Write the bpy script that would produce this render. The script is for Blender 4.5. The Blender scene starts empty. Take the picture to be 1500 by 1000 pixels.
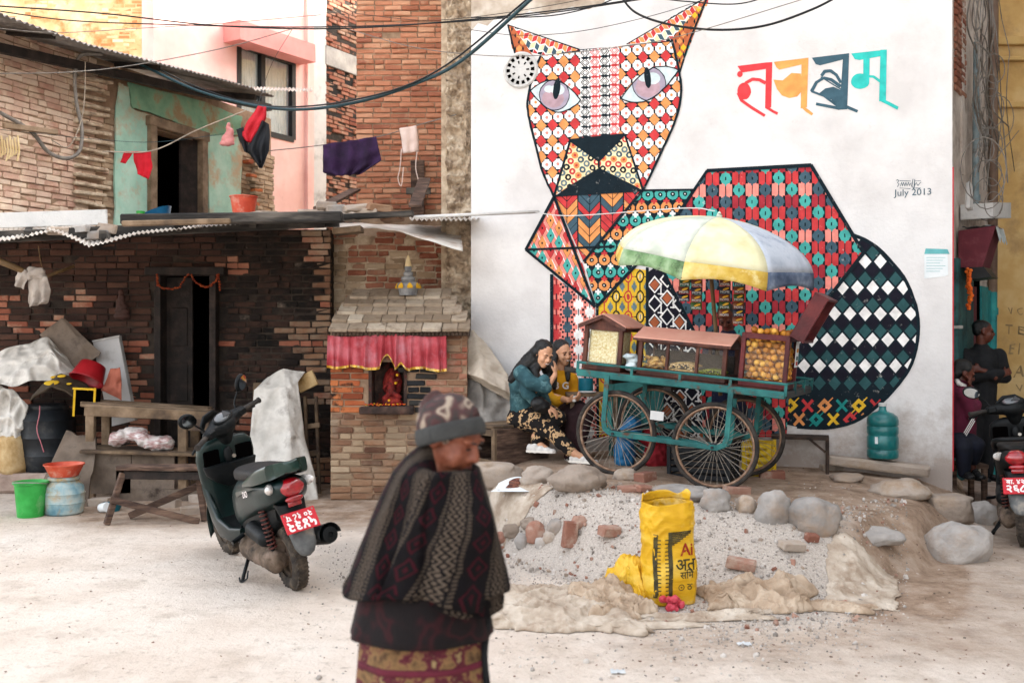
import bpy, bmesh, math, random
from mathutils import Vector, Matrix, Euler, noise
random.seed(7)
R = math.radians
sc = bpy.context.scene
COL = sc.collection

# ------------------------------------------------------------------ camera
F, CX, CY, CZ = 1458.0, 750.0, 492.0, 1.6        # lens in photo pixels, horizon row, eye height
cam = bpy.data.cameras.new('camera'); camo = bpy.data.objects.new('camera', cam); COL.objects.link(camo)
camo.location = (0, 0, CZ); camo.rotation_euler = (R(90), 0, 0)
cam.sensor_width = 36; cam.lens = 36 * F / 1500
cam.shift_y = -(500 - CY) / 1500.0
cam.clip_end = 500; cam.clip_start = 0.05
cam.dof.use_dof = True; cam.dof.focus_distance = 8.2; cam.dof.aperture_fstop = 2.4
sc.camera = camo
# ------------------------------------------------------------------ sky, sun, exposure
SUN_EL, SUN_AZ = 33.0, 78.0            # azimuth measured from +Y towards +X
w = bpy.data.worlds.new('World'); sc.world = w; w.use_nodes = True
nt = w.node_tree; bg = nt.nodes['Background']
sky = nt.nodes.new('ShaderNodeTexSky'); sky.sky_type = 'NISHITA'; sky.sun_disc = False
sky.sun_elevation = R(SUN_EL); sky.sun_rotation = R(SUN_AZ); sky.dust_density = 4.0; sky.air_density = 1.0; sky.ozone_density = 1.0
hs = nt.nodes.new('ShaderNodeHueSaturation'); hs.inputs['Saturation'].default_value = 0.22
nt.links.new(sky.outputs[0], hs.inputs['Color']); nt.links.new(hs.outputs[0], bg.inputs[0]); bg.inputs[1].default_value = 0.15
sl = bpy.data.lights.new('sun', 'SUN'); sl.energy = 3.2; sl.angle = R(0.6); sl.color = (1.0, .93, .82)
so = bpy.data.objects.new('sun', sl); COL.objects.link(so)
sdir = Vector((math.sin(R(SUN_AZ)) * math.cos(R(SUN_EL)), math.cos(R(SUN_AZ)) * math.cos(R(SUN_EL)), math.sin(R(SUN_EL))))
so.rotation_euler = sdir.to_track_quat('Z', 'Y').to_euler(); so.location = sdir * 40
vs = sc.view_settings; vs.view_transform = 'Standard'; vs.look = 'None'; vs.gamma = 1; vs.use_curve_mapping = False
vs.exposure = 2.68
sc.render.engine = 'CYCLES'
sc.cycles.use_denoising = True
sc.cycles.max_bounces = 6; sc.cycles.diffuse_bounces = 4; sc.cycles.transparent_max_bounces = 12

# ------------------------------------------------------------------ helpers
def P(px, py, Y): return Vector(((px - CX) / F * Y, Y, CZ - (py - CY) / F * Y))
def ray_plane(px, py, O, N, off=0.0):
    D = Vector(((px - CX) / F, 1, -(py - CY) / F)); C = Vector((0, 0, CZ))
    t = ((O - C).dot(N) + off) / D.dot(N)
    return C + D * t
def rnd(a, b): return random.uniform(a, b)
def srgb(h):
    if not isinstance(h, str): return (h[0], h[1], h[2], 1)
    h = h.lstrip('#'); o = []
    for i in (0, 2, 4):
        c = int(h[i:i + 2], 16) / 255.0
        o.append(c / 12.92 if c <= .04045 else ((c + .055) / 1.055) ** 2.4)
    return (o[0] ** 1.14, o[1] ** 1.14, o[2] ** 1.14, 1)
MATS = {}
def mat(name, *cols, scale=6, rough=.75, bump=.15, bscale=60, metal=0, rv=0.0, detail=4, lo=.32, hi=.68, spec=.35, attr=None, stretch=None, dirt=None, dscale=1.5, dlo=.5, dhi=.7, coat=0, trans=0, uv=False, pos=True):
    """procedural surface: colours mixed by noise, fine relief, optional dirt noise and per-object variation"""
    if name in MATS: return MATS[name]
    m = bpy.data.materials.new(name); m.use_nodes = True; t = m.node_tree; N = t.nodes; L = t.links
    b = N['Principled BSDF']
    g = N.new('ShaderNodeNewGeometry'); co = g.outputs['Position']
    if not pos:
        tc = N.new('ShaderNodeTexCoord'); co = tc.outputs['Object']
    if stretch:
        mp = N.new('ShaderNodeMapping'); mp.inputs['Scale'].default_value = stretch; L.new(co, mp.inputs[0]); co2 = mp.outputs[0]
    else: co2 = co
    out = None
    if len(cols) == 1:
        rgb = N.new('ShaderNodeRGB'); rgb.outputs[0].default_value = srgb(cols[0]); out = rgb.outputs[0]
        if len(cols) == 1 and scale:
            n1 = N.new('ShaderNodeTexNoise'); n1.inputs['Scale'].default_value = scale; n1.inputs['Detail'].default_value = detail; L.new(co2, n1.inputs['Vector'])
            mr = N.new('ShaderNodeMapRange'); mr.inputs[1].default_value = .3; mr.inputs[2].default_value = .7; mr.inputs[3].default_value = .82; mr.inputs[4].default_value = 1.15
            L.new(n1.outputs[0], mr.inputs[0])
            hv = N.new('ShaderNodeHueSaturation'); L.new(out, hv.inputs['Color']); L.new(mr.outputs[0], hv.inputs['Value']); out = hv.outputs[0]
    else:
        n1 = N.new('ShaderNodeTexNoise'); n1.inputs['Scale'].default_value = scale; n1.inputs['Detail'].default_value = detail; n1.inputs['Roughness'].default_value = .6
        L.new(co2, n1.inputs['Vector'])
        fac = n1.outputs[0]
        if rv:
            oi = N.new('ShaderNodeObjectInfo'); at = N.new('ShaderNodeAttribute'); at.attribute_name = 'rnd'
            ad = N.new('ShaderNodeMath'); ad.operation = 'ADD'; L.new(oi.outputs['Random'], ad.inputs[0]); L.new(at.outputs['Fac'], ad.inputs[1])
            fr = N.new('ShaderNodeMath'); fr.operation = 'FRACT'; L.new(ad.outputs[0], fr.inputs[0])
            mx = N.new('ShaderNodeMix'); mx.inputs[0].default_value = rv; L.new(n1.outputs[0], mx.inputs[2]); L.new(fr.outputs[0], mx.inputs[3]); fac = mx.outputs[0]
        cr = N.new('ShaderNodeValToRGB'); e = cr.color_ramp.elements
        e[0].position = lo; e[0].color = srgb(cols[0]); e[1].position = hi; e[1].color = srgb(cols[-1])
        for i, c in enumerate(cols[1:-1]):
            x = e.new(lo + (hi - lo) * (i + 1) / (len(cols) - 1)); x.color = srgb(c)
        L.new(fac, cr.inputs[0]); out = cr.outputs[0]
    if dirt:
        n3 = N.new('ShaderNodeTexNoise'); n3.inputs['Scale'].default_value = dscale; n3.inputs['Detail'].default_value = 7; n3.inputs['Roughness'].default_value = .68; L.new(co, n3.inputs['Vector'])
        r3 = N.new('ShaderNodeMapRange'); r3.inputs[1].default_value = dlo; r3.inputs[2].default_value = dhi; L.new(n3.outputs[0], r3.inputs[0])
        mx2 = N.new('ShaderNodeMix'); mx2.data_type = 'RGBA'; L.new(r3.outputs[0], mx2.inputs[0]); L.new(out, mx2.inputs[6]); mx2.inputs[7].default_value = srgb(dirt); out = mx2.outputs[2]
    L.new(out, b.inputs['Base Color'])
    b.inputs['Roughness'].default_value = rough; b.inputs['Metallic'].default_value = metal; b.inputs['Specular IOR Level'].default_value = spec
    if coat: b.inputs['Coat Weight'].default_value = coat; b.inputs['Coat Roughness'].default_value = .08
    if trans: b.inputs['Transmission Weight'].default_value = trans
    if bump:
        n2 = N.new('ShaderNodeTexNoise'); n2.inputs['Scale'].default_value = bscale; n2.inputs['Detail'].default_value = 5; L.new(co2, n2.inputs['Vector'])
        bp = N.new('ShaderNodeBump'); bp.inputs['Strength'].default_value = bump; bp.inputs['Distance'].default_value = .012; L.new(n2.outputs[0], bp.inputs['Height']); L.new(bp.outputs[0], b.inputs['Normal'])
    MATS[name] = m
    return m
def glass(name, tint=(.9, .95, .95), alpha=.18, rough=.05):
    if name in MATS: return MATS[name]
    m = bpy.data.materials.new(name); m.use_nodes = True; t = m.node_tree; N = t.nodes; L = t.links
    for n in list(N):
        if n.type == 'BSDF_PRINCIPLED': N.remove(n)
    tr = N.new('ShaderNodeBsdfTransparent'); tr.inputs[0].default_value = (*tint, 1)
    gl = N.new('ShaderNodeBsdfGlossy'); gl.inputs['Roughness'].default_value = rough
    mx = N.new('ShaderNodeMixShader'); mx.inputs[0].default_value = alpha
    L.new(tr.outputs[0], mx.inputs[1]); L.new(gl.outputs[0], mx.inputs[2]); L.new(mx.outputs[0], N['Material Output'].inputs[0])
    MATS[name] = m; return m
def matof(m): return MATS[m] if isinstance(m, str) else m

LOC = {}
class MB:
    def __init__(s): s.v = []; s.f = []; s.mi = []; s.uv = {}
    def add(s, vs, fs, mi=0):
        n = len(s.v); s.v += [Vector(x) for x in vs]
        for f in fs: s.f.append([i + n for i in f]); s.mi.append(mi)
        return s
    def box(s, c, d, rot=None, mi=0, bev=0, jit=0):
        c = Vector(c); h = Vector(d) / 2; vs = []; fs = []
        if bev <= 0:
            for x in (-1, 1):
                for y in (-1, 1):
                    for z in (-1, 1): vs.append(Vector((x * h.x, y * h.y, z * h.z)))
            fs = [(0, 1, 3, 2), (4, 6, 7, 5), (0, 4, 5, 1), (2, 3, 7, 6), (0, 2, 6, 4), (1, 5, 7, 3)]
        else:
            bev = min(bev, min(h) * .9)
            ix = {}
            for x in (-1, 1):
                for y in (-1, 1):
                    for z in (-1, 1):
                        sg = (x, y, z)
                        for a in range(3):
                            ix[(sg, a)] = len(vs)
                            vs.append(Vector([sg[k] * (h[k] if k == a else h[k] - bev) for k in range(3)]))
            for a in range(3):
                b_, c_ = (a + 1) % 3, (a + 2) % 3
                for q in (-1, 1):
                    f = []
                    for (u, v) in ((-1, -1), (1, -1), (1, 1), (-1, 1)):
                        sg = [0, 0, 0]; sg[a] = q; sg[b_] = u; sg[c_] = v; f.append(ix[(tuple(sg), a)])
                    fs.append(f)
                for u in (-1, 1):
                    for v in (-1, 1):
                        def k(w_, ax):
                            sg = [0, 0, 0]; sg[a] = w_; sg[b_] = u; sg[c_] = v; return ix[(tuple(sg), ax)]
                        fs.append((k(-1, b_), k(1, b_), k(1, c_), k(-1, c_)))
            for x in (-1, 1):
                for y in (-1, 1):
                    for z in (-1, 1): fs.append([ix[((x, y, z), a)] for a in range(3)])
        if jit:
            for v in vs: v += Vector((rnd(-jit, jit), rnd(-jit, jit), rnd(-jit, jit)))
        if rot is not None:
            if not isinstance(rot, Matrix): rot = Euler(rot).to_matrix()
            vs = [rot @ v for v in vs]
        return s.add([v + c for v in vs], fs, mi)
    def bar(s, a, b, wd, ht, mi=0, up=(0, 0, 1), bev=0, ext=0):
        a = Vector(a); b = Vector(b); d = b - a; L_ = d.length; x = d.normalized(); up = Vector(up)
        if abs(x.dot(up)) > .98: up = Vector((0, 1, 0))
        y = up.cross(x).normalized(); z = x.cross(y)
        m = Matrix((x, y, z)).transposed()
        return s.box((a + b) / 2, (L_ + ext, wd, ht), m, mi, bev)
    def tube(s, pts, r, n=8, mi=0, cap=True, flat=None, closed=False):
        pts = [Vector(p) for p in pts]; k = len(pts)
        rs = r if isinstance(r, (list, tuple)) else [r] * k
        vs = []; prev = None
        for i, p in enumerate(pts):
            if closed: d = pts[(i + 1) % k] - pts[i - 1]
            else: d = pts[min(i + 1, k - 1)] - pts[max(i - 1, 0)]
            d = d.normalized() if d.length > 1e-9 else Vector((0, 0, 1))
            if prev is None:
                u = Vector((0, 0, 1)) if abs(d.z) < .9 else Vector((1, 0, 0))
                a = d.cross(u).normalized()
            else:
                a = prev - d * prev.dot(d); a = a.normalized() if a.length > 1e-6 else d.orthogonal().normalized()
            prev = a; b = d.cross(a)
            for j in range(n):
                t = 2 * math.pi * j / n
                vs.append(p + (a * math.cos(t) + b * math.sin(t) * (flat or 1)) * rs[i])
        fs = []
        for i in range(k if closed else k - 1):
            i2 = (i + 1) % k
            for j in range(n): fs.append((i * n + j, i * n + (j + 1) % n, i2 * n + (j + 1) % n, i2 * n + j))
        if cap and not closed: fs.append(list(range(n))[::-1]); fs.append([(k - 1) * n + j for j in range(n)])
        return s.add(vs, fs, mi)
    def lathe(s, prof, M=None, n=20, mi=0, cap=True, sx=1, sy=1):
        if M is None: M = Matrix.Identity(4)
        elif not isinstance(M, Matrix): M = Matrix.Translation(Vector(M))
        vs = []
        for (r, z) in prof:
            for j in range(n):
                t = 2 * math.pi * j / n; vs.append(M @ Vector((r * math.cos(t) * sx, r * math.sin(t) * sy, z)))
        fs = []; k = len(prof)
        for i in range(k - 1):
            for j in range(n): fs.append((i * n + j, i * n + (j + 1) % n, (i + 1) * n + (j + 1) % n, (i + 1) * n + j))
        if cap: fs.append(list(range(n))[::-1]); fs.append([(k - 1) * n + j for j in range(n)])
        return s.add(vs, fs, mi)
    def ell(s, c, r, rot=None, seg=14, rings=9, mi=0):
        M = Matrix.Translation(Vector(c))
        if rot is not None: M = M @ (rot.to_4x4() if isinstance(rot, Matrix) else Euler(rot).to_matrix().to_4x4())
        if not isinstance(r, (tuple, list, Vector)): r = (r, r, r)
        vs = [M @ Vector((0, 0, -r[2]))]; fs = []
        for i in range(1, rings):
            ph = -math.pi / 2 + math.pi * i / rings
            for j in range(seg):
                t = 2 * math.pi * j / seg
                vs.append(M @ Vector((r[0] * math.cos(ph) * math.cos(t), r[1] * math.cos(ph) * math.sin(t), r[2] * math.sin(ph))))
        vs.append(M @ Vector((0, 0, r[2]))); last = len(vs) - 1
        for j in range(seg): fs.append((0, 1 + (j + 1) % seg, 1 + j)); fs.append((last, 1 + (rings - 2) * seg + j, 1 + (rings - 2) * seg + (j + 1) % seg))
        for i in range(rings - 2):
            for j in range(seg): fs.append((1 + i * seg + j, 1 + i * seg + (j + 1) % seg, 1 + (i + 1) * seg + (j + 1) % seg, 1 + (i + 1) * seg + j))
        return s.add(vs, fs, mi)
    def grid(s, fn, nu, nv, mi=0, closeu=False, uv=False):
        n0 = len(s.v); vs = []; fs = []
        for i in range(nu + 1):
            for j in range(nv + 1):
                vs.append(Vector(fn(i / nu, j / nv)))
                if uv: s.uv[n0 + len(vs) - 1] = (i / nu, j / nv)
        for i in range(nu):
            for j in range(nv): fs.append((i * (nv + 1) + j, (i + 1) * (nv + 1) + j, (i + 1) * (nv + 1) + j + 1, i * (nv + 1) + j + 1))
        return s.add(vs, fs, mi)
    def loft(s, rings, mi=0, cap=True):
        n = len(rings[0]); vs = [p for r in rings for p in r]; fs = []
        for i in range(len(rings) - 1):
            for j in range(n): fs.append((i * n + j, i * n + (j + 1) % n, (i + 1) * n + (j + 1) % n, (i + 1) * n + j))
        if cap: fs.append(list(range(n))[::-1]); fs.append([(len(rings) - 1) * n + j for j in range(n)])
        return s.add(vs, fs, mi)
    def prism(s, pts3, nvec, mi=0):
        n = len(pts3); pts3 = [Vector(p) for p in pts3]; nv = Vector(nvec)
        fs = [list(range(n)), [2 * n - 1 - i for i in range(n)]] + [(i, (i + 1) % n, n + (i + 1) % n, n + i) for i in range(n)]
        return s.add(pts3 + [p + nv for p in pts3], fs, mi)
    def mesh(s, name, off=None, smooth=False, recalc=True, rndattr=None):
        me = bpy.data.meshes.new(name)
        me.from_pydata([tuple(v - off) if off is not None else tuple(v) for v in s.v], [], s.f)
        for p, m_ in zip(me.polygons, s.mi): p.material_index = m_
        if s.uv:
            ul = me.uv_layers.new(name='UVMap')
            for lp in me.loops: ul.data[lp.index].uv = s.uv.get(lp.vertex_index, (0, 0))
        if recalc:
            bm = bmesh.new(); bm.from_mesh(me); bmesh.ops.recalc_face_normals(bm, faces=bm.faces[:]); bm.to_mesh(me); bm.free()
        if smooth:
            me.polygons.foreach_set('use_smooth', [True] * len(me.polygons))
            if smooth is not True: me.set_sharp_from_angle(angle=R(smooth))
        if rndattr:
            at = me.attributes.new('rnd', 'FLOAT', 'FACE'); at.data.foreach_set('value', rndattr)
        me.update()
        return me
    def build(s, name, mats, parent=None, w=False, smooth=False, kind=None, label=None, cat=None, group=None, thick=0, rndattr=None, recalc=True, plabel=None):
        off = None
        if parent is None:
            xs = [v.x for v in s.v]; ys = [v.y for v in s.v]; zs = [v.z for v in s.v]
            off = Vector(((min(xs) + max(xs)) / 2, (min(ys) + max(ys)) / 2, min(zs)))
        elif w: off = LOC[parent.name]
        me = s.mesh(name, off, smooth, recalc, rndattr)
        if not isinstance(mats, (list, tuple)): mats = [mats]
        for m_ in mats: me.materials.append(matof(m_))
        o = bpy.data.objects.new(name, me); COL.objects.link(o)
        if parent is None: o.location = off; LOC[o.name] = off.copy()
        else: o.parent = parent; LOC[o.name] = (LOC.get(parent.name, Vector()) if w else Vector())
        if kind: o['kind'] = kind
        if label and parent is None: tag(o, label, cat, group)
        elif label: o['label'] = label
        if thick:
            md = o.modifiers.new('thickness', 'SOLIDIFY'); md.thickness = thick; md.offset = 0
        return o
def tag(o, label, cat, group=None):
    o['label'] = label; o['category'] = cat
    if group: o['group'] = group
def thing(name, label, cat, loc=(0, 0, 0), rot=(0, 0, 0), group=None, scale=1):
    o = bpy.data.objects.new(name, None); COL.objects.link(o); o.empty_display_size = .1
    o.location = loc; o.rotation_euler = rot if not isinstance(rot, Matrix) else rot.to_euler()
    LOC[o.name] = Vector(loc); tag(o, label, cat, group)
    return o
def copy_tree(o, parent=None):
    c = o.copy(); COL.objects.link(c); c.parent = parent
    LOC[c.name] = LOC.get(o.name, Vector())
    for ch in list(o.children): copy_tree(ch, c)
    return c
TS = bpy.data.scenes.new('scratch')
def evaluated(o):
    TS.collection.objects.link(o); vl = TS.view_layers[0]; vl.update()
    me = bpy.data.meshes.new_from_object(o.evaluated_get(vl.depsgraph))
    TS.collection.objects.unlink(o)
    return me
def blob(name, mb, mats, parent=None, voxel=.012, it=4, w=False, disp=0, dsize=.1, label=None, cat=None, group=None, fac=.5, kind=None):
    """several closed shapes fused into ONE continuous smooth surface"""
    off = None
    if parent is None:
        xs = [v.x for v in mb.v]; ys = [v.y for v in mb.v]; zs = [v.z for v in mb.v]
        off = Vector(((min(xs) + max(xs)) / 2, (min(ys) + max(ys)) / 2, min(zs)))
    elif w: off = LOC[parent.name]
    me = mb.mesh(name + '_src', off)
    o = bpy.data.objects.new('tmp', me)
    md = o.modifiers.new('r', 'REMESH'); md.mode = 'VOXEL'; md.voxel_size = voxel
    if it: ms = o.modifiers.new('s', 'SMOOTH'); ms.iterations = it; ms.factor = fac
    m2 = evaluated(o); bpy.data.objects.remove(o); bpy.data.meshes.remove(me)
    m2.name = name
    if disp:
        nn_ = [v.normal.copy() for v in m2.vertices]
        for v, vn in zip(m2.vertices, nn_):
            n_ = noise.noise(v.co / dsize) + .5 * noise.noise(v.co / dsize * 2.3)
            v.co += vn * n_ * disp
    m2.polygons.foreach_set('use_smooth', [True] * len(m2.polygons))
    if not isinstance(mats, (list, tuple)): mats = [mats]
    m2.materials.clear()
    for m_ in mats: m2.materials.append(matof(m_))
    ob = bpy.data.objects.new(name, m2); COL.objects.link(ob); LOC[ob.name] = off.copy() if off is not None else Vector()
    if parent is None: ob.location = off
    else: ob.parent = parent
    if kind: ob['kind'] = kind
    if label: tag(ob, label, cat, group) if parent is None else ob.__setitem__('label', label)
    return ob
def cap(mb, p0, r0, p1, r1, n=12, mi=0):
    p0 = Vector(p0); p1 = Vector(p1); d = (p1 - p0)
    mb.tube([p0, p0 + d * .5, p1], [r0, (r0 + r1) / 2, r1], n, mi); mb.ell(p0, r0, seg=n, rings=8, mi=mi); mb.ell(p1, r1, seg=n, rings=8, mi=mi)
def chain(mb, pts, n=12):
    for (a, ra), (b, rb) in zip(pts[:-1], pts[1:]): cap(mb, a, ra, b, rb, n)
def spline(pts, k=8):
    pts = [Vector(p) for p in pts]; out = []
    q = [pts[0] * 2 - pts[1]] + pts + [pts[-1] * 2 - pts[-2]]
    for i in range(len(pts) - 1):
        a, b, c, d = q[i:i + 4]
        for j in range(k):
            t = j / k
            out.append(.5 * ((2 * b) + (c - a) * t + (2 * a - 5 * b + 4 * c - d) * t * t + (3 * b - a - 3 * c + d) * t ** 3))
    out.append(pts[-1]); return out
def text_mb(s, frame, h, mi=0, mb=None, bold=0, thick=.001, align='CENTER'):
    """flat lettering as mesh; frame = (origin, right, up)"""
    key = (s, bold, align)
    if key not in TXT: TXT[key] = text_src(s, bold, align)
    O, U, V = [Vector(x) for x in frame]
    mb = mb or MB()
    vs_, fs_ = TXT[key]; mb.add([O + U * (x * h) + V * (y * h) for x, y in vs_], fs_, mi); return mb
TXT = {}
def text_src(s, bold, align):
    cu = bpy.data.curves.new('txt', 'FONT'); cu.body = s; cu.size = 1; cu.align_x = align; cu.align_y = 'CENTER'; cu.offset = bold; cu.resolution_u = 3
    o = bpy.data.objects.new('txt', cu); me = evaluated(o); bpy.data.objects.remove(o)
    r = ([(v.co.x, v.co.y) for v in me.vertices], [list(p.vertices) for p in me.polygons]); bpy.data.meshes.remove(me); return r
# ------------------------------------------------------------------ ground
def lerp_tab(tab, x):
    if x <= tab[0][0]: return tab[0][1]
    for (a, va), (b, vb) in zip(tab[:-1], tab[1:]):
        if x <= b:
            t = (x - a) / (b - a); t = t * t * (3 - 2 * t); return va + (vb - va) * t
    return tab[-1][1]
FOOT = [(600, 8.6), (690, 7.9), (800, 6.9), (900, 6.3), (980, 5.95), (1150, 5.8), (1250, 6.0), (1330, 6.5), (1400, 7.2), (1500, 8)]
TOP = [(600, 9.3), (690, 8.25), (760, 7.9), (850, 7.3), (1000, 6.95), (1140, 6.85), (1230, 6.9), (1330, 7.5), (1400, 8.3), (1500, 9)]
AMP = [(645, 0), (692, .40), (850, .46), (900, .47), (955, .46), (1047, .40), (1140, .38), (1230, .37), (1330, .33), (1390, .24), (1432, .03), (1460, 0)]
def gh(x, y):
    if y < 2 or y > 16: return 0.0
    px = CX + F * x / y
    if px < 600 or px > 1480: return .006 * noise.noise((x * .9, y * .9, 0))
    f, t, a = lerp_tab(FOOT, px), lerp_tab(TOP, px), lerp_tab(AMP, px)
    k = max(0, min(1, (y - f) / (t - f))); k = k * k * (3 - 2 * k)
    return a * k + .012 * noise.noise((x * 1.3, y * 1.3, 3)) + (.02 * k * noise.noise((x * 3, y * 3, 1)))
def GP(px, py):
    """point on the ground seen at a photo position"""
    y = 3.0
    while y < 15:
        p = P(px, py, y)
        if p.z <= gh(p.x, p.y): return Vector((p.x, p.y, gh(p.x, p.y)))
        y += .01
    return P(px, py, 12)
xs = [-90, -40, -20, -12, -8] + [-6.5 + .07 * i for i in range(int(13.5 / .07) + 1)] + [8, 12, 20, 40, 90]
ys = [-90, -40, -15, -6, -2, 0] + [1.0 + .07 * i for i in range(int(11.6 / .07) + 1)] + [14, 17, 25, 50, 120]
mb = MB(); ny = len(ys)
mb.v = [Vector((x, y, gh(x, y) + (.004 * noise.noise((x * 6, y * 6, 2)) if abs(x) < 7 and 0 < y < 13 else 0))) for x in xs for y in ys]
mb.f = [[i * ny + j, (i + 1) * ny + j, (i + 1) * ny + j + 1, i * ny + j + 1] for i in range(len(xs) - 1) for j in range(ny - 1)]; mb.mi = [0] * len(mb.f)
gm = bpy.data.materials.new('dusty_ground'); gm.use_nodes = True; t = gm.node_tree; N = t.nodes; L = t.links; b = N['Principled BSDF']
def noise_node(t, scale, detail=6, rough=.6, co=None):
    n = t.nodes.new('ShaderNodeTexNoise'); n.inputs['Scale'].default_value = scale; n.inputs['Detail'].default_value = detail; n.inputs['Roughness'].default_value = rough
    if co is not None: t.links.new(co, n.inputs['Vector'])
    return n.outputs[0]
def ramp(t, fac, *st):
    r = t.nodes.new('ShaderNodeValToRGB'); e = r.color_ramp.elements
    e[0].position = st[0][0]; e[0].color = srgb(st[0][1]); e[1].position = st[-1][0]; e[1].color = srgb(st[-1][1])
    for p, c in st[1:-1]: x = e.new(p); x.color = srgb(c)
    t.links.new(fac, r.inputs[0]); return r.outputs[0]
def mixc(t, fac, a, b_, mode='MIX'):
    m = t.nodes.new('ShaderNodeMix'); m.data_type = 'RGBA'; m.blend_type = mode
    for i, x in ((0, fac), (6, a), (7, b_)):
        if hasattr(x, 'node'): t.links.new(x, m.inputs[i])
        elif i == 0: m.inputs[0].default_value = x
        else: m.inputs[i].default_value = srgb(x)
    return m.outputs[2]
def mth(t, op, a, b_=None, c=None):
    m = t.nodes.new('ShaderNodeMath'); m.operation = op
    for i, x in enumerate((a, b_, c)):
        if x is None: continue
        if hasattr(x, 'node'): t.links.new(x, m.inputs[i])
        else: m.inputs[i].default_value = x
    return m.outputs[0]
pos = N.new('ShaderNodeNewGeometry').outputs['Position']
zone = N.new('ShaderNodeVertexColor'); zone.layer_name = 'zone'; sp = N.new('ShaderNodeSeparateColor'); L.new(zone.outputs[0], sp.inputs[0])
pale = ramp(t, noise_node(t, 1.1, 8, .62, pos), (.3, '#cfc0b2'), (.5, '#ddd1c5'), (.72, '#e6ddd3'))
pale = mixc(t, mth(t, 'MULTIPLY', ramp(t, noise_node(t, 2.7, 9, .7, pos), (.52, (0, 0, 0)), (.68, (1, 1, 1))), .5), pale, '#b5a595')
pale = mixc(t, mth(t, 'MULTIPLY', ramp(t, noise_node(t, 14, 6, .7, pos), (.56, (0, 0, 0)), (.7, (1, 1, 1))), .55), pale, '#98887a')
grav = ramp(t, noise_node(t, 75, 8, .8, pos), (.3, '#958a80'), (.5, '#c4bab0'), (.7, '#dfd7cf'))
dirt = ramp(t, noise_node(t, 5, 9, .7, pos), (.32, '#84705f'), (.5, '#a8927f'), (.7, '#c2b1a1'))
edge = noise_node(t, 3.2, 9, .75, pos)
gm_f = mth(t, 'SMOOTH_MAX', mth(t, 'MULTIPLY_ADD', mth(t, 'SUBTRACT', edge, .5), .9, sp.outputs[0]), 0, .05)
gm_d = mth(t, 'MULTIPLY_ADD', mth(t, 'SUBTRACT', edge, .5), 1.0, sp.outputs[1])
c1 = mixc(t, ramp(t, gm_f, (.25, (0, 0, 0)), (.75, (1, 1, 1))), pale, grav)
c1 = mixc(t, ramp(t, gm_d, (.22, (0, 0, 0)), (.8, (1, 1, 1))), c1, dirt)
L.new(c1, b.inputs['Base Color']); b.inputs['Roughness'].default_value = .92; b.inputs['Specular IOR Level'].default_value = .2
bp = N.new('ShaderNodeBump'); bp.inputs['Strength'].default_value = .8; bp.inputs['Distance'].default_value = .022
L.new(mth(t, 'ADD', noise_node(t, 45, 8, .7, pos), mth(t, 'MULTIPLY', noise_node(t, 9, 5, .6, pos), 1.6)), bp.inputs['Height']); L.new(bp.outputs[0], b.inputs['Normal'])
MATS['dusty_ground'] = gm
go = mb.build('ground', gm, kind='structure', smooth=True, recalc=False)
ca = go.data.color_attributes.new('zone', 'FLOAT_COLOR', 'POINT')
def sstep(a, b_, x): k = max(0, min(1, (x - a) / (b_ - a))); return k * k * (3 - 2 * k)
for i, v in enumerate(mb.v):
    g_ = d_ = 0
    if 1 < v.y < 13 and abs(v.x) < 7:
        px = CX + F * v.x / v.y; f, tt = lerp_tab(FOOT, px), lerp_tab(TOP, px)
        g_ = sstep(f - .75, f + .1, v.y) * (1 - sstep(tt - .1, tt + .2, v.y)) * sstep(640, 720, px) * (1 - sstep(1190, 1290, px))
        g_ = max(g_, .8 * sstep(6.1, 6.6, v.y) * sstep(400, 520, px) * (1 - sstep(7.4, 8.3, v.y)) * (1 - sstep(740, 800, px)))
        d_ = sstep(tt - .1, tt + .25, v.y) * sstep(650, 700, px) + sstep(1190, 1290, px) * sstep(4.6, 6.2, v.y) * (1 - .75 * sstep(1395, 1450, px))
        d_ = max(d_, .55 * sstep(740, 960, px) * sstep(4.2, 5.2, v.y) * (1 - g_))
        d_ = max(d_, .75 * sstep(7.6, 8.8, v.y) * (1 - sstep(640, 700, px)) * (.5 + .5 * sstep(60, 140, px)))
    ca.data[i].color = (g_, min(d_, 1), 0, 1)

# ------------------------------------------------------------------ bricks and wall pieces
mat('mortar', '#8a735f', '#a58d76', scale=9, bump=.6, bscale=30, rough=.95)
mat('mortar_dark', '#2f2823', '#4c433b', scale=6, bump=.7, bscale=30, rough=.95, dirt='#2a2522', dscale=1.2, dlo=.5, dhi=.62)
mat('brick_pale', '#b38d7c', '#c2a392', '#cdb5a3', '#d6c5b4', scale=3, rv=.4, bump=.5, bscale=45, rough=.95, dirt='#dccbb4', dscale=2.5, dlo=.46, dhi=.66, lo=.25, hi=.75)
mat('brick_orange', '#9a6450', '#b17a5f', '#c08a6e', '#cba184', scale=4, rv=.5, bump=.45, bscale=45, rough=.92, lo=.2, hi=.8, dirt='#c9a488', dscale=5, dlo=.56, dhi=.74)
mat('brick_red', '#7d4a3a', '#94604d', '#a57560', '#957a68', scale=4, rv=.45, bump=.5, bscale=45, rough=.95, lo=.2, hi=.8, dirt='#b09a86', dscale=3.2, dlo=.52, dhi=.7)
mat('brick_soot', '#171413', '#2b211d', '#4a362d', '#241e1b', '#8d7f74', scale=5, rv=.4, bump=.6, bscale=40, rough=.95, lo=.22, hi=.86, dirt='#16130f', dscale=3, dlo=.5, dhi=.62)
mat('brick_brown', '#5f4335', '#7e5f4c', '#94745c', '#a08a74', scale=4, rv=.42, bump=.5, bscale=45, rough=.95, lo=.2, hi=.8, dirt='#8f8373', dscale=2.2, dlo=.48, dhi=.7)
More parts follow.
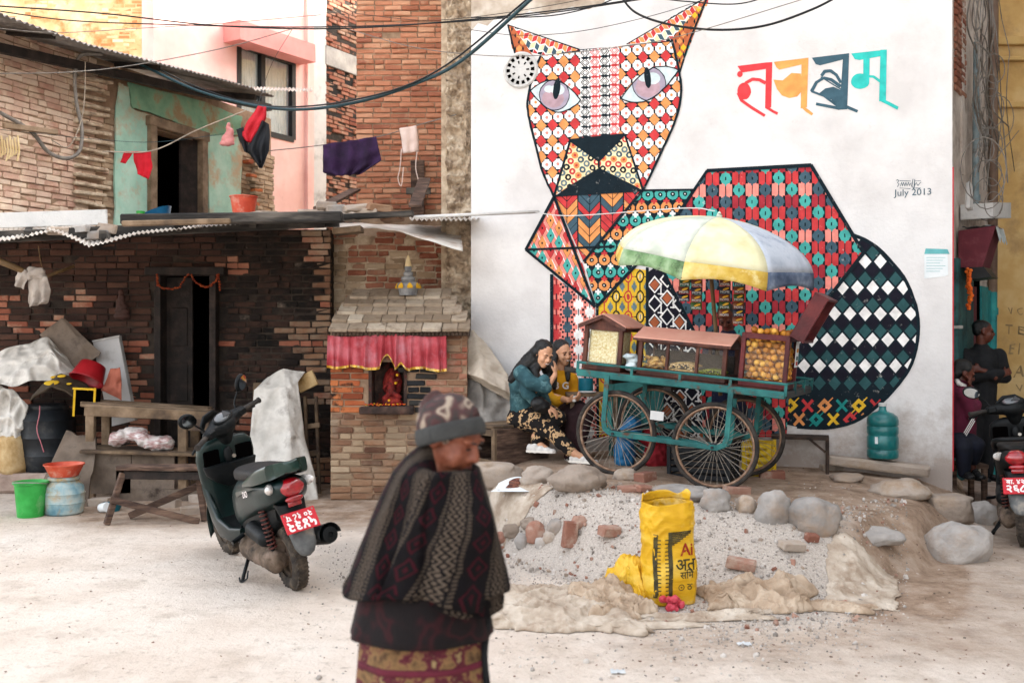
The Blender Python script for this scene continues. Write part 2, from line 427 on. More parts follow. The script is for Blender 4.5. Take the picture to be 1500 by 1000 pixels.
mat('brick_sooty_shaded_red', '#33221d', '#442f27', '#563c31', '#664a3d', scale=4, rv=.42, bump=.5, bscale=45, rough=.95, lo=.2, hi=.8, dirt='#2a201c', dscale=2.0, dlo=.46, dhi=.64)  # dark red brick: soot and eave shade together put into the colour
mat('brick_black', '#17181b', '#25262a', '#3a3733', scale=6, rv=.5, bump=.4, rough=.8)
mat('brick_niche', '#84472d', '#a65e3c', '#b87449', scale=6, rv=.5, bump=.4, rough=.9, dirt='#2a1c16', dscale=6, dlo=.56, dhi=.66)
mat('brick_dust', '#96846f', '#a8937b', '#b5a48e', scale=5, rv=.5, bump=.5, rough=.95)
BRICKMESH = {}
def brick_variant(m, L_, T_, H_, k):
    key = (m, round(L_, 3), round(H_, 3), k)
    if key not in BRICKMESH:
        q = MB().box((0, 0, 0), (L_, T_, H_), bev=.008, jit=.0055); me = q.mesh('brick')
        me.materials.append(MATS[m]); BRICKMESH[key] = me
    return BRICKMESH[key]
def in_view(p, mg=110):
    if p.y < .5: return False
    x = CX + F * p.x / p.y; y = CY - F * (p.z - CZ) / p.y
    return -mg < x < 1500 + mg and -mg < y < 1000 + mg
def to_px(p): return CX + F * p.x / p.y, CY - F * (p.z - CZ) / p.y
def brick_wall(parent, O, U, Nn, u0, u1, z0, z1, tone, L_=.225, H_=.058, gap=.011, T_=.1, nmax=300, proud=.006, wob=.004, sag=None, label=None):
    """courses of single bricks on a wall plane; tone(px,py,p) gives the brick material or None for an opening"""
    U = Vector(U).normalized(); Nn = Vector(Nn).normalized(); V = Vector((0, 0, 1)); O = Vector(O); base = LOC[parent.name]
    rot = Matrix((U, -Nn, V)).transposed()
    out = []; row = 0; z = z0
    while z < z1:
        off = (row % 2) * .5 * (L_ + gap) + rnd(-.02, .02); u = u0 - off
        while u < u1:
            ll = L_ if random.random() < .8 else L_ * .52
            a = max(u, u0); e = min(u + ll, u1)
            if e - a > .04:
                p = O + U * ((a + e) / 2) + V * (z + H_ / 2)
                if sag: p.z += sag((a + e) / 2)
                px, py = to_px(p)
                if in_view(p):
                    m = tone(px, py, p)
                    if m: out.append((p + Nn * (-T_ / 2 + rnd(-proud, proud)), (e - a) / L_, m))
            u += ll + gap
        z += H_ + gap; row += 1
    out.sort(key=lambda q: q[0].length)
    for i, (p, k, m) in enumerate(out[:nmax]):
        o = bpy.data.objects.new('brick', brick_variant(m, L_, T_, H_, i % 5)); COL.objects.link(o); o.parent = parent
        e = Euler((rnd(-wob, wob) * 3, rnd(-wob, wob) * 2, rnd(-wob, wob) * 3)).to_matrix()
        o.matrix_basis = Matrix.Translation(p - base) @ (rot @ e).to_4x4() @ Matrix.Diagonal((k, 1, rnd(.94, 1.03), 1))
    if len(out) > nmax:
        ms = sorted(set(q[2] for q in out[nmax:])); q = MB(); rn = []
        for (p, k, m) in out[nmax:]:
            n0 = len(q.f); q.box(p, (L_ * k, T_, H_), rot, ms.index(m), bev=.006, jit=.003); rn += [random.random()] * (len(q.f) - n0)
        q.build('brick_courses', ms, parent, w=True, kind='stuff', rndattr=rn, recalc=False)
    return out
def panel(mbx, O, U, Nn, u0, u1, z0, z1, holes=(), t=.2, mi=0):
    """wall slab behind plane O/U/N with rectangular holes (u0,u1,z0,z1)"""
    U = Vector(U).normalized(); Nn = Vector(Nn).normalized(); V = Vector((0, 0, 1)); O = Vector(O)
    us = sorted({u0, u1} | {max(u0, min(u1, h[i])) for h in holes for i in (0, 1)}); zs = sorted({z0, z1} | {max(z0, min(z1, h[i])) for h in holes for i in (2, 3)})
    rot = Matrix((U, -Nn, V)).transposed()
    for a, b_ in zip(us[:-1], us[1:]):
        for c, d in zip(zs[:-1], zs[1:]):
            mu, mz = (a + b_) / 2, (c + d) / 2
            if any(h[0] < mu < h[1] and h[2] < mz < h[3] for h in holes) or b_ - a < 1e-4 or d - c < 1e-4: continue
            mbx.box(O + U * mu + V * mz - Nn * t / 2, (b_ - a, t, d - c), rot, mi)
    return mbx
def corr(mbx, eave, back, waves, amp=.012, nv=5, mi=0, rag=0):
    """corrugated sheet between two lists of points"""
    nu = waves * 4
    def samp(l, t):
        s = [0]
        for a, b_ in zip(l[:-1], l[1:]): s.append(s[-1] + (b_ - a).length)
        t *= s[-1]
        for i in range(len(l) - 1):
            if t <= s[i + 1] + 1e-9: return l[i].lerp(l[i + 1], (t - s[i]) / max(1e-9, s[i + 1] - s[i]))
        return l[-1]
    eave = [Vector(p) for p in eave]; back = [Vector(p) for p in back]
    jag = [rnd(-rag, rag) for _ in range(nu + 1)]
    def fn(u, v):
        a, b_ = samp(eave, u), samp(back, u); p = a.lerp(b_, v); 
        if v == 0: p = p + (a - b_).normalized() * jag[int(u * nu + .5)]
        n_ = (b_ - a).cross(samp(eave, min(1, u + .02)) - samp(eave, max(0, u - .02))).normalized()
        if n_.z < 0: n_ = -n_
        return p + n_ * amp * math.cos(2 * math.pi * u * waves)
    return mbx.grid(fn, nu, nv, mi)
Z = Vector((0, 0, 1)); X = Vector((1, 0, 0)); Yv = Vector((0, 1, 0))
mat('white_plaster', '#d9d7d6', '#e6e4e3', '#eceae8', scale=1.6, bump=.25, bscale=22, rough=.9, dirt='#bdb6ae', dscale=1.1, dlo=.55, dhi=.8)
mat('plaster_dirty', '#8b7b6c', '#b3a697', '#cdc5ba', scale=3, bump=.5, bscale=25, rough=.95)
mat('concrete', '#8f8d89', '#a9a6a1', '#bdb9b3', scale=3, bump=.4, bscale=30, rough=.92)
mat('concrete_pale', '#c3c3c1', '#d3d1ce', scale=3, bump=.3, rough=.9, dirt='#93918e', dscale=2, dlo=.55, dhi=.72)
mat('mud', '#8d7b69', '#b5a48f', '#cdbfab', scale=8, bump=.9, bscale=25, rough=.97)
mat('wood_old', '#3f3029', '#5d4a3f', '#80695a', scale=5, bump=.5, bscale=50, rough=.85, stretch=(1, 1, 6))
mat('wood_grey', '#4f4239', '#75634f', '#95816c', scale=5, bump=.5, bscale=50, rough=.88, rv=.2)
mat('wood_dark', '#1c1715', '#2d2521', '#40352f', scale=7, bump=.5, bscale=50, rough=.8)
mat('timber_black', '#1d1b1a', '#3a3734', '#6b655e', scale=4, bump=.7, bscale=30, rough=.9, stretch=(.4, 1, 2))
mat('tin', '#77706a', '#8f8a85', '#a8a4a0', scale=2.5, bump=.15, rough=.55, metal=.25, dirt='#4a3a30', dscale=2.2, dlo=.5, dhi=.75)
mat('tin_pale', '#aaa49c', '#c4beb5', '#d6d1c9', scale=2.5, bump=.2, rough=.6, dirt='#8d6f58', dscale=4, dlo=.5, dhi=.72)
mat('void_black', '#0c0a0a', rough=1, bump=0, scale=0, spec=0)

# ---- painted house with the mural
ME = Vector((math.cos(R(18)), -math.sin(R(18)), 0)); MN = Vector((-math.sin(R(18)), -math.cos(R(18)), 0)); MO = Vector((.343, 10.0, 0))
def MW(px, py, off=0.0): return ray_plane(px, py, MO, MN, off)
mhl = MW(690, 600); mhr = MW(1395, 600)
ul = (mhl - MO).dot(ME); ur = (mhr - MO).dot(ME)
house = thing('painted_house', 'white plastered house wall painted with a huge patterned cat mural', 'house', (MO.x, MO.y, 0))
mw = bpy.data.materials.new('mural_wall_plaster'); mw.use_nodes = True; t = mw.node_tree; N = t.nodes; L = t.links; b = N['Principled BSDF']
pos = N.new('ShaderNodeNewGeometry').outputs['Position']; sx = N.new('ShaderNodeSeparateXYZ'); L.new(pos, sx.inputs[0])
c1 = ramp(t, noise_node(t, 1.5, 7, .6, pos), (.35, '#cdcac8'), (.6, '#dedcda'))
hgt = mth(t, 'MULTIPLY_ADD', mth(t, 'SUBTRACT', noise_node(t, 4, 8, .7, pos), .5), 1.5, sx.outputs[2])
c1 = mixc(t, mth(t, 'MULTIPLY', ramp(t, hgt, (.45, (1, 1, 1)), (1.0, (0, 0, 0))), .72), c1, '#9a8676')
c1 = mixc(t, mth(t, 'MULTIPLY', ramp(t, noise_node(t, 11, 9, .75, pos), (.6, (0, 0, 0)), (.72, (1, 1, 1))), .35), c1, '#b9b3ad')
L.new(c1, b.inputs['Base Color']); b.inputs['Roughness'].default_value = .9; b.inputs['Specular IOR Level'].default_value = .2
bp = N.new('ShaderNodeBump'); bp.inputs['Strength'].default_value = .5; bp.inputs['Distance'].default_value = .01
L.new(mth(t, 'ADD', noise_node(t, 3, 4, .5, pos), noise_node(t, 30, 6, .6, pos)), bp.inputs['Height']); L.new(bp.outputs[0], b.inputs['Normal'])
MATS['mural_wall_plaster'] = mw
VENT = MW(763, 103)
mb = MB(); panel(mb, MO, ME, MN, ul, ur, -.3, 7.2, (), .35)
mb.build('wall', 'mural_wall_plaster', house, w=True)
mb = MB()
for (a, nn, wd) in ((ul + .1, -ME, 5), (ur - .1, ME, 5)):
    mb.box(MO + ME * a - MN * 2.87 + Z * 3.45, (.2, 5, 7.4), Matrix((ME, -MN, Z)).transposed())
mb.box(MO + ME * ((ul + ur) / 2) - MN * 2.9 + Z * 7.3, (ur - ul + .3, 6, .2), Matrix((ME, -MN, Z)).transposed())
mb.build('side_walls', 'plaster_dirty', house, w=True)
# red line and thin brick strip at the right corner
mat('red_edge', '#b0343a', '#c2454a', scale=8, rough=.8)
mb = MB(); mb.box(MO + ME * (ur + .006) + MN * -.05 + Z * 1.75, (.012, .1, 2.7), Matrix((ME, -MN, Z)).transposed()); mb.build('painted_corner_edge', 'red_edge', house, w=True)
# bare plaster patch at the top left of the wall
mb = MB(); pl = [(690, -40), (900, -40), (885, 4), (862, 14), (838, 10), (800, 22), (776, 16), (752, 30), (728, 24), (714, 38), (700, 34), (690, 46)]
mb.add([MW(x, y, .004) for x, y in pl], [list(range(len(pl)))]); mb.build('bare_plaster_patch', 'plaster_dirty', house, w=True)
# round ventilator
mb = MB(); C0 = VENT + MN * .01
fr = Matrix((ME, Z, -MN)).transposed().to_4x4(); fr.translation = VENT
mb.lathe([(.155, -.004), (.155, -.02), (.17, -.024), (.185, -.012), (.185, -.002)], fr, 28, cap=False)
mb.lathe([(0.001, -.012), (.155, -.012)], fr, 28, cap=False)
vn = mb.build('ventilator', 'concrete_pale', house, w=True, smooth=30)
mb = MB()
for i in range(14):
    a = 2 * math.pi * i / 14
    for r0, r1, wd in ((.062, .092, .1), (.112, .148, .13)):
        q = [VENT + MN * .0165 + ME * math.cos(a + s_ * wd) * r + Z * math.sin(a + s_ * wd) * r for r, s_ in ((r0, -1), (r1, -1), (r1, 1), (r0, 1))]
        if r0 < .1 and i % 2: continue
        mb.add(q, [(0, 1, 2, 3)])
mb.build('ventilator_slots', 'void_black', vn, w=True, kind='stuff')

# ---- rough broken edge between the tower and the mural wall
def bumpy_column(name, pxl, pxr, y0, y1, Y, dpt, m, parent, amp=.05, sz=.09):
    a = P(pxl, y0, Y); c = P(pxr, y1, Y); nu, nv = 26, 260
    def fn(u, v):
        x = a.x + (c.x - a.x) * u; z = a.z + (c.z - a.z) * v; d = 0 if 0 < u < 1 else dpt
        p = Vector((x, Y + d, z)); n_ = noise.noise(p / sz) + .6 * noise.noise(p / sz * 2.7) + .5 * noise.noise(p / sz * 6) + .55 * (noise.cell(Vector((p.x * 4, 0, p.z * 14))) - .5)
        return p + Vector((.35 * amp * noise.noise(p / .12 + Vector((5, 5, 5))), -amp * n_ * (1 if d == 0 else 0), 0))
    mb = MB(); mb.grid(fn, nu, nv); return mb.build(name, m, parent, w=True, smooth=True)
bumpy_column('broken_wall_edge', 652, 692, -60, 480, 10.42, .5, 'mud', house, .07)
mb = MB()
mb.box((-.6, 11.1, 3.5), (.3, 1.1, 7), None); mb.build('edge_core', 'mud', house, w=True)

# ---- orange brick tower
TY = 12.6; tw = thing('brick_tower', 'tall orange brick house rising behind the tin roof beside the mural wall', 'house', (P(587, 300, TY).x, TY, 0))
tx0, tx1 = P(522, 0, TY).x, P(660, 0, TY).x
mb = MB(); mb.box(((tx0 + tx1) / 2, TY + 1.52, 3.6), (tx1 - tx0, 3.0, 7.2)); mb.build('wall', 'mortar', tw, w=True)
holes = [(571, 50), (572, 171), (572, 216)]
def tone(px, py, p):
    for hx, hy in holes:
        if abs(px - hx) < 7 and abs(py - hy) < 5: return None
    return 'brick_orange' if py < 310 else None
brick_wall(tw, (0, TY, 0), X, -Yv, tx0, tx1, 3.0, 6.0, tone, L_=.21, H_=.055, gap=.013, proud=.01)
mb = MB()
mb.box(P(613, 280, TY) + Vector((0, -.1, 0)), (.17, .03, .75), (0, 0, 0), bev=.004); mb.build('plank', 'wood_old', tw, w=True)

# ---- upper storey of the old house
UD = Vector((.353, .935, 0)).normalized(); UN = Vector((.935, -.353, 0)).normalized(); UO = P(200, 492, 12.8); UO.z = 0
def UW(px, py, off=0.0): return ray_plane(px, py, UO, UN, off)
def uu(px, py=300): return (UW(px, py) - UO).dot(UD)
old = thing('old_house', 'old two storey brick house with peeling green doorway under a tin roof', 'house', (UO.x, UO.y, 0))
zf = 2.5; zt = 5.0
d0, d1, dz = uu(228), uu(292), UW(260, 199).z
mb = MB(); panel(mb, UO - UN * .014, UD, UN, uu(-30) - 1.3, uu(398), zf, zt, [(d0, d1, zf, dz)], .22); mb.build('wall', 'mortar', old, w=True)
mb = MB(); du_ = (d0 + d1) / 2
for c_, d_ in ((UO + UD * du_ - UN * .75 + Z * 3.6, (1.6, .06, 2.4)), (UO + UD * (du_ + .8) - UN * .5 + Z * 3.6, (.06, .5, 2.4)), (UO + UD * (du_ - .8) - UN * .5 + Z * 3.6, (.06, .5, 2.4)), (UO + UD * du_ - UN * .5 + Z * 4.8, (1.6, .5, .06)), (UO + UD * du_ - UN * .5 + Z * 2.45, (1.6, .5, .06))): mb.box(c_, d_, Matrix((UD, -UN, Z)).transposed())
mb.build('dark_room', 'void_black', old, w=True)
def tone(px, py, p):
    if px > 168 and not px > 352: return None
    if px > 352 and (py < 225): return None
    if p.z > 4.98 or py < 20 + px * .32: return None
    if 105 < px < 170 and noise.noise((p.z * 5, p.y * 2, 0)) > .42: return None
    return 'brick_pale' if (px < 150) else 'brick_dust'
brick_wall(old, UO, UD, UN, uu(-30) - .7, uu(402), zf, 5.3, tone, L_=.215, H_=.06, gap=.009, proud=.012, wob=.01)
# peeling green plaster in separate slabs with broken edges
mat('green_plaster', '#92b5a6', '#a6c8b8', '#bad2c4', scale=2.2, bump=.4, bscale=20, rough=.93, dirt='#b7a58c', dscale=2.4, dlo=.5, dhi=.64)
mat('green_plaster_deep', '#719a82', '#84ac92', '#9cb8a0', scale=3, bump=.4, bscale=20, rough=.93, dirt='#9a8a6c', dscale=3, dlo=.5, dhi=.62)
def slab(name, pts, m, t0=.004, t1=.03, fn=UW, n=None, parent=old):
    n = n or UN; mb = MB(); q = [fn(x + rnd(-1.2, 1.2), y + rnd(-1.2, 1.2), t0) for x, y in pts]; mb.prism(q, n * (t1 - t0)); return mb.build(name, m, parent, w=True)
def dens(pts, k=5):
    o = []
    for (a, b_) in zip(pts, pts[1:] + pts[:1]):
        for i in range(k): o.append((a[0] + (b_[0] - a[0]) * i / k, a[1] + (b_[1] - a[1]) * i / k))
    return o
slab('plaster_slab', dens([(172, 122), (186, 128), (190, 160), (222, 170), (226, 188), (226, 335), (166, 335), (168, 180)]), 'green_plaster')
slab('plaster_slab', dens([(186, 122), (300, 150), (352, 172), (350, 196), (300, 200), (222, 166), (192, 158)]), 'green_plaster_deep')
slab('plaster_slab', dens([(302, 198), (346, 200), (352, 225), (350, 335), (304, 335)]), 'green_plaster', .004, .035)
mb = MB()
for k_ in range(16):
    y_ = 112 + k_ * 13; a = UW(107 + rnd(0, 4), y_, .03); c = UW(160 + rnd(-12, 6), y_ + 8 + rnd(-2, 2), .03)
    mb.bar(a, c, .07, .045, up=(0, 0, 1), bev=.012)
mb.build('mud_mortar_lumps', 'mud', old, w=True, kind='stuff')
# door frame, leaf
fr = thing  # noqa
mb = MB(); fo = .05
mb.bar(UW(222, 178, fo), UW(222, 335, fo), .1, .12, up=UD, bev=.008); mb.build('door_frame', 'wood_grey', old, w=True)
mb = MB(); mb.bar(UW(297, 196, fo), UW(297, 335, fo), .1, .12, up=UD, bev=.008); mb.build('door_frame', 'wood_grey', old, w=True)
mb = MB(); mb.bar(UW(216, 176, fo + .01), UW(304, 202, fo + .01), .1, .13, bev=.01); mb.build('door_frame', 'wood_grey', old, w=True)
mb = MB(); a = UW(262, 195, -.1); c = UW(287, 203, -.02); mb.prism([a, c, Vector((c.x, c.y, 2.5)), Vector((a.x, a.y, 2.5))], UN * .03)
mb.build('door_leaf', 'wood_dark', old, w=True)
# upper corrugated roof: eave toward the yard, underside in shade
ev = [UW(-190, -48, .75), UW(-40, 6, .75), UW(60, 42, .75), UW(130, 66, .75), UW(230, 92, .75), UW(330, 118, .75), UW(372, 130, .75), UW(402, 142, .75)]
bk = [Vector((p.x, p.y, p.z)) - UN * 1.9 + Z * .32 for p in ev]
mb = MB(); corr(mb, ev, bk, 76, .014, 4, rag=.012); mb.build('roof_sheet', 'tin', old, w=True, thick=.004, smooth=True)
mb = MB()
for k_ in (0.05, .35, .62, .95):
    p = ev[0].lerp(ev[-1], k_); p = p + UN * -.1 - Z * .06; mb.bar(p, p - UN * 1.2 + Z * .2, .06, .08)
mb.build('rafters', 'wood_dark', old, w=True, kind='stuff')
mb = MB(); mb.bar(UW(-40, 62, .28) , UW(395, 158, .28), .08, .1); mb.build('wall_plate', 'wood_dark', old, w=True)
# small separate pale sheet past the roof corner
mb = MB(); corr(mb, [P(372, 132, 13.4), P(458, 134, 13.4)], [P(372, 128, 14.0), P(456, 130, 14.0)], 16, .012, 3); mb.build('roof_sheet', 'tin_pale', old, w=True, thick=.004)
# broken brick corner right of the green plaster
for k_ in range(15):
    p = UW(365 + rnd(-8, 12) + (8 if k_ > 6 else 0), 232 + k_ * 5.2, .02); mb = MB(); mb.box(p, (rnd(.12, .22), .16, .05), Euler((rnd(-.1, .1), rnd(-.1, .1), rnd(.9, 1.4))).to_matrix(), bev=.01, jit=.006); mb.build('brick', 'brick_niche' if k_ % 4 == 1 else 'brick_dust', old, w=True)

# ---- pink house
KD = Vector((.5, .866, 0)); KN = Vector((.866, -.5, 0)); KO = P(400, 492, 16.5); KO.z = 0
def KW(px, py, off=0.0): return ray_plane(px, py, KO, KN, off)
def ku(px, py=300): return (KW(px, py) - KO).dot(KD)
mat('pink_paint', '#dfb4ac', '#e6bfb7', '#ebcac3', scale=1.5, bump=.12, rough=.85, dirt='#c99f98', dscale=2, dlo=.6, dhi=.8)
mat('pink_trim', '#d58f8a', '#dd9c96', scale=3, bump=.1, rough=.8)
mat('black_frame', '#14161a', rough=.5, bump=.05)
mat('curtain_cloth', '#d5dede', '#ecf0ee', '#bccacd', scale=5, bump=.3, bscale=20, rough=.9, stretch=(3, 3, .6))
pink = thing('pink_house', 'pink painted house with a black framed curtained window behind old roofs', 'house', (KO.x, KO.y, 0))
w0, w1 = ku(350, 130), ku(430, 130); wz0, wz1 = KW(430, 205).z, KW(430, 92).z
mb = MB(); panel(mb, KO, KD, KN, ku(225), ku(447), 2.0, 9.5, [(w0, w1, wz0, wz1)], .25); mb.build('wall', 'pink_paint', pink, w=True)
mb = MB(); panel(mb, KO + KN * .06, KD, KN, ku(447), ku(456), 2.0, 9.5, (), .3); mb.build('pilaster', 'pink_paint', pink, w=True)
mb = MB(); mb.bar(KW(338, 46, .16), KW(449, 81, .16), .4, .3); mb.build('lintel', 'pink_trim', pink, w=True)
mb = MB(); panel(mb, KO + KN * .03, KD, KN, ku(456), ku(476), 2.0, 9.5, (), .3); mb.build('concrete_column', 'concrete_pale', pink, w=True)
wn = MB()
for a, c in (((w0, wz0), (w1, wz0)), ((w0, wz1), (w1, wz1)), ((w0, wz0), (w0, wz1)), ((w1, wz0), (w1, wz1)), (((w0 + w1) / 2 - .1, wz0), ((w0 + w1) / 2 - .1, wz1))):
    wn.bar(KO + KD * a[0] + Z * a[1] + KN * -.03, KO + KD * c[0] + Z * c[1] + KN * -.03, .09, .09, up=KD if a[0] == c[0] else Z)
win = wn.build('window', 'black_frame', pink, w=True)
glass('window_glass', (.95, .97, .98), .1, .04)
for a, c in ((w0, (w0 + w1) / 2 - .1), ((w0 + w1) / 2 - .1, w1)):
    mb = MB(); panel(mb, KO - KN * .05, KD, KN, a + .04, c - .04, wz0 + .04, wz1 - .04, (), .006); mb.build('pane', 'window_glass', win, w=True)
    mb = MB()
    def fn(u, v, a=a, c=c): return KO + KD * (a + (c - a) * u) + Z * (wz0 + (wz1 - wz0) * v) - KN * (.14 + .025 * math.sin(u * 60) + .01 * noise.noise((u * 8, v * 3, a)))
    mb.grid(fn, 70, 6); mb.build('curtain', 'curtain_cloth', win, w=True, smooth=True)
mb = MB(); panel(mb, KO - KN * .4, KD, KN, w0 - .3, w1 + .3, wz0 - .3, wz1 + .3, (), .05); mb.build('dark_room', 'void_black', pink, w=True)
# unplastered brick side of the pink house
SO = P(476, 492, 17.6); SO.z = 0
sd = thing('brick_side_wall', 'bare red brick wall with a concrete band between pink house and orange brick tower', 'wall', tuple(SO))
s1 = (ray_plane(528, 200, SO, KN) - SO).dot(KD)
bz0, bz1 = ray_plane(500, 103, SO, KN).z, ray_plane(500, 76, SO, KN).z
mb = MB(); panel(mb, SO - KN * .012, KD, KN, 0, s1 + .4, 2.5, 9.5, (), .3); mb.build('wall', 'mortar_dark', sd, w=True)
mb = MB(); panel(mb, SO + KN * .03, KD, KN, 0, s1 + .4, bz0, bz1, (), .2); mb.build('concrete_band', 'concrete', sd, w=True)
brick_wall(sd, SO, KD, KN, 0, s1 + .4, 2.8, 7.8, lambda px, py, p: None if (bz0 < p.z < bz1 or px > 530) else 'brick_red', L_=.21, H_=.058, gap=.014, proud=.02)

# ---- sunlit house above the old roof
mat('sunlit_wall', '#c9a674', '#d9bf95', '#e4d3b6', scale=2, bump=.5, bscale=16, rough=.95, dirt='#c98a58', dscale=2.6, dlo=.52, dhi=.66)
BY = 19.0
bh = thing('sunlit_brick_house', 'sunlit yellowish brick house rising above the old tin roof', 'house', (P(150, 0, BY).x, BY, 0))
mb = MB(); bx0, bx1 = P(-60, 0, BY).x, P(300, 0, BY).x; mb.box(((bx0 + bx1) / 2, BY + 1.5, 5), (bx1 - bx0, 3, 10)); mb.build('wall', 'sunlit_wall', bh, w=True)
mat('brick_sun', '#c0875a', '#d3a878', '#dfc39c', '#e6d2b2', scale=3, rv=.5, bump=.4, rough=.95)
brick_wall(bh, (0, BY, 0), X, -Yv, bx0, bx1, 5.2, 8.4, lambda px, py, p: 'brick_sun' if (noise.noise(p * .9) > -.12 and px < 290) else None, L_=.21, H_=.06, gap=.014, proud=.008)
mb = MB(); mb.tube(spline([P(253, -10, BY - .15), P(262, 20, BY - .15), P(272, 70, BY - .15), P(275, 90, BY - .15)]), .07, 8); mb.build('drainpipe', 'concrete_pale', bh, w=True, smooth=True)

# ---- low brick hut under the wavy tin roof
HY = 10.75
hut = thing('brick_hut', 'low soot stained brick hut with a dark doorway under wavy corrugated roof', 'hut', (P(240, 0, HY).x, HY, 0))
hx0, hx1 = P(-240, 0, HY).x, P(484, 0, HY).x; hd0, hd1, hdz = P(232, 0, HY).x, P(320, 0, HY).x, P(0, 402, HY).z
mb = MB(); panel(mb, (0, HY + .016, 0), X, -Yv, hx0, hx1, 0, 2.75, [(hd0, hd1, -.1, hdz)], .3); mb.build('wall', 'mortar_dark', hut, w=True)  # dark mortar also carries the eave shade in its colour
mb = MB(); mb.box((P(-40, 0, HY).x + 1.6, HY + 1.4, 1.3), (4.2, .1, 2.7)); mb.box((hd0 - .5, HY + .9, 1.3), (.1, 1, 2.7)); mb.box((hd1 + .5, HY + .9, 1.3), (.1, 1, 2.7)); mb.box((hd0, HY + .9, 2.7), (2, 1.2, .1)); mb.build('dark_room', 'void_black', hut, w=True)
def tone(px, py, p):
    if hd0 - .07 < p.x < hd1 + .05 and p.z < hdz + .04: return None
    n_ = noise.noise(p * 2.2); m_ = noise.noise(p * 5 + Vector((3, 1, 7)))
    if px > 405: return ['brick_soot', 'brick_brown', 'brick_red'][0 if n_ > .0 + (px - 440) * .006 else 1 if m_ > -.2 else 2]
    if px > 320: return 'brick_soot' if n_ > -.38 else 'brick_red'
    if px > 175: return 'brick_red' if py > 500 and m_ > -.25 else 'brick_sooty_shaded_red'
    return ('brick_red' if m_ > .25 else 'brick_sooty_shaded_red') if py > 440 + 60 * n_ else 'brick_sooty_shaded_red'  # upper courses go darker: eave shade put into the brick colour
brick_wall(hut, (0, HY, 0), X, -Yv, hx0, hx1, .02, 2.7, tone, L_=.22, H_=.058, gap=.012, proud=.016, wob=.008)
# door posts and leaves
mb = MB(); mb.box((hd0 + .03, HY - .02, hdz / 2), (.07, .2, hdz), bev=.005); mb.build('door_frame', 'wood_dark', hut, w=True)
mb = MB(); mb.box((hd1 - .03, HY - .02, hdz / 2), (.07, .2, hdz), bev=.005); mb.build('door_frame', 'wood_dark', hut, w=True)
mb = MB(); mb.box(((hd0 + hd1) / 2, HY - .03, hdz + .03), (hd1 - hd0 + .2, .22, .09), bev=.008); mb.build('door_frame', 'wood_dark', hut, w=True)
mb = MB(); mb.box((hd0 + .2, HY + .1, hdz / 2), (.28, .04, hdz - .05), (0, 0, .1), bev=.005)
for z_ in (.45, 1.1, 1.7): mb.box((hd0 + .2, HY + .075, z_), (.18, .02, .42), (0, 0, .1), bev=.008)
mb.build('door_leaf', 'wood_dark', hut, w=True)
# wall behind the shrine
BHY = 10.95
mb = MB(); bx0, bx1 = P(478, 0, BHY).x, P(690, 0, BHY).x; mb.box(((bx0 + bx1) / 2, BHY + .165, 1.35), (bx1 - bx0, .3, 2.7)); mb.build('back_wall', 'mud', hut, w=True)
mb = MB(); mb.box((hx1 - .12, HY + .3, 1.35), (.22, .3, 2.68)); mb.build('return_wall', 'mortar_dark', hut, w=True)
bw = thing('rough_brick_wall', 'rough weathered brick wall behind the small shrine under bent tin sheet', 'wall', ((bx0 + bx1) / 2, BHY, 0))
brick_wall(bw, (0, BHY, 0), X, -Yv, bx0, bx1, 1.2, 2.72, lambda px, py, p: None if noise.noise(p * 4.1) < -.52 else ('brick_red' if noise.noise(p * 3.3) > -.1 else 'brick_dust'), L_=.2, H_=.056, gap=.014, proud=.02, wob=.012, sag=lambda u: .02 * math.sin(u * 3))
# sheets of the hut roof
def sheet(name, ev, bk, Ye, Yb, waves, m, parent=hut, rag=.01, amp=.0085):
    e = [P(x, y, Ye) for x, y in ev]; q = [P(x, y, Yb) for x, y in bk]; mb = MB(); corr(mb, e, q, waves, amp, 6, rag=rag); return mb.build(name, m, parent, w=True, thick=.004)
sheet('roof_sheet', [(-245, 362), (-40, 353)], [(-245, 334), (-40, 331)], 8.92, 10.9, 24, 'tin')
sheet('roof_sheet', [(-45, 352), (10, 352), (50, 344), (78, 338)], [(-45, 330), (20, 329), (60, 327), (92, 326)], 8.9, 10.9, 18, 'tin_pale')
sheet('roof_sheet', [(70, 336), (84, 340), (108, 350), (130, 361), (160, 354), (200, 343), (296, 332)], [(80, 327), (95, 328), (120, 333), (140, 335), (170, 331), (210, 328), (300, 322)], 8.85, 10.9, 34, 'tin_pale')
sheet('roof_sheet', [(286, 333), (380, 325), (492, 320)], [(280, 321), (380, 316), (492, 312)], 8.95, 11.0, 30, 'tin')
mb = MB()
def fn(u, v):
    px = 490 + 188 * u; ye = 337 + 26 * u ** 2.2 - 5 * math.sin(u * 5); yb = 326 + 6 * u
    a, c = P(px, ye, 9.6), P(px - 4, yb, 11.0); p = a.lerp(c, v); p.z += .015 * noise.noise((u * 7, v * 2, 0)); return p
mb.grid(fn, 40, 8); mb.build('bent_sheet', 'tin_pale', hut, w=True, thick=.004, smooth=True)
mb = MB(); corr(mb, [P(600, 322, 9.9), P(700, 322, 9.9)], [P(600, 318, 11), P(705, 316, 11)], 14, .014, 4, rag=.02); mb.build('roof_sheet', 'tin_pale', hut, w=True, thick=.004)
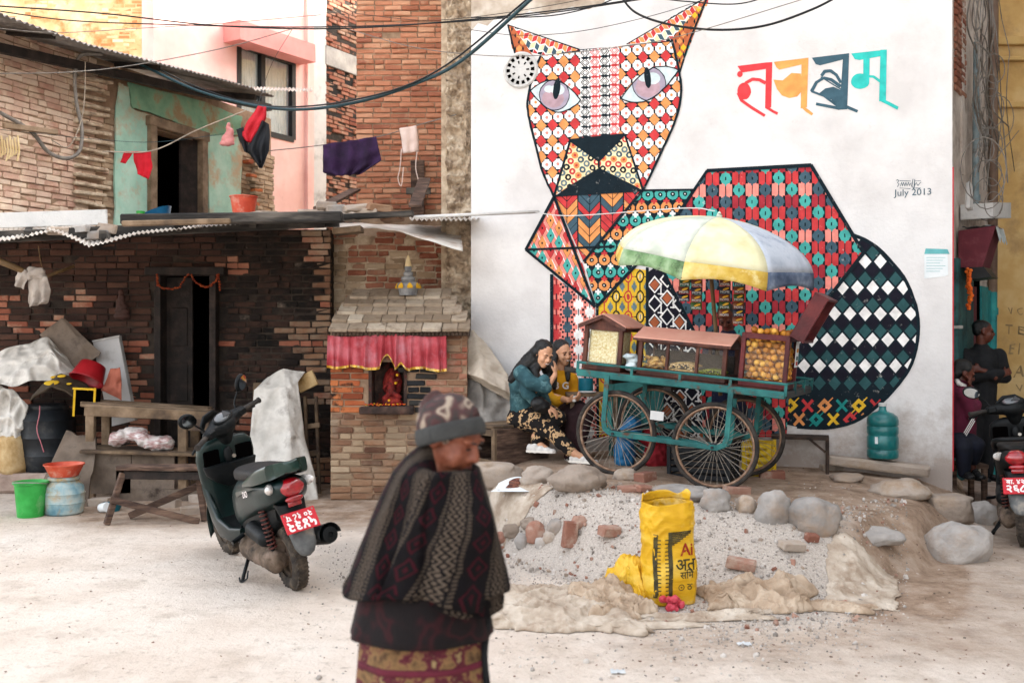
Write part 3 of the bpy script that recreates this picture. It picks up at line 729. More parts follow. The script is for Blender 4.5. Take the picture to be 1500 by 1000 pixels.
# wood frame of the roof: beam ends and posts inside the porch
mb = MB(); mb.bar(P(-20, 348, 9.3), P(496, 324, 9.3), .09, .1); mb.build('eave_beam', 'timber_black', hut, w=True)
for x_ in (40, 150, 260, 370, 470):
    mb = MB(); mb.bar(P(x_, 344 - (x_ > 200) * 10 - (x_ > 350) * 6, 9.0), P(x_ + 5, 334 - (x_ > 200) * 8, 10.9), .06, .07); mb.build('rafter', 'timber_black', hut, w=True)
mb = MB(); mb.bar(P(179, 327, 8.85) + Z * .03, P(502, 323, 8.85) + Z * .03, .12, .095, bev=.012); mb.build('roof_timber', 'timber_black', hut, w=True)
mb = MB(); mb.bar(P(338, 329, 8.75) + Z * .03, P(179, 331, 8.75) + Z * .02, .05, .05, bev=.01); mb.build('roof_timber', 'wood_grey', hut, w=True)
mb = MB(); mb.bar(P(-30, 324, 9.9), P(157, 318, 9.9), .03, .15, bev=.004); mb.build('roof_board', 'concrete_pale', hut, w=True)
mb = MB(); mb.bar(P(500, 318, 9.6), P(606, 313, 9.6), .1, .05, bev=.006); mb.build('roof_board', 'timber_black', hut, w=True)
mb = MB(); mb.bar(P(489, 340, 9.55), P(531, 336, 9.55), .2, .06, bev=.006); mb.build('roof_board', 'wood_grey', hut, w=True)
# ------------------------------------------------------------------ shrine
SY = 9.7
shr = thing('brick_shrine', 'small brick roadside shrine with tiled roof, red curtain and a niche', 'shrine', (P(584, 0, SY).x, SY, 0))
sx0, sx1 = P(484, 0, SY).x, P(684, 0, SY).x; ez = P(0, 492, SY).z
n0, n1, nz0, nz1 = P(543, 0, SY).x, P(593, 0, SY).x, P(0, 600, SY).z, P(0, 530, SY).z
mb = MB(); panel(mb, (0, SY + .014, 0), X, -Yv, sx0, sx1, 0, ez + .04, [(n0, n1, nz0, nz1)], .3)
mb.box(((sx0 + sx1) / 2, SY + .72, (ez) / 2), (sx1 - sx0 - .01, .8, ez)); mb.build('body', 'mortar', shr, w=True)
def tone(px, py, p):
    if n0 - .02 < p.x < n1 + .02 and nz0 - .02 < p.z < nz1 + .02: return None
    n_ = noise.noise(p * 4)
    if px < 543 and 535 < py < 600: return 'brick_niche'
    if 592 < px < 648 and 535 < py < 605: return 'brick_black' if px < 632 + 12 * n_ else 'brick_red'
    if py > 600: return 'brick_brown' if n_ > -.12 else 'brick_dust'
    if px > 645: return 'brick_red' if n_ > -.1 else 'brick_brown'
    return 'brick_red'
brick_wall(shr, (0, SY, 0), X, -Yv, sx0, sx1, .01, ez - .02, tone, L_=.2, H_=.054, gap=.011, proud=.007, wob=.005)
brick_wall(shr, (sx1, SY + .06, 0), Yv, X, 0, .9, .01, ez - .02, lambda px, py, p: 'brick_brown', L_=.2, H_=.054, gap=.011, proud=.006)
mat('soot_stone', '#2c2320', '#4a3a33', '#6a5449', scale=9, bump=.5, rough=.9, dirt='#7a2a22', dscale=7, dlo=.56, dhi=.7)
mb = MB(); mb.box(((n0 + n1) / 2, SY + .26, (nz0 + nz1) / 2), (n1 - n0 + .06, .03, nz1 - nz0 + .06)); mb.box((n0 - .006, SY + .13, (nz0 + nz1) / 2), (.03, .27, nz1 - nz0)); mb.box((n1 + .006, SY + .13, (nz0 + nz1) / 2), (.03, .27, nz1 - nz0)); mb.build('niche', 'soot_stone', shr, w=True)
mat('vermilion', '#5a1613', '#84221d', '#9c3c2e', scale=14, bump=.5, bscale=70, rough=.8, dirt='#2a1815', dscale=12, dlo=.48, dhi=.66)
mb = MB(); ic = P(574, 565, SY + .12)
mb.ell(ic + Vector((0, .06, .02)), (.1, .04, .16)); mb.ell(ic + Vector((0, 0, .09)), (.032, .03, .036)); mb.ell(ic + Vector((0, .01, .12)), (.026, .026, .03))
cap(mb, ic + Vector((0, .01, .05)), .04, ic + Vector((-.01, .01, -.06)), .05); cap(mb, ic + Vector((.03, 0, .04)), .016, ic + Vector((.075, -.03, .07)), .012); cap(mb, ic + Vector((-.03, 0, .04)), .016, ic + Vector((-.075, -.03, -.02)), .014)
cap(mb, ic + Vector((.01, 0, -.06)), .03, ic + Vector((-.07, -.04, -.12)), .024); cap(mb, ic + Vector((0, 0, -.06)), .03, ic + Vector((.08, -.03, -.11)), .024); mb.ell(ic + Vector((0, 0, -.16)), (.11, .07, .045))
idol = blob('idol', mb, 'vermilion', None, voxel=.007, it=3, disp=.003, dsize=.02, label='small stone idol smeared with red powder inside the shrine niche', cat='idol')
mat('petal_yellow', '#d9a520', '#e5b92e', scale=20); mat('petal_red', '#b3222a', '#cf3a34', scale=20); mat('petal_orange', '#cf5a1c', '#e07a28', scale=20, bump=.4)
mb = MB()
for i in range(70):
    mb.ell((rnd(n0 - .05, n1 + .02), SY + rnd(-.07, .05), nz0 + .045 + rnd(0, .015)), (rnd(.006, .014), rnd(.006, .014), .006), seg=6, rings=4, mi=i % 3)
for dx, dz in ((.045, .03), (.06, .11), (-.02, -.14)): mb.ell(ic + Vector((dx, -.06, dz)), .014, seg=7, rings=5, mi=1)
mb.build('offering_petals', ['petal_orange', 'petal_yellow', 'petal_red'], shr, w=True, kind='stuff')
mb = MB(); mb.box(((n0 + n1) / 2, SY - .03, nz0 + .0), (n1 - n0 + .2, .2, .07), bev=.012, jit=.006); mb.build('ledge', 'soot_stone', shr, w=True)
# roof of rows of stone tiles
mat('roof_tile', '#8d7d6b', '#ab9c8a', '#c4b8a7', scale=5, rv=.35, bump=.5, bscale=35, rough=.95, dirt='#75624f', dscale=5, dlo=.5, dhi=.68)
mat('tile_under', '#4b3f37', '#6b5b4e', scale=6, bump=.5, rough=.95)
rows = [(481, 688, 481, 9.58), (486, 684, 468, 9.72), (494, 676, 456, 9.86), (502, 668, 445, 10.0), (512, 660, 434, 10.14)]
for ri, (xa, xb, yy, yw) in enumerate(rows):
    n_ = 8 - ri // 2; x_ = xa
    for k_ in range(n_):
        wd = (xb - xa) / n_ * rnd(.85, 1.15); 
        if k_ == n_ - 1: wd = xb - x_
        a = P(x_ + .4, yy, yw); c = P(x_ + wd - .4, yy, yw); mid = (a + c) / 2
        mb = MB(); mb.box(mid + Vector((0, .12, .03)), (c.x - a.x, .28, .035), Euler((R(20) + rnd(-.03, .03), rnd(-.02, .02), rnd(-.02, .02))).to_matrix(), bev=.006, jit=.004); mb.build('roof_tile', 'roof_tile', shr, w=True)
        x_ += wd
mb = MB(); 
for ri, (xa, xb, yy, yw) in enumerate(rows):
    a = P(xa + 3, yy, yw); c = P(xb - 3, yy, yw); mb.box(((a.x + c.x) / 2, yw + .4, a.z - .035), (c.x - a.x, .7, .07))
mb.build('roof_core', 'tile_under', shr, w=True)
mb = MB(); a = P(487, 488, 9.62); c = P(684, 488, 9.62)
for k_ in range(34):
    x_ = a.x + (c.x - a.x) * (k_ + .5) / 34; mb.box((x_, 9.64, a.z - .005), ((c.x - a.x) / 36, .06, .045), bev=.012)
mb.build('cornice_teeth', 'tile_under', shr, w=True, kind='stuff')
# finial
mat('finial_grey', '#6f7072', '#8b8b8b', '#a3a09c', scale=10, bump=.5, rough=.9); mat('finial_yellow', '#c99a1c', '#dcb338', scale=9, bump=.3, rough=.85); mat('finial_cream', '#c9b184', '#d9c6a0', scale=9, bump=.3, rough=.9)
fc = P(598, 424, 10.12); mb = MB()
mb.lathe([(.09, -.06), (.1, 0), (.118, .03), (.112, .06), (.085, .075), (.07, .085)], fc, 20); mb.lathe([(.06, .085), (.075, .1), (.07, .125), (.05, .135)], fc, 18); mb.lathe([(.04, .135), (.05, .155), (.046, .175), (.03, .185)], fc, 16); mb.lathe([(.03, .185), (.038, .2), (.036, .225), (.03, .235)], fc, 16)
fin = mb.build('finial', 'finial_grey', shr, w=True, smooth=40)
mb = MB(); mb.lathe([(.036, .235), (.034, .25), (.014, .33), (.003, .35)], fc, 14); mb.build('finial_tip', 'finial_cream', fin, w=True, smooth=40)
for k_ in range(8):
    a_ = 2 * math.pi * (k_ + .3) / 8; d = Vector((math.cos(a_), math.sin(a_), 0)); q = Vector((-d.y, d.x, 0)); mb = MB()
    pt = [fc + d * .121 + q * u + Z * v for u, v in ((-.026, .01), (.026, .01), (.03, .03), (.014, .055), (0, .068), (-.014, .055), (-.03, .03))]
    mb.prism([p_ - d * (.012 if p_.z > fc.z + .05 else 0) for p_ in pt], d * .007); mb.build('lotus_petal', 'finial_yellow', fin, w=True)
# red pleated curtain with gold hem
mat('red_cloth', '#98303a', '#b04a52', '#c27078', scale=4, bump=.25, bscale=60, rough=.75, dirt='#b98088', dscale=6, dlo=.5, dhi=.74)
mat('gold_trim', '#b98a26', '#d6b04a', '#e8d9a8', scale=30, bump=.3, rough=.45, metal=.3)
mb = MB(); hm = MB()
def cpt(u, v):
    px = 480 + 174 * u; top = 491 + 2 * math.sin(u * 9); bot = 538 + 5 * u - (18 * math.exp(-((u - .5) / .035) ** 2)) - 10 * math.exp(-((u - .62) / .02) ** 2) + 2 * math.sin(u * 22)
    y = top + (bot - top) * v; p = P(px + 2.5 * v * math.sin(u * 50) - 3 * v * (.5 - u), y, SY - .075)
    p.y += (.022 * math.sin(u * 95 + 1.3 * math.sin(u * 11)) + .012 * math.sin(u * 41)) * (.35 + .65 * v); return p
mb.grid(cpt, 190, 12); cur = mb.build('curtain', 'red_cloth', shr, w=True, smooth=True, thick=.003)
hm.grid(lambda u, v: cpt(u, .93 + .075 * v) + Vector((0, -.006, 0)), 190, 2); hm.build('gold_hem', 'gold_trim', cur, w=True, smooth=True)

# ------------------------------------------------------------------ right side: shop front, ochre house
QA, QB = Vector((4.2, 9.62, 0)), Vector((5.75, 11.85, 0)); QD = (QB - QA).normalized(); QN = Vector((QD.y, -QD.x, 0))
def QW(px, py, off=0.0): return ray_plane(px, py, QA, QN, off)
def qu(px): return (QW(px, 492) - QA).dot(QD)
shop = thing('shop_front', 'narrow shop front with teal shutters beyond the corner of the painted wall', 'shop', tuple(QA))
mat('shop_wall', '#b0a298', '#c7bcb2', '#d8d0c8', scale=3, bump=.4, rough=.9, dirt='#8a7d74', dscale=2.4, dlo=.52, dhi=.7)
mat('teal_paint', '#1f6f72', '#2b8a8b', '#3a9c98', scale=4, bump=.25, rough=.6, dirt='#27474a', dscale=5, dlo=.56, dhi=.72)
mat('teal_dark', '#24494c', '#2f5d5e', '#3d6e6c', scale=4, bump=.3, rough=.65, dirt='#1b2c2e', dscale=6, dlo=.52, dhi=.7)
mb = MB(); panel(mb, QA, QD, QN, -.4, (QB - QA).length, -.1, 7.5, (), .3); mb.build('wall', 'shop_wall', shop, w=True)
for i, (a, c, m_) in enumerate(((1396, 1408, 'teal_dark'), (1408, 1419, 'teal_dark'), (1431, 1441, 'teal_paint'), (1441, 1449, 'teal_paint'))):
    y0 = 380 if i < 2 else 420 + (i - 2) * 6; z1 = QW((a + c) / 2, y0).z; mb = MB(); panel(mb, QA + QN * .05, QD, QN, qu(a), qu(c) - .01, .15, z1, (), .045); mb.build('shutter', m_, shop, w=True)
mat('maroon_paint', '#5a1f2b', '#6f2b38', scale=4, bump=.2, rough=.7, dirt='#7d4a50', dscale=4, dlo=.55, dhi=.75)
mb = MB(); panel(mb, QA + QN * .045, QD, QN, qu(1420), qu(1424), .15, QW(1422, 420).z, (), .04); mb.build('door_post', 'maroon_paint', shop, w=True)
mb = MB(); panel(mb, QA + QN * .03, QD, QN, qu(1419) + .03, qu(1431), .15, QW(1424, 395).z, (), .02); mb.build('doorway', 'void_black', shop, w=True)
mb = MB(); mb.box(QW(1403, 479, .1) , (.05, .09, .03), Matrix((QD, -QN, Z)).transposed(), bev=.004); mb.build('bolt', 'concrete', shop, w=True)
# concrete ledge and maroon box sign
mb = MB(); mb.prism([QW(1407, 300, .02), QW(1437, 300, .02), QW(1437, 322, .02), QW(1407, 322, .02)], QN * .3); mb.build('ledge', 'concrete_pale', shop, w=True)
mb = MB(); s0 = QW(1396, 345, .05); s1_ = QW(1446, 345, .05); dp = QN * .55
a0, a1 = QW(1404, 338, .03), QW(1404, 392, .03)
mb.prism([a0, a1, a1 + QN * .22, a0 + QN * .34 + Z * .03], QD * .4); aw = mb.build('awning_box', 'maroon_paint', shop, w=True)
mat('plastic_film', '#9fb0b4', '#c2cdd0', '#e3e8e8', scale=6, bump=.6, bscale=18, rough=.25, spec=.5); mat('black_plastic', '#121315', '#1d1f22', scale=8, bump=.1, rough=.45)
mb = MB(); mb.prism([a1 + QN * .05, a1 + QN * .23, a1 + QN * .3 - Z * .1, a1 + QN * .1 - Z * .12], QD * .4); mb.build('awning_underside', 'black_plastic', aw, w=True)
mb = MB(); mb.grid(lambda u, v: a0 + QN * (.03 + .34 * u) + Z * (.035 + .02 * noise.noise((u * 9, v * 5, 0))) + QD * (v * .5) - Z * (.25 * max(0, u - .9) * 10 * (.6 + .3 * noise.noise((v * 6, 0, 0)))), 20, 8); mb.build('plastic_sheet', 'plastic_film', aw, w=True, smooth=True)
mat('pipe_grey', '#6e7e83', '#87979b', '#9aa6a8', scale=6, bump=.15, rough=.6, dirt='#5a4a40', dscale=6, dlo=.55, dhi=.7); mat('pipe_brown', '#6b564a', '#84705f', scale=5, bump=.2, rough=.7)
mb = MB(); mb.tube([QW(1431, 62, .08), QW(1430, 160, .08), QW(1429, 300, .08)], .035, 10)
for y_ in (155, 290): mb.lathe([(.042, -.03), (.042, .03)], QW(1430, y_, .08), 10)
mb.build('drainpipe', 'pipe_grey', shop, w=True, smooth=40)
mb = MB(); mb.tube([QW(1456, -30, .06), QW(1455, 300, .06), QW(1454, 430, .06)], .05, 10); mb.build('drainpipe', 'pipe_brown', shop, w=True, smooth=40)
mb = MB(); mb.tube([QW(1454, 428, .06), QW(1453, 560, .06), QW(1453, 700, .06)], .05, 10); mb.lathe([(.062, -.04), (.062, .04)], QW(1454, 456, .06), 10); mb.build('drainpipe', 'teal_paint', shop, w=True, smooth=40)
mb = MB(); mb.box(QW(1441, 200, .1), (.2, .07, .2), Matrix((QD, -QN, Z)).transposed(), bev=.006); mb.build('meter_box', 'concrete', shop, w=True)
mb = MB(); mb.box(QW(1420, 288, .2), (.14, .04, .26), Matrix((QD, -QN, Z)).transposed() @ Euler((0, .15, 0)).to_matrix(), bev=.01, jit=.008); mb.build('torn_board', 'concrete_pale', shop, w=True)
brick_wall(shop, QA + QN * .02, QD, QN, qu(1397), qu(1412), 4.05, 6.2, lambda px, py, p: 'brick_red', L_=.2, H_=.056, gap=.012)
mb = MB(); mb.box(QW(1410, 120, .01), (.12, .02, 1.9), Matrix((QD, -QN, Z)).transposed()); mb.build('downstand', 'shop_wall', shop, w=True)
# steps in front of the shop
mat('step_stone', '#8d7b70', '#a39186', '#b5a69b', scale=5, bump=.4, rough=.9)
mb = MB(); mb.box((4.72, 9.65, .07), (.9, .8, .14), (0, 0, .3), bev=.015); mb.build('stone_step', 'step_stone', label='worn flat stone step under the standing man in black', cat='step')

OY = 12.1
mat('ochre_wall', '#b8965f', '#c9a972', '#d6bc8c', scale=2, bump=.35, bscale=25, rough=.92, dirt='#a58a64', dscale=2.2, dlo=.52, dhi=.72)
och = thing('ochre_house', 'tall ochre plastered house with scrawled black graffiti at the right edge', 'house', (7, OY, 0))
mb = MB(); mb.box((8.2, OY + 6, 6.6), (5.0, 12, 13.4)); mb.build('wall', 'ochre_wall', och, w=True)
mat('ochre_light', '#c0a068', '#cfb27c', scale=3, bump=.3, rough=.9)
for y_, h_ in ((62, .1), (88, .05), (155, .07)):
    mb = MB(); p = P(1480, y_, OY); mb.box((8.2, OY - .03, p.z), (5.04, .1, h_), bev=.01); mb.build('cornice', 'ochre_light', och, w=True)
mat('graffiti_ink', '#7a6a50', '#a58f6a', scale=9, rough=.9)
mb = MB(); th = .012
for s_, x_, y_, h_ in (('V C', 1488, 456, .09), ('T E', 1486, 484, .13), ('E I', 1486, 512, .12), ('F A', 1484, 545, .14), ('V', 1493, 570, .1)):
    q_ = text_mb(s_, (P(x_, y_, OY - .006), Vector((1, 0, rnd(-.12, .12))), Vector((rnd(-.15, .15), 0, 1))), h_ * 1.35); mb.add([v + Vector((.03 * noise.noise(v * 9), 0, .03 * noise.noise(v * 9 + Vector((4, 4, 4))))) for v in q_.v], q_.f)
mb.build('graffiti', 'graffiti_ink', och, w=True, kind='stuff')
# unseen houses added along the right side of the street to block the sun
mb = MB(); mb.box((8.9, 1.0, 6.3), (4.4, 22, 12.6))
for k_ in range(7):
    for fl in range(4): mb.box((6.69, -8.5 + k_ * 2.9, 1.8 + fl * 2.9), (.06, 1.0, 1.4))
mb.build('sun_blocking_houses', 'concrete', kind='structure')
# ------------------------------------------------------------------ mural, painted flat on the wall, in photo coordinates mapped to the wall plane
PAL = dict(ink='#1b2a32', red='#c4484a', orange='#dd9a62', teal='#54aaa2', slate='#4c6470', pink='#e79488', white='#eceae7', cream='#ecd9b0', yellow='#dfb93c', plum='#24222f', deepteal='#3a5f61', brown='#b46a48', dred='#a63a44', grey='#6d8288', lilac='#a79fae', rose='#b39aa2', pale='#c9d6d8', olive='#7d8a52', dteal='#2c8f8a')
PK = list(PAL)
for k_ in PK: mat('paint_' + k_, PAL[k_], scale=14, rough=.9, bump=.25, bscale=40, spec=.2, dirt='#d6d2cc' if k_ not in ('white', 'cream', 'pale') else '#b9b2aa', dscale=16, dlo=.62, dhi=.86)
PM = ['paint_' + k_ for k_ in PK]
def clip(poly, conv):
    """Sutherland-Hodgman against a convex polygon"""
    ar = sum(a[0] * b_[1] - b_[0] * a[1] for a, b_ in zip(conv, conv[1:] + conv[:1])); sg = 1 if ar > 0 else -1
    out = poly
    for a, b_ in zip(conv, conv[1:] + conv[:1]):
        inp, out = out, []
        if not inp: break
        f = lambda p: sg * ((b_[0] - a[0]) * (p[1] - a[1]) - (b_[1] - a[1]) * (p[0] - a[0]))
        for p, q in zip(inp, inp[1:] + inp[:1]):
            fp, fq = f(p), f(q)
            if fp >= 0: out.append(p)
            if fp * fq < 0:
                t_ = fp / (fp - fq); out.append((p[0] + (q[0] - p[0]) * t_, p[1] + (q[1] - p[1]) * t_))
    return out
class Paint:
    def __init__(s): s.mb = MB(); s.regs = None
    def poly(s, pts, col, lay, regs='x'):
        regs = s.regs if regs == 'x' else regs
        for c in (regs or [None]):
            q = clip(list(pts), c) if c else list(pts)
            q = [(x + .75 * noise.noise((x * .15, y * .15, 0)) + .3 * noise.noise((x * .6, y * .6, 5)), y + .75 * noise.noise((x * .15, y * .15, 9)) + .3 * noise.noise((x * .6, y * .6, 3))) for x, y in q]
            if len(q) >= 3: s.mb.add([MW(x, y, .002 + .0011 * lay) for x, y in q], [list(range(len(q)))], PK.index(col))
    def fill(s, col, lay):
        for c in s.regs: s.poly(c, col, lay, None)
    def stroke(s, pts, wd, col='ink', lay=8, taper=0, regs=None):
        n = len(pts)
        for i in range(n - 1):
            (x0, y0), (x1, y1) = pts[i], pts[i + 1]; dx, dy = x1 - x0, y1 - y0; l = math.hypot(dx, dy) or 1; nx, ny = -dy / l, dx / l; e = wd * .3
            w0 = wd if not taper else wd * (1 - taper * i / (n - 1)); w1 = wd if not taper else wd * (1 - taper * (i + 1) / (n - 1))
            x0 -= dx / l * e * .3; y0 -= dy / l * e * .3; x1 += dx / l * e * .3; y1 += dy / l * e * .3
            s.poly([(x0 + nx * w0 / 2, y0 + ny * w0 / 2), (x1 + nx * w1 / 2, y1 + ny * w1 / 2), (x1 - nx * w1 / 2, y1 - ny * w1 / 2), (x0 - nx * w0 / 2, y0 - ny * w0 / 2)], col, lay + .02 * (i % 2), regs)
    def ngon(s, x, y, rx, ry, n, col, lay, rot=0, regs='x'):
        s.poly([(x + rx * math.cos(rot + 2 * math.pi * i / n), y + ry * math.sin(rot + 2 * math.pi * i / n)) for i in range(n)], col, lay, regs)
    def ring(s, x, y, r0, r1, n, col, lay, ky=1, rot=0):
        for i in range(n):
            a, b_ = rot + 2 * math.pi * i / n, rot + 2 * math.pi * (i + 1) / n
            s.poly([(x + r0 * math.cos(a), y + ky * r0 * math.sin(a)), (x + r1 * math.cos(a), y + ky * r1 * math.sin(a)), (x + r1 * math.cos(b_), y + ky * r1 * math.sin(b_)), (x + r0 * math.cos(b_), y + ky * r0 * math.sin(b_))], col, lay)
    def rect(s, x, y, w_, h_, col, lay): s.poly([(x - w_ / 2, y - h_ / 2), (x + w_ / 2, y - h_ / 2), (x + w_ / 2, y + h_ / 2), (x - w_ / 2, y + h_ / 2)], col, lay)
    def step(s, x, y, rx, ry, col, lay, k=3):
        """diamond with stepped edges"""
        for i in range(k):
            a = (i + .55) / k; s.rect(x, y, 2 * rx * a, 2 * ry * (1 - (i + .1) / k), col, lay + .04 * i)
    def done(s, name, parent=house):
        return s.mb.build(name, PM, parent, w=True, recalc=False, kind='stuff')
def sub(pts): return pts
def curve2(pts, k=6): return [(p.x, p.y) for p in spline([Vector((a, b_, 0)) for a, b_ in pts], k)]
# --- head
hl = curve2([(792, 82), (781, 108), (775, 135), (773, 162), (784, 210), (795, 252), (811.5, 288)]); hr = curve2([(942, 279), (969, 222), (990, 174), (997.5, 138), (995, 105), (984, 58)])
head = hl + hr + [(907, 68), (849, 73)]
p = Paint(); p.regs = [head]; p.fill('ink', 0)
sxp, syp = 16.6, 23.0
for j in range(-1, 13):
    for i in range(-1, 16):
        sh = -.9 * i * 1.0
        x, y = 776 + i * sxp, 62 + j * syp + sh * 1.0 + 8
        for dx, dy in ((0, 0), (1, 0), (0, 1), (-1, 0), (0, -1)):
            p.ngon(x + dx * 3.9, y + dy * 4.6, 4.0, 4.6, 4, 'red' if (i + j) % 2 else 'orange', 1 + .05 * abs(dx) + .1 * abs(dy), 0) if (dx or dy) else None
        x2, y2 = x + sxp / 2, y + syp / 2 - .5
        p.rect(x2, y2, 14, 6.6, 'white', 1.2); p.rect(x2, y2, 6.4, 15, 'white', 1.25); p.rect(x2, y2, 10, 10.4, 'white', 1.3); p.ngon(x2, y2, 2.3, 2.6, 6, 'orange' if j % 3 == 0 else 'pink', 1.5)
p.done('painted_face')
# bridge of the nose
p = Paint(); p.regs = [[(850, 74), (907, 68), (907, 197), (857, 203), (850, 198)]]; p.fill('white', 2.2)
for c in range(4):
    col = 'ink' if c % 2 == 0 else 'red'; x = 857 + c * 14.3
    for j in range(-1, 12):
        y = 78 + j * 14.4 - c * 1.3
        for k_, (rr, cc) in enumerate(((7.4, col), (5.6, 'white'), (4.4, col), (2.9, 'white'))): p.ngon(x, y, rr * .97, rr * 1.02, 4, cc, 2.5 + .15 * k_)
        p.ngon(x, y + 7.2, 7.2, 3.4, 4, col, 2.45); p.ngon(x + 7.1, y + 7.2, 1.7, 5, 4, col, 2.46)
p.done('painted_nose_band')
# muzzle
p = Paint(); p.regs = None
p.poly([(833, 204), (916, 195), (880, 234), (875, 234)], 'ink', 3); p.poly([(877, 243), (942, 279), (812, 288)], 'ink', 3)
for reg, ang in (([(836, 208), (877, 237), (877, 246), (812, 286)], .62), ([(914, 199), (878, 237), (878, 246), (941, 278)], -.72)):
    p.regs = [reg]; p.fill('cream', 3.2); cs = ['ink', 'slate', 'red', 'grey', 'orange']
    for i in range(-9, 10):
        for j in range(-9, 10):
            x = 868 + i * 10.6 * math.cos(ang) - j * 10.6 * math.sin(ang) * 1.0; y = 246 + i * 10.6 * math.sin(ang) + j * 10.6 * math.cos(ang)
            c = cs[(i * 2 + j * 3) % 5]; p.ngon(x, y, 5, 5, 8, c, 3.4, ang); p.ngon(x, y, 2.1, 2.1, 6, 'cream' if c != 'orange' else 'red', 3.5)
p.regs = None
for q in ([(835, 206), (812, 287)], [(835, 206), (877, 236)], [(915, 197), (942, 279)], [(915, 197), (877, 236)], [(877, 234), (877, 246)]): p.stroke(q, 3.2, 'ink', 4.5)
p.done('painted_muzzle')
# eyes
p = Paint(); p.regs = None
for (ax, ay), (bx, by), (ix, iy), rr, (qx, qy, qa), up_, dn in (((777, 133), (850.5, 147), (812, 139.5), 22.5, (815.5, 130, .12), 22, 24), ((909.5, 144.5), (994, 103), (951, 123), 25, (948.5, 114, -.1), 22, 22)):
    n = 18; upp = []; low = []
    for i in range(n + 1):
        u = i / n; s_ = math.sin(math.pi * u); x = ax + (bx - ax) * u; y = ay + (by - ay) * u; upp.append((x, y - up_ * s_ ** .9)); low.append((x, y + dn * s_ ** .9))
    eye = upp + low[::-1][1:-1]
    p.poly(eye, 'pale', 5); p.stroke(upp, 1.8, 'ink', 6.6); p.stroke(low, 1.8, 'ink', 6.6)
    p.ngon(ix, iy, rr, rr * 1.02, 28, 'ink', 5.3, 0, [eye]); p.ngon(ix, iy, rr - 1.2, rr - 1, 28, 'lilac', 5.6, 0, [eye])
    p.ngon(ix - 2, iy + 5, rr * .72, rr * .6, 20, 'rose', 5.8, 0, [eye]); p.ngon(ix + 5, iy - 8, rr * .45, rr * .35, 14, 'pale', 5.9, .3, [eye]); p.ngon(ix - 8, iy - 9, rr * .3, rr * .24, 12, 'pale', 6.0, .3, [eye]); p.ngon(ix + 6, iy + 8, rr * .3, rr * .3, 14, 'rose', 6.0, .3, [eye])
    p.poly([(qx + 15.5 * s_ * math.cos(t_) * .33 + (-15.5 * math.sin(qa) * 0) - math.sin(t_) * 15 * math.tan(qa) * -1, qy - 15.5 * math.sin(t_)) for t_ in [2 * math.pi * i / 16 for i in range(16)] for s_ in (1,)], 'ink', 6.4)
p.done('painted_eyes')
# ears: slanted little bricks
p = Paint()
for reg, ang, org in (([(744, 37), (849, 73), (792, 83), (766, 74), (750, 70)], .3, (744, 40)), ([(1039, -8), (1036, 8), (986, 60), (918, 65)], -.52, (918, 66))):
    p.regs = [reg]; p.fill('white', .2); cs = ['red', 'ink', 'cream', 'orange', 'ink', 'slate', 'olive']
    ca, sa = math.cos(ang), math.sin(ang)
    for i in range(-2, 24):
        for j in range(-6, 7):
            a_ = 1 if i % 2 else -1; q = []
            for u, v in ((0, 0), (1, 0), (1, 1), (0, 1)):
                lx = i * 6.6 + u * 6.0; ly = j * 10.6 + v * 8.6 + a_ * 3.4 * (u - .5); q.append((org[0] + lx * ca - ly * sa, org[1] + lx * sa + ly * ca))
            p.poly(q, cs[(i * 3 + j * 2 + (i // 2)) % 7], .8)
for reg in ([(744, 37), (752, 40), (786, 90), (780, 104), (750, 71)], [(1039, -8), (996, 106), (984, 58)]):
    p.regs = [reg]; p.fill('brown', .9)
    for i in range(-4, 14):
        for j in range(0, 12):
            x, y = reg[0][0] + (i + .5 * (j % 2)) * 11 - 60 * (reg[0][0] > 900), -6 + j * 9.5 + (30 if reg[0][0] < 900 else 0)
            p.step(x, y, 5, 5, ('orange', 'brown', 'yellow' if reg[0][0] > 900 else 'orange', 'teal' if j > 7 else 'brown')[(i + j) % 4], 1.2); p.ngon(x + 5.5, y, 1.5, 4, 4, 'ink', 1.5)
p.regs = None; p.stroke([(744, 37), (756, 84)], 2.5, 'ink', 2); p.stroke([(1038, -8), (1010, 60), (996, 106)], 3, 'ink', 2); p.stroke([(744, 37), (849, 73)], 1.6, 'ink', 2); p.stroke([(918, 65), (1036, -4)], 1.6, 'ink', 2)
p.stroke(hl, 3.2, 'ink', 7); p.stroke(hr, 3.6, 'ink', 7); p.done('painted_ears')
# neck left: long diamonds
p = Paint(); p.regs = [[(812, 288), (770, 366), (872, 449), (852, 382)]]; p.fill('pink', 0)
for i in range(-1, 11):
    for j in range(0, 17):
        x, y = 770 + i * 12.2, 290 + j * 22 + (11 if i % 2 else 0)
        c = ('red', 'teal', 'orange')[(i + 2 * j) % 3]; p.ngon(x, y, 6.6, 12.5, 4, 'ink', .4); p.ngon(x, y, 6.1, 11.8, 4, c, .6); p.ngon(x, y, 1.4, 2, 6, 'ink', 1); p.poly([(x + 2, y - 9), (x + 11, y + 9), (x + 10, y + 10), (x + 1, y - 8)], 'white', .55)
p.done('painted_neck')
# chevrons
p = Paint(); p.regs = [[(813, 288), (941, 279.5), (855, 384)]]; p.fill('ink', 0); cs = ['red', 'orange', 'slate']
for c in range(4):
    x0 = 813 + c * 33.4
    for j in range(-3, 16):
        y = 268 + j * 11.6 + (c % 2) * 6 - c * 1.5
        col = cs[(j // 2 + c * 2) % 3] if j % 4 < 3 else cs[(j // 2 + c) % 3]
        for sgn in (0, 1):
            xa, xm = x0 + 1.0 + sgn * 16.7, x0 + 16.7 + sgn * 15.7
            ya, ym = (y, y + 16) if sgn == 0 else (y + 16, y)
            p.poly([(xa, ya), (xm, ym), (xm, ym + 10.2), (xa, ya + 10.2)], col, .6)
p.done('painted_chest_chevrons')
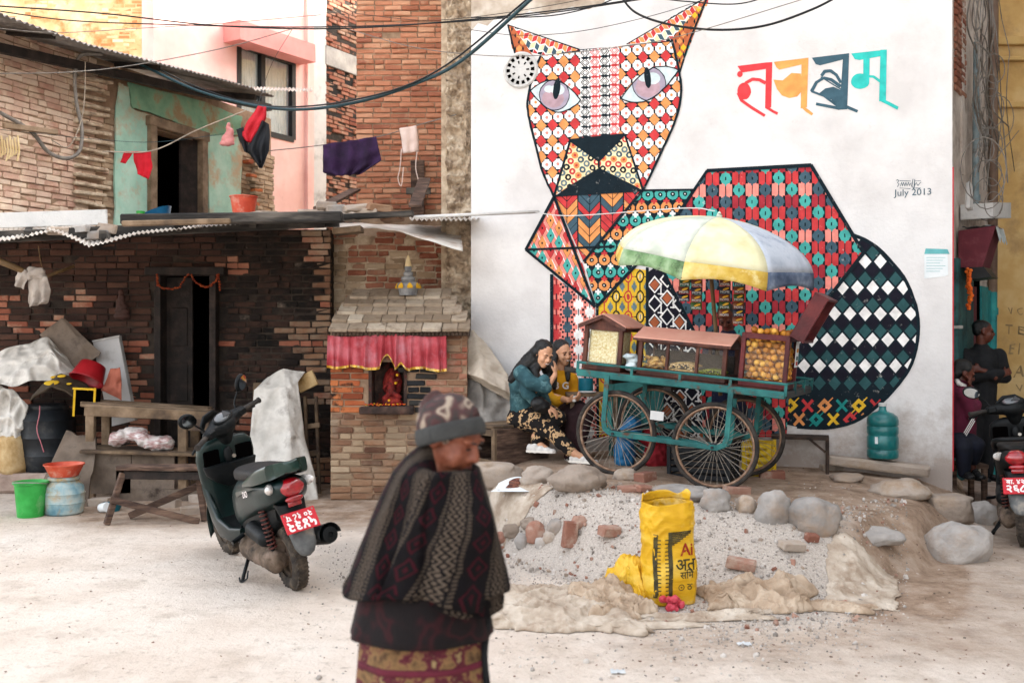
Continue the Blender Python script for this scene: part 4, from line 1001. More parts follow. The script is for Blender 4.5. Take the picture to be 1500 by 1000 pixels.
# rings on black
p = Paint(); p.regs = [[(941, 279), (1019, 278), (996, 311), (926, 394), (874, 449), (855, 383)]]; p.fill('ink', 0)
for j in range(0, 11):
    for i in range(-2, 14):
        y = 288 + j * 18.6 - i * .5; x = 858 + i * 18.2 + (9 if j % 2 else 0)
        c = 'teal' if j % 2 == 0 else 'orange'; p.ring(x, y, 3.4, 8.4, 10, c, .6, 1.0, .3); p.ngon(x, y, 1.1, 1.1, 6, 'white', .7)
        cx_, cy_ = x + 9.1, y + 9.2; k2 = 'red' if j % 2 == 0 else 'white'; p.rect(cx_, cy_, 8.5, 3, k2, .8); p.rect(cx_, cy_, 3, 8.5, k2, .85)
p.done('painted_shoulder_rings')
# front leg: medallion columns
p = Paint(); p.regs = [[(808, 402), (872, 449), (876, 640), (808, 650)]]; p.fill('pink', 0)
for i in range(0, 5):
    for j in range(0, 13):
        x, y = 815 + i * 16.2, 402 + j * 22 + (11 if i % 2 else 0); c = ('red', 'slate', 'white')[(i + (1 if i == 3 else 0)) % 3 if i < 3 else (i + 2) % 3]
        p.step(x, y, 8, 12.5, c, .5, 3); p.rect(x, y + 11, 1.3, 10, 'ink', .9)
        for s_ in (-1, 1): p.rect(x + s_ * 6.6, y + 7.5, 3, 3.2, 'ink', .95); p.rect(x + s_ * 6.6, y - 7.5, 3, 3.2, 'ink', .95)
p.done('painted_leg')
# yellow leg with oval chains
p = Paint(); p.regs = [[(874, 450), (927, 393), (948, 396), (948, 640), (876, 640)]]; p.fill('yellow', 1.2)
for i in range(0, 6):
    x = 885 + i * 17.6
    c = 'ink' if i % 2 else 'red'; p.rect(x, 500, 1.8, 300, c, 1.5)
    for j in range(0, 9):
        y = 405 + j * 29.5; p.ngon(x, y, 6.2, 9.4, 12, c, 1.7); p.ngon(x, y, 4.2, 7, 12, 'yellow', 1.8); p.ngon(x, y, 2.4, 5, 10, 'cream' if i % 2 else 'red', 1.9); p.rect(x, y, 1.2, 8, c, 2); p.rect(x, y, 17, 1.8, c, 1.6)
        p.step(x + 8.8, y + 14.7, 4.6, 8, 'grey', 1.7, 3)
p.regs = None; p.stroke([(948, 392), (948, 640)], 4, 'ink', 4); p.stroke([(875, 448), (876, 640)], 4, 'ink', 4); p.done('painted_leg')
# black leg with white lattice
p = Paint(); p.regs = [[(950, 398), (966, 386), (1024, 500), (1030, 640), (950, 640)]]; p.fill('plum', 2.2)
for i in range(0, 6):
    for j in range(0, 10):
        x, y = 959 + i * 18.2, 417 + j * 27.5 + (14 if i % 2 else 0) * 0 + (0 if i % 2 == 0 else -8)
        p.ngon(x, y, 11.2, 13, 4, 'white', 2.5); p.ngon(x, y, 8.4, 10, 4, 'ink', 2.6); p.ngon(x, y, 7.2, 8.4, 4, 'brown' if (i + j) % 2 == 0 else 'plum', 2.8)
        p.rect(x + 9.1, y + 6, 1.8, 18, 'white', 2.75); p.rect(x + 9.1, y + 13.5, 9, 1.8, 'white', 2.8)
p.done('painted_leg')
# tail
tail = curve2([(1245, 342), (1272, 354), (1294, 371), (1323, 405), (1341, 447), (1345, 489), (1336, 531), (1315, 564), (1285, 594), (1252, 617), (1210, 626.5), (1168, 625)], 4)
p = Paint(); p.regs = [tail + [(1110, 612), (1104, 560), (1150, 470)]]; p.fill('ink', 0)
for j in range(-1, 19):
    for i in range(-2, 13):
        x, y = 1100 + i * 22.3 + (11.15 if j % 2 else 0), 345 + j * 12.7
        if y > 572: continue
        c = ('white', 'plum', 'deepteal')[j % 3]; s_ = .84
        p.ngon(x, y, 11.1 * s_, 12.6 * s_, 4, c, .5)
cs = ['orange', 'dteal', 'yellow', 'red']
for i in range(0, 9):
    for r_ in range(2):
        x, y = 1108 + i * 25 + r_ * 12.5, 594 + r_ * 20; c = cs[(i + r_ * 2) % 4]
        if (i + r_) % 2:
            for s_ in (-1, 1): p.poly([(x - 9, y - 7 * s_), (x - 6, y - 10 * s_), (x + 9, y + 7 * s_), (x + 6, y + 10 * s_)], c, .8 + .05 * s_)
        else:
            p.ngon(x, y, 11, 11, 4, c, .8); p.ngon(x, y, 7.5, 7.5, 8, c, .85); p.rect(x, y, 7, 2.8, 'ink', 1); p.rect(x, y, 2.8, 7, 'ink', 1.05)
            p.stroke([(x - 12, y + 12), (x + 12, y - 12)], 1.6, c, .75, regs=p.regs)
p.regs = None; p.stroke(tail, 5, 'ink', 2); p.done('painted_tail')
# haunch
p = Paint(); p.regs = [[(1036, 250), (1188, 242), (1265, 370), (1160, 505), (1025, 500), (995, 310)], [(995, 310), (1025, 500), (966, 386)], [(1025, 500), (1160, 505), (1152, 640), (1030, 640)]]; p.fill('ink', 2.4)
for i in range(-2, 18):
    for j in range(-1, 13):
        x = 966 + i * 19.4; y = 246 + j * 34.4 + (17.2 if i % 2 else 0) - i * .3
        c = ('red', 'pink', 'dred', 'pink', 'red', 'pink')[(i * 3 + j * 2 + (i * j) % 2) % 6]
        for s_ in (-1, 1): p.poly([(x + s_ * .7, y + 4), (x + s_ * 5, y + 3), (x + s_ * 9.45, y + 9), (x + s_ * 9.45, y + 25.5), (x + s_ * 5, y + 31), (x + s_ * .7, y + 30)], c, 2.7)
        c = ('teal', 'slate')[(i // 2 + j) % 2]
        p.step(x, y, 9.6, 11, c, 3.2, 4); p.ngon(x, y, 8.4, 9.2, 8, c, 3.45)
        for s_ in (-1, 1):
            for t_ in (-1, 1): p.rect(x + s_ * 7.3, y + t_ * 7, 2.6, 2.8, 'ink', 3.5)
        p.rect(x, y, 1.8, 5, 'ink', 3.6)
p.regs = None
for q, w_ in (([(1036, 250), (1188, 242), (1265, 370), (1160, 505), (1130, 545)], 5.5), ([(1036, 250), (995, 311), (926, 394), (874, 449)], 4.5), ([(941, 279), (1019, 278)], 3), ([(941, 279), (855, 383)], 4), ([(812, 288), (872, 449)], 4), ([(812, 288), (770, 366), (872, 449)], 4), ([(770, 366), (900, 361)], 3), ([(808, 402), (808, 640)], 4.5), ([(966, 386), (1024, 500)], 4.5), ([(812, 287), (942, 279)], 3)):
    p.stroke(q, w_, 'ink', 9)
p.done('painted_haunch')
# --- lettering, four painted letters
def LP(*pts): return [(1050 + a / 3.571, 40 + b_ / 3.571) for a, b_ in pts]
mat('letter_red', '#d9484d', scale=14, rough=.88); mat('letter_orange', '#eda25f', scale=14, rough=.88); mat('letter_slate', '#456370', scale=14, rough=.88); mat('letter_teal', '#3bbcb4', scale=14, rough=.88)
PK += ['lr', 'lo', 'ls', 'lt']; PM += ['letter_red', 'letter_orange', 'letter_slate', 'letter_teal']
p = Paint(); p.regs = None
p.poly(LP((108, 203), (255, 185), (290, 182), (290, 215), (130, 238)), 'lr', 1); p.poly(LP((257, 190), (290, 186), (285, 418), (252, 425)), 'lr', 1.2); p.stroke(LP((262, 420), (292, 440), (317, 452)), 4.2, 'lr', 1.4)
p.ngon(1050 + 121 / 3.571, 40 + 246 / 3.571, 4, 4.6, 12, 'lr', 1.5); p.ngon(1050 + 143 / 3.571, 40 + 335 / 3.571, 10, 12.5, 18, 'lr', 1.5, .5); p.stroke(LP((255, 292), (225, 276), (190, 272), (155, 290), (125, 325)), 4.5, 'lr', 1.6); p.stroke(LP((112, 345), (128, 382), (180, 420), (250, 462)), 4.4, 'lr', 1.7)
p.done('painted_letter')
p = Paint(); p.regs = None
p.poly(LP((298, 182), (440, 165), (478, 160), (478, 188), (325, 222), (312, 210)), 'lo', 1); p.poly(LP((444, 165), (478, 160), (470, 418), (438, 425)), 'lo', 1.2); p.stroke(LP((450, 418), (475, 440), (500, 456)), 4.2, 'lo', 1.4)
p.poly(LP((297, 275), (345, 278), (390, 240), (440, 243), (448, 330), (420, 362), (380, 372), (340, 358), (315, 325)), 'lo', 1.5); p.done('painted_letter')
p = Paint(); p.regs = None
p.poly(LP((497, 160), (690, 137), (690, 162), (540, 200), (518, 195)), 'ls', 1); p.poly(LP((660, 140), (692, 137), (683, 430), (635, 432), (650, 320)), 'ls', 1.2); p.stroke(LP((675, 415), (735, 440)), 4.5, 'ls', 1.4)
p.stroke(LP((520, 402), (640, 425)), 4, 'ls', 1.5); p.poly(LP((535, 345), (570, 320), (610, 312), (650, 330), (650, 430), (628, 425), (600, 380)), 'ls', 1.6); p.stroke(LP((495, 335), (520, 290), (560, 265), (600, 275), (648, 310)), 4.4, 'ls', 1.7); p.stroke(LP((548, 255), (565, 232), (595, 228), (625, 250), (648, 290)), 4.4, 'ls', 1.8); p.stroke(LP((495, 335), (560, 360), (640, 420)), 3, 'ls', 1.9); p.stroke(LP((545, 260), (650, 325)), 2, 'ls', 1.95)
p.done('painted_letter')
p = Paint(); p.regs = None
p.poly(LP((703, 138), (888, 118), (888, 146), (745, 172), (722, 168)), 'lt', 1); p.poly(LP((855, 120), (889, 118), (885, 385), (850, 390)), 'lt', 1.2); p.poly(LP((765, 160), (800, 158), (797, 290), (765, 290)), 'lt', 1.3); p.ngon(1050 + 750 / 3.571, 40 + 283 / 3.571, 13.5, 11.5, 20, 'lt', 1.5); p.stroke(LP((790, 258), (820, 258), (855, 285)), 3.6, 'lt', 1.6); p.stroke(LP((862, 382), (905, 402), (947, 424)), 4.6, 'lt', 1.7)
p.done('painted_letter')
# --- signature and date, paper notice
PK += ['sg']; PM += ['paint_slate']
p = Paint(); p.regs = None
def SG(*pts): return [(1300 + a / 5.88, 250 + b_ / 5.88) for a, b_ in pts]
for q in (((75, 85), (88, 78), (98, 88), (85, 105), (98, 118), (85, 140)), ((105, 88), (200, 88)), ((235, 86), (285, 86)), ((105, 150), (195, 156)), ((238, 150), (285, 152)), ((110, 135), (122, 100), (130, 135), (140, 100), (150, 135), (158, 102), (168, 130), (180, 102), (190, 130), (205, 105)), ((205, 140), (222, 70), (212, 130), (222, 160), (235, 72), (228, 150)), ((235, 130), (250, 105), (262, 130), (280, 105), (290, 98))):
    p.stroke(SG(*q), .8, 'sg', 1)
p.mb = text_mb('July 2013', (MW(1337.5, 282, .004), ME, Z), .085, PK.index('sg'), p.mb)
p.done('painted_signature')
mat('notice_paper', '#d9dfe0', '#e4e7e7', scale=6, bump=.2, rough=.9); mat('notice_teal', '#6fb0b2', scale=8, rough=.9)
mb = MB(); mb.add([MW(x, y, .004) for x, y in ((1354, 371), (1388, 371), (1389, 402), (1384, 405), (1354, 408))], [(0, 1, 2, 3, 4)]); nt_ = mb.build('paper_notice', 'notice_paper', house, w=True)
mb = MB(); mb.add([MW(x, y, .0055) for x, y in ((1354, 372), (1356, 364), (1388, 365), (1391, 372))], [(0, 1, 2, 3)]); mb.build('notice_heading', 'notice_teal', nt_, w=True)
mb = MB()
for k_ in range(6): mb.add([MW(x, y, .006) for x, y in ((1357, 377 + k_ * 4), (1385 - (k_ % 3) * 4, 377 + k_ * 4), (1385 - (k_ % 3) * 4, 377.6 + k_ * 4), (1357, 377.6 + k_ * 4))], [(0, 1, 2, 3)])
mb.build('notice_lines', 'notice_teal', nt_, w=True, kind='stuff')
# ------------------------------------------------------------------ snack cart
CM = Matrix.Translation((1.18, 7.914, .437)) @ Euler((0, 0, R(-27))).to_matrix().to_4x4() @ Euler((0, R(5), 0)).to_matrix().to_4x4()
CR = CM.to_3x3()
def cart_thing(name, label, cat, c=(0, 0, 0), group=None):
    o = thing(name, label, cat, tuple(CM @ Vector(c)), CR, group); o['_'] = 0; del o['_']; return o
class LB(MB):
    """builder in cart coordinates, shifted to a thing's own base"""
    def __init__(s, c=(0, 0, 0)): super().__init__(); s.c = Vector(c)
    def build(s, *a, **k):
        s.v = [v - s.c for v in s.v]; return super().build(*a, **k)
mat('cart_teal', '#1c5554', '#276a68', '#3a7f79', scale=5, bump=.35, bscale=40, rough=.65, dirt='#5b3f30', dscale=9, dlo=.57, dhi=.66)
mat('cart_wood', '#3a2019', '#542e22', '#6b4030', scale=5, bump=.35, bscale=50, rough=.6, stretch=(2, 2, .6), dirt='#7d5443', dscale=7, dlo=.58, dhi=.72)
mat('cart_maroon', '#4a161a', '#5d1d20', '#702a28', scale=5, bump=.3, rough=.55, dirt='#3a2420', dscale=6, dlo=.58, dhi=.72)
mat('salmon_board', '#d49a88', '#dda794', '#e4b4a2', scale=3, bump=.1, rough=.7, dirt='#b9806c', dscale=5, dlo=.6, dhi=.75)
mat('rubber', '#24211f', '#3a3531', '#574f48', scale=12, bump=.3, rough=.85); mat('rim_rust', '#6b5344', '#8a6f5c', '#a18a76', scale=18, bump=.2, rough=.5, metal=.4); mat('spoke_steel', '#8d857b', '#a9a298', scale=20, bump=0, rough=.4, metal=.6)
mat('steel_dark', '#2a2c2e', '#44474a', scale=9, bump=.2, rough=.5, metal=.5)
cart = cart_thing('snack_cart', 'teal four wheeled wooden snack cart with bicycle wheels before the mural', 'cart')
WR = .343
wm = MB(); wm.tube([(math.cos(t_) * (WR - .036), 0, math.sin(t_) * (WR - .036)) for t_ in [2 * math.pi * i / 48 for i in range(48)]], .013, 8, closed=True); wmesh = wm.mesh('wheel', smooth=True); wmesh.materials.append(MATS['rim_rust'])
tm = MB(); tm.tube([(math.cos(t_) * (WR - .014), 0, math.sin(t_) * (WR - .014)) for t_ in [2 * math.pi * i / 48 for i in range(48)]], .0185, 10, closed=True); tmesh = tm.mesh('tyre', smooth=True); tmesh.materials.append(MATS['rubber'])
sm = MB()
for i in range(36):
    a = 2 * math.pi * i / 36; s_ = 1 if i % 2 else -1; off = .32 * (1 if i % 4 < 2 else -1); sm.tube([(math.cos(a + off) * .028, s_ * .028, math.sin(a + off) * .028), (math.cos(a) * (WR - .045), 0, math.sin(a) * (WR - .045))], .0022, 5)
smesh = sm.mesh('spokes'); smesh.materials.append(MATS['spoke_steel'])
hm_ = MB(); hm_.tube([(0, -.06, 0), (0, .06, 0)], .014, 10); hm_.tube([(0, -.036, 0), (0, -.03, 0)], .034, 14); hm_.tube([(0, .03, 0), (0, .036, 0)], .034, 14); hmesh = hm_.mesh('hub'); hmesh.materials.append(MATS['steel_dark'])
for (wx, wy) in ((-.41, 0), (.41, 0), (-.41, .95), (.41, .95)):
    wo = bpy.data.objects.new('wheel', wmesh); COL.objects.link(wo); wo.parent = cart; wo.location = (wx, wy, WR); wo.rotation_euler = (0, rnd(0, 6), 0)
    for nm, me in (('tyre', tmesh), ('spokes', smesh), ('hub', hmesh)):
        c = bpy.data.objects.new(nm, me); COL.objects.link(c); c.parent = wo
        if nm == 'spokes': c['kind'] = 'stuff'
DZ = .80
for wy in (-.062, .888, .062, 1.012):
    mb = MB(); pts = [(-.5, wy, DZ), (-.5, wy, WR + .09), (-.485, wy, WR + .03), (-.44, wy, WR), (.0, wy, WR), (.44, wy, WR), (.5, wy, WR + .03), (.515, wy, WR + .09), (.515, wy, DZ)]
    for a, c in zip(pts[:-1], pts[1:]): mb.bar(a, c, .012, .042, up=(0, 1, 0) if False else ((1, 0, 0) if abs(a[0] - c[0]) < .02 else (0, 0, 1)), bev=.003, ext=.01)
    mb.build('axle_frame', 'cart_teal', cart)
for wx in (-.41, .41):
    mb = MB(); mb.tube([(wx, -.085, WR), (wx, 1.035, WR)], .011, 8); mb.build('axle', 'steel_dark', cart)
mb = MB(); mb.box((.075, -.035, DZ + .0), (1.69, .05, .055), bev=.006); mb.build('side_beam', 'cart_teal', cart)
mb = MB(); mb.box((.075, .985, DZ + .0), (1.69, .05, .055), bev=.006); mb.build('side_beam', 'cart_teal', cart)
mb = MB(); mb.box((.905, .475, DZ), (.045, .975, .055), bev=.006); mb.build('end_beam', 'steel_dark', cart)
mb = MB(); mb.box((-.755, .475, DZ), (.045, .975, .055), bev=.006); mb.build('end_beam', 'steel_dark', cart)
for k_ in range(8):
    mb = MB(); mb.box((.075, .05 + k_ * .121, DZ + .022), (1.6, .114, .02), bev=.003); mb.build('deck_plank', 'cart_wood', cart)
for x_ in (-.5, .0, .515):
    mb = MB(); mb.box((x_, .475, DZ - .045), (.06, 1.0, .04)); mb.build('cross_beam', 'wood_dark', cart)
rl = MB()
rl.tube([(-.77, -.045, DZ + .085), (.92, -.045, DZ + .085), (.92, 1.0, DZ + .085), (-.77, 1.0, DZ + .085)], .011, 6, closed=True); rl.build('guard_rail', 'cart_teal', cart)
for x_, y_ in ((-.77, -.045), (-.3, -.045), (.1, -.045), (.5, -.045), (.92, -.045), (.92, .3), (.92, .65), (.92, 1.0), (-.77, 1.0), (.1, 1.0)):
    mb = MB(); mb.box((x_, y_, DZ + .045), (.022, .012, .1)); mb.build('rail_post', 'cart_teal', cart)
mb = MB(); mb.tube([(-.755, .03, DZ + .005), (-.9, .03, DZ + .01)], .022, 10); mb.tube([(-.9, .03, DZ + .01), (-.91, .03, DZ + .01)], .026, 10); mb.build('push_handle', 'rubber', cart, smooth=40)
mb = MB(); mb.box((-.05, -.075, WR + .19), (.11, .004, .07)); mb.build('number_card', 'concrete_pale', cart)
glass('case_glass', (.97, .98, .97), .012, .05)
mat('puffed_rice', '#d3b985', '#e6d6ae', '#f0e8cc', scale=60, bump=.8, bscale=90, rough=.9, detail=2)
def post(mb, x, y, z0, z1, s=.035, m=0): mb.box((x, y, (z0 + z1) / 2), (s, s, z1 - z0), None, m, bev=.004)
D2 = DZ + .033
def case(name, label, x0, x1, y0, y1, h, m, ridge, rise, cat='display case', bars=()):
    c = ((x0 + x1) / 2, (y0 + y1) / 2, D2); o = cart_thing(name, label, cat, c)
    mb = LB(c)
    for x in (x0 + .018, x1 - .018):
        for y in (y0 + .018, y1 - .018): post(mb, x, y, D2, D2 + h)
    for y in (y0 + .018, y1 - .018):
        for z, t_ in ((D2 + .03, .06), (D2 + h - .02, .045)): mb.box(((x0 + x1) / 2, y, z), (x1 - x0 - .004, .03, t_), None, 0, .003)
        for bx_ in bars: post(mb, bx_, y, D2, D2 + h, .026)
    for x in (x0 + .018, x1 - .018):
        for z, t_ in ((D2 + .03, .06), (D2 + h - .02, .045)): mb.box((x, (y0 + y1) / 2, z), (.03, y1 - y0 - .004, t_), None, 0, .003)
    mb.build('frame', m, o)
    for nm, cc, dd in (('pane', ((x0 + x1) / 2, y0 + .02, D2 + h / 2), (x1 - x0 - .06, .004, h - .1)), ('pane', (x1 - .02, (y0 + y1) / 2, D2 + h / 2), (.004, y1 - y0 - .06, h - .1)), ('pane', (x0 + .02, (y0 + y1) / 2, D2 + h / 2), (.004, y1 - y0 - .06, h - .1))):
        mb = LB(c); mb.box(cc, dd); mb.build(nm, 'case_glass', o)
    if ridge == 'x':
        mb = LB(c); mb.box(((x0 + x1) / 2, y1 - .05, D2 + h * .36), (x1 - x0 - .05, .012, h * .62)); mb.build('back_board', 'wood_dark', o)
    mb = LB(c); mb.box(((x0 + x1) / 2, (y0 + y1) / 2, D2 + .008), (x1 - x0 - .05, y1 - y0 - .05, .016)); mb.build('floor_board', m, o)
    zt = D2 + h; ov = .035
    if ridge == 'y':
        xm = (x0 + x1) / 2
        for s_ in (-1, 1):
            xe = x0 - ov if s_ < 0 else x1 + ov; mb = LB(c)
            mb.prism([(xm, y0 - ov, zt + rise), (xe, y0 - ov, zt - .01), (xe, y1 + ov, zt - .01), (xm, y1 + ov, zt + rise)], (0, 0, .012)); mb.build('roof_board', 'salmon_board', o)
            mb = LB(c); mb.bar((xm, y0 - ov - .004, zt + rise - .012), (xe, y0 - ov - .004, zt - .022), .02, .03); mb.build('barge_board', m, o)
        mb = LB(c); mb.prism([(x0, y0 - .0, zt), (x1, y0 - .0, zt), (xm, y0 - .0, zt + rise - .005)], (0, .02, 0)); mb.build('gable', m, o)
        mb = LB(c); mb.prism([(x0, y1 - .02, zt), (x1, y1 - .02, zt), (xm, y1 - .02, zt + rise - .005)], (0, .02, 0)); mb.build('gable', m, o)
    elif ridge == 'x':
        ym = (y0 + y1) / 2
        for s_ in (-1, 1):
            ye = y0 - ov if s_ < 0 else y1 + ov; mb = LB(c)
            mb.prism([(x0 - ov, ym, zt + rise), (x0 - ov, ye, zt - .01), (x1 + ov, ye, zt - .01), (x1 + ov, ym, zt + rise)], (0, 0, .012)); mb.build('roof_board', 'salmon_board', o)
        for x in (x0, x1 - .02):
            mb = LB(c); mb.prism([(x, y0, zt), (x, y1, zt), (x, ym, zt + rise - .005)], (.02, 0, 0)); mb.build('gable', m, o)
        mb = LB(c); mb.bar((x0 - ov, y0 - ov, zt - .016), (x1 + ov, y0 - ov, zt - .016), .016, .02); mb.build('eave_strip', m, o)
    return o, c
g1, c1_ = case('gabled_glass_case', 'small gabled wooden glass case of puffed rice at the left end of the cart', -.77, -.43, .03, .5, .37, 'cart_wood', 'y', .085)
mb = LB(c1_); mb.box((-.6, .2, D2 + .19), (.27, .28, .30), bev=.02); mb.build('puffed_rice', 'puffed_rice', g1)
mat('clear_bag', '#a9b7bb', '#cfd8da', '#eef1f1', scale=9, bump=.8, bscale=22, rough=.2, spec=.6)
mb = MB(); 
for k_ in range(7): mb.ell(CM @ Vector((-.36 + rnd(-.03, .03), .1 + rnd(-.02, .04), D2 + .04 + k_ * .016)), (rnd(.05, .07), rnd(.05, .07), .025))
blob('plastic_bag', mb, 'clear_bag', voxel=.01, it=2, disp=.008, dsize=.03, label='crumpled clear plastic bag between the two wooden glass cases on the cart', cat='bag')
g2, c2_ = case('long_glass_case', 'long wooden glass case with salmon roof and three snack bays mid cart', -.3, .43, .06, .46, .3, 'cart_wood', 'x', .075, bars=(-.055, .19))
mat('snack_disc', '#b8863c', '#d09f52', '#dfb974', scale=25, rv=.3, bump=.3, rough=.7); mat('chickpea', '#b99663', '#d2b482', '#e0caa2', scale=40, rv=.4, bump=.2, rough=.7); mat('moong', '#5f6b1d', '#7f8a2c', '#a3a54a', scale=60, rv=.5, bump=.2, rough=.6)
mb = LB(c2_); rn = []
for i in range(46):
    n0 = len(mb.f); mb.ell((rnd(-.26, -.09), .1 + rnd(0, .13), D2 + .03 + rnd(0, .11)), (.026, .026, .007), (rnd(-1, 1), rnd(-1, 1), 0), 10, 5); rn += [random.random()] * (len(mb.f) - n0)
mb.build('fried_discs', 'snack_disc', g2, kind='stuff', smooth=True, rndattr=rn)
for nm, xa, xb, m_, r_, n_ in (('chickpeas', -.035, .17, 'chickpea', .0065, 900), ('green_gram', .205, .39, 'moong', .0055, 900)):
    mb = LB(c2_); mb.box(((xa + xb) / 2, .2, D2 + .04), (xb - xa, .2, .06)); rn = [.5] * 6
    for i in range(n_):
        x_, y_ = rnd(xa, xb), rnd(.095, .3); hz = (.105 if nm == 'chickpeas' else .075) + .02 * math.sin((x_ - xa) / (xb - xa) * 3.1); z_ = rnd(.03, hz) if y_ < .11 else hz; n0 = len(mb.f)
        mb.ell((x_, y_ if y_ > .11 else .092, D2 + z_), r_, None, 5, 4); rn += [random.random()] * (len(mb.f) - n0)
    mb.build(nm, m_, g2, kind='stuff', rndattr=rn)
g3, c3_ = case('puri_case', 'maroon framed glass box heaped with golden hollow puri balls', .53, .9, .06, .42, .41, 'cart_maroon', None, 0)
mat('puri_gold', '#935a12', '#b87a20', '#d09434', '#dfae54', scale=9, rv=.5, bump=.15, rough=.55, spec=.4)
pm = MB(); pm.ell((0, 0, 0), (.0265, .0265, .0235), seg=12, rings=8); pmesh = pm.mesh('puri', smooth=True); pmesh.materials.append(MATS['puri_gold'])
def ball(x, y, z):
    o = bpy.data.objects.new('puri', pmesh); COL.objects.link(o); o.parent = g3; s_ = rnd(.86, 1.1)
    o.matrix_basis = Matrix.Translation(Vector((x, y, z)) - Vector(c3_)) @ Euler((rnd(-.9, .9), rnd(-.9, .9), rnd(0, 6))).to_matrix().to_4x4() @ Matrix.Diagonal((s_, s_, s_, 1))
for r_ in range(8):
    for k_ in range(6): ball(.575 + k_ * .053 + (r_ % 2) * .024 + rnd(-.008, .008), .115 + rnd(-.008, .014), D2 + .045 + r_ * .047 + rnd(-.008, .008))
    for k_ in range(5): ball(.86 + rnd(-.014, .004), .155 + k_ * .05 + (r_ % 2) * .02 + rnd(-.006, .006), D2 + .045 + r_ * .043 * (1 - .05 * k_) + rnd(-.006, .006))
    for k_ in range(5): ball(.59 + k_ * .055 + (r_ % 2) * .024, .165 + rnd(-.01, .01), D2 + .05 + r_ * .047)
for k_ in range(34): ball(.58 + rnd(0, .28), .1 + rnd(0, .27), D2 + .405 + rnd(0, .035))
mb = LB(c3_); mb.box((.71, .27, D2 + .19), (.28, .2, .36)); mb.build('puri_core', 'puri_gold', g3)
mat('lid_slats', '#4a362c', '#6b5343', '#836a57', scale=4, bump=.4, bscale=60, rough=.7, stretch=(1, 1, 9))
# raised lid hinged on the right edge of the box: a shallow tray standing open
lid_o = CM @ Vector((.9, .24, D2 + .43)); mb = LB(c3_)
h0 = Vector((.9, .24, D2 + .41)); ld = Vector((.42, 0, .9)).normalized(); ln = Vector((.9, 0, -.42)).normalized(); ly = Vector((0, 1, 0)); lrot = Matrix((ld, ly, ln)).transposed()
mb.box(h0 + ld * .19, (.36, .36, .02), lrot, bev=.003); mb.box(h0 + ld * .19 - ly * .18 + ln * .05, (.36, .02, .11), lrot, bev=.003); mb.box(h0 + ld * .19 + ly * .18 + ln * .05, (.36, .02, .11), lrot, bev=.003); mb.box(h0 + ld * .37 + ln * .05, (.02, .38, .12), lrot, bev=.003); mb.box(h0 + ld * .01 + ln * .05, (.02, .38, .12), lrot, bev=.003)
lid = mb.build('lid', 'cart_maroon', g3)
mb = LB(c3_)
for k_ in range(9): mb.box(h0 + ld * (.03 + .04 * k_) + ln * .012, (.034, .34, .006), lrot)
mb.build('lid_slats', 'lid_slats', lid, kind='stuff')
mb = LB(c3_); mb.box((.912, .3, D2 + .27), (.004, .1, .2)); mb.build('printed_card', 'notice_paper', g3)
mat('card_red', '#b03a30', scale=8); mat('card_amber', '#c98a34', scale=8)
for z_, m_ in ((.3, 'card_amber'), (.24, 'teal_dark'), (.2, 'card_red')):
    mb = LB(c3_); mb.box((.9155, .3, D2 + z_), (.002, .06, .03)); mb.build('card_print', m_, g3)
# parasol
para = cart_thing('parasol', 'large faded parasol with green, yellow and blue edged panels over the cart', 'parasol', (.28, .5, DZ))
pc = CM @ Vector((.28, .5, DZ)); rc = P(1041, 397, 8.23); nrm = Vector((.125, -.19, 1)).normalized(); a1 = Vector((1, 0, -.125)).normalized(); a2 = nrm.cross(a1)
iM = (Matrix.Translation(pc) @ CR.to_4x4()).inverted()
RR, HH = .84, .445
mat('panel_white', '#b6bbae', '#c8ccbf', '#d5d8ce', scale=4, bump=.15, rough=.85, dirt='#a9b3a0', dscale=5, dlo=.55, dhi=.75); mat('panel_cream', '#d0caa0', '#dad6b4', '#e0ddc6', scale=4, bump=.15, rough=.85); mat('panel_blue', '#a6adb8', '#bbc1ca', '#cdd2d8', scale=4, bump=.15, rough=.85, dirt='#7d8ba2', dscale=4, dlo=.52, dhi=.75)
mat('band_green', '#5a7a52', '#7d9a70', '#a9bd9c', scale=6, bump=.15, rough=.85, dirt='#35402f', dscale=7, dlo=.52, dhi=.66); mat('band_yellow', '#bd9a3c', '#d0b45c', '#dfcd92', scale=6, bump=.15, rough=.85, dirt='#e0d6a4', dscale=7, dlo=.55, dhi=.7); mat('band_blue', '#46546a', '#647084', '#8f9aa8', scale=6, bump=.15, rough=.85); mat('band_red', '#8f2f38', '#a8444a', scale=6, bump=.15, rough=.85)
def canopy(a, s): # a angle, s 0 apex to 1 rim
    rr = RR * math.sin(s * math.pi / 2 * .98) ** 1.05; zz = HH * (math.cos(s * math.pi / 2 * .97)) ** .9
    return rc + (a1 * math.cos(a) + a2 * math.sin(a)) * rr + nrm * (zz - .05 * max(0, s - .85) / .15)
PAN = ['panel_white', 'panel_blue', 'panel_white', 'panel_cream', 'panel_white', 'panel_cream', 'panel_blue', 'panel_cream']; BND = ['band_red', 'band_blue', 'band_red', 'band_yellow', 'band_green', 'band_yellow', 'band_blue', 'band_yellow']
A0 = R(20)
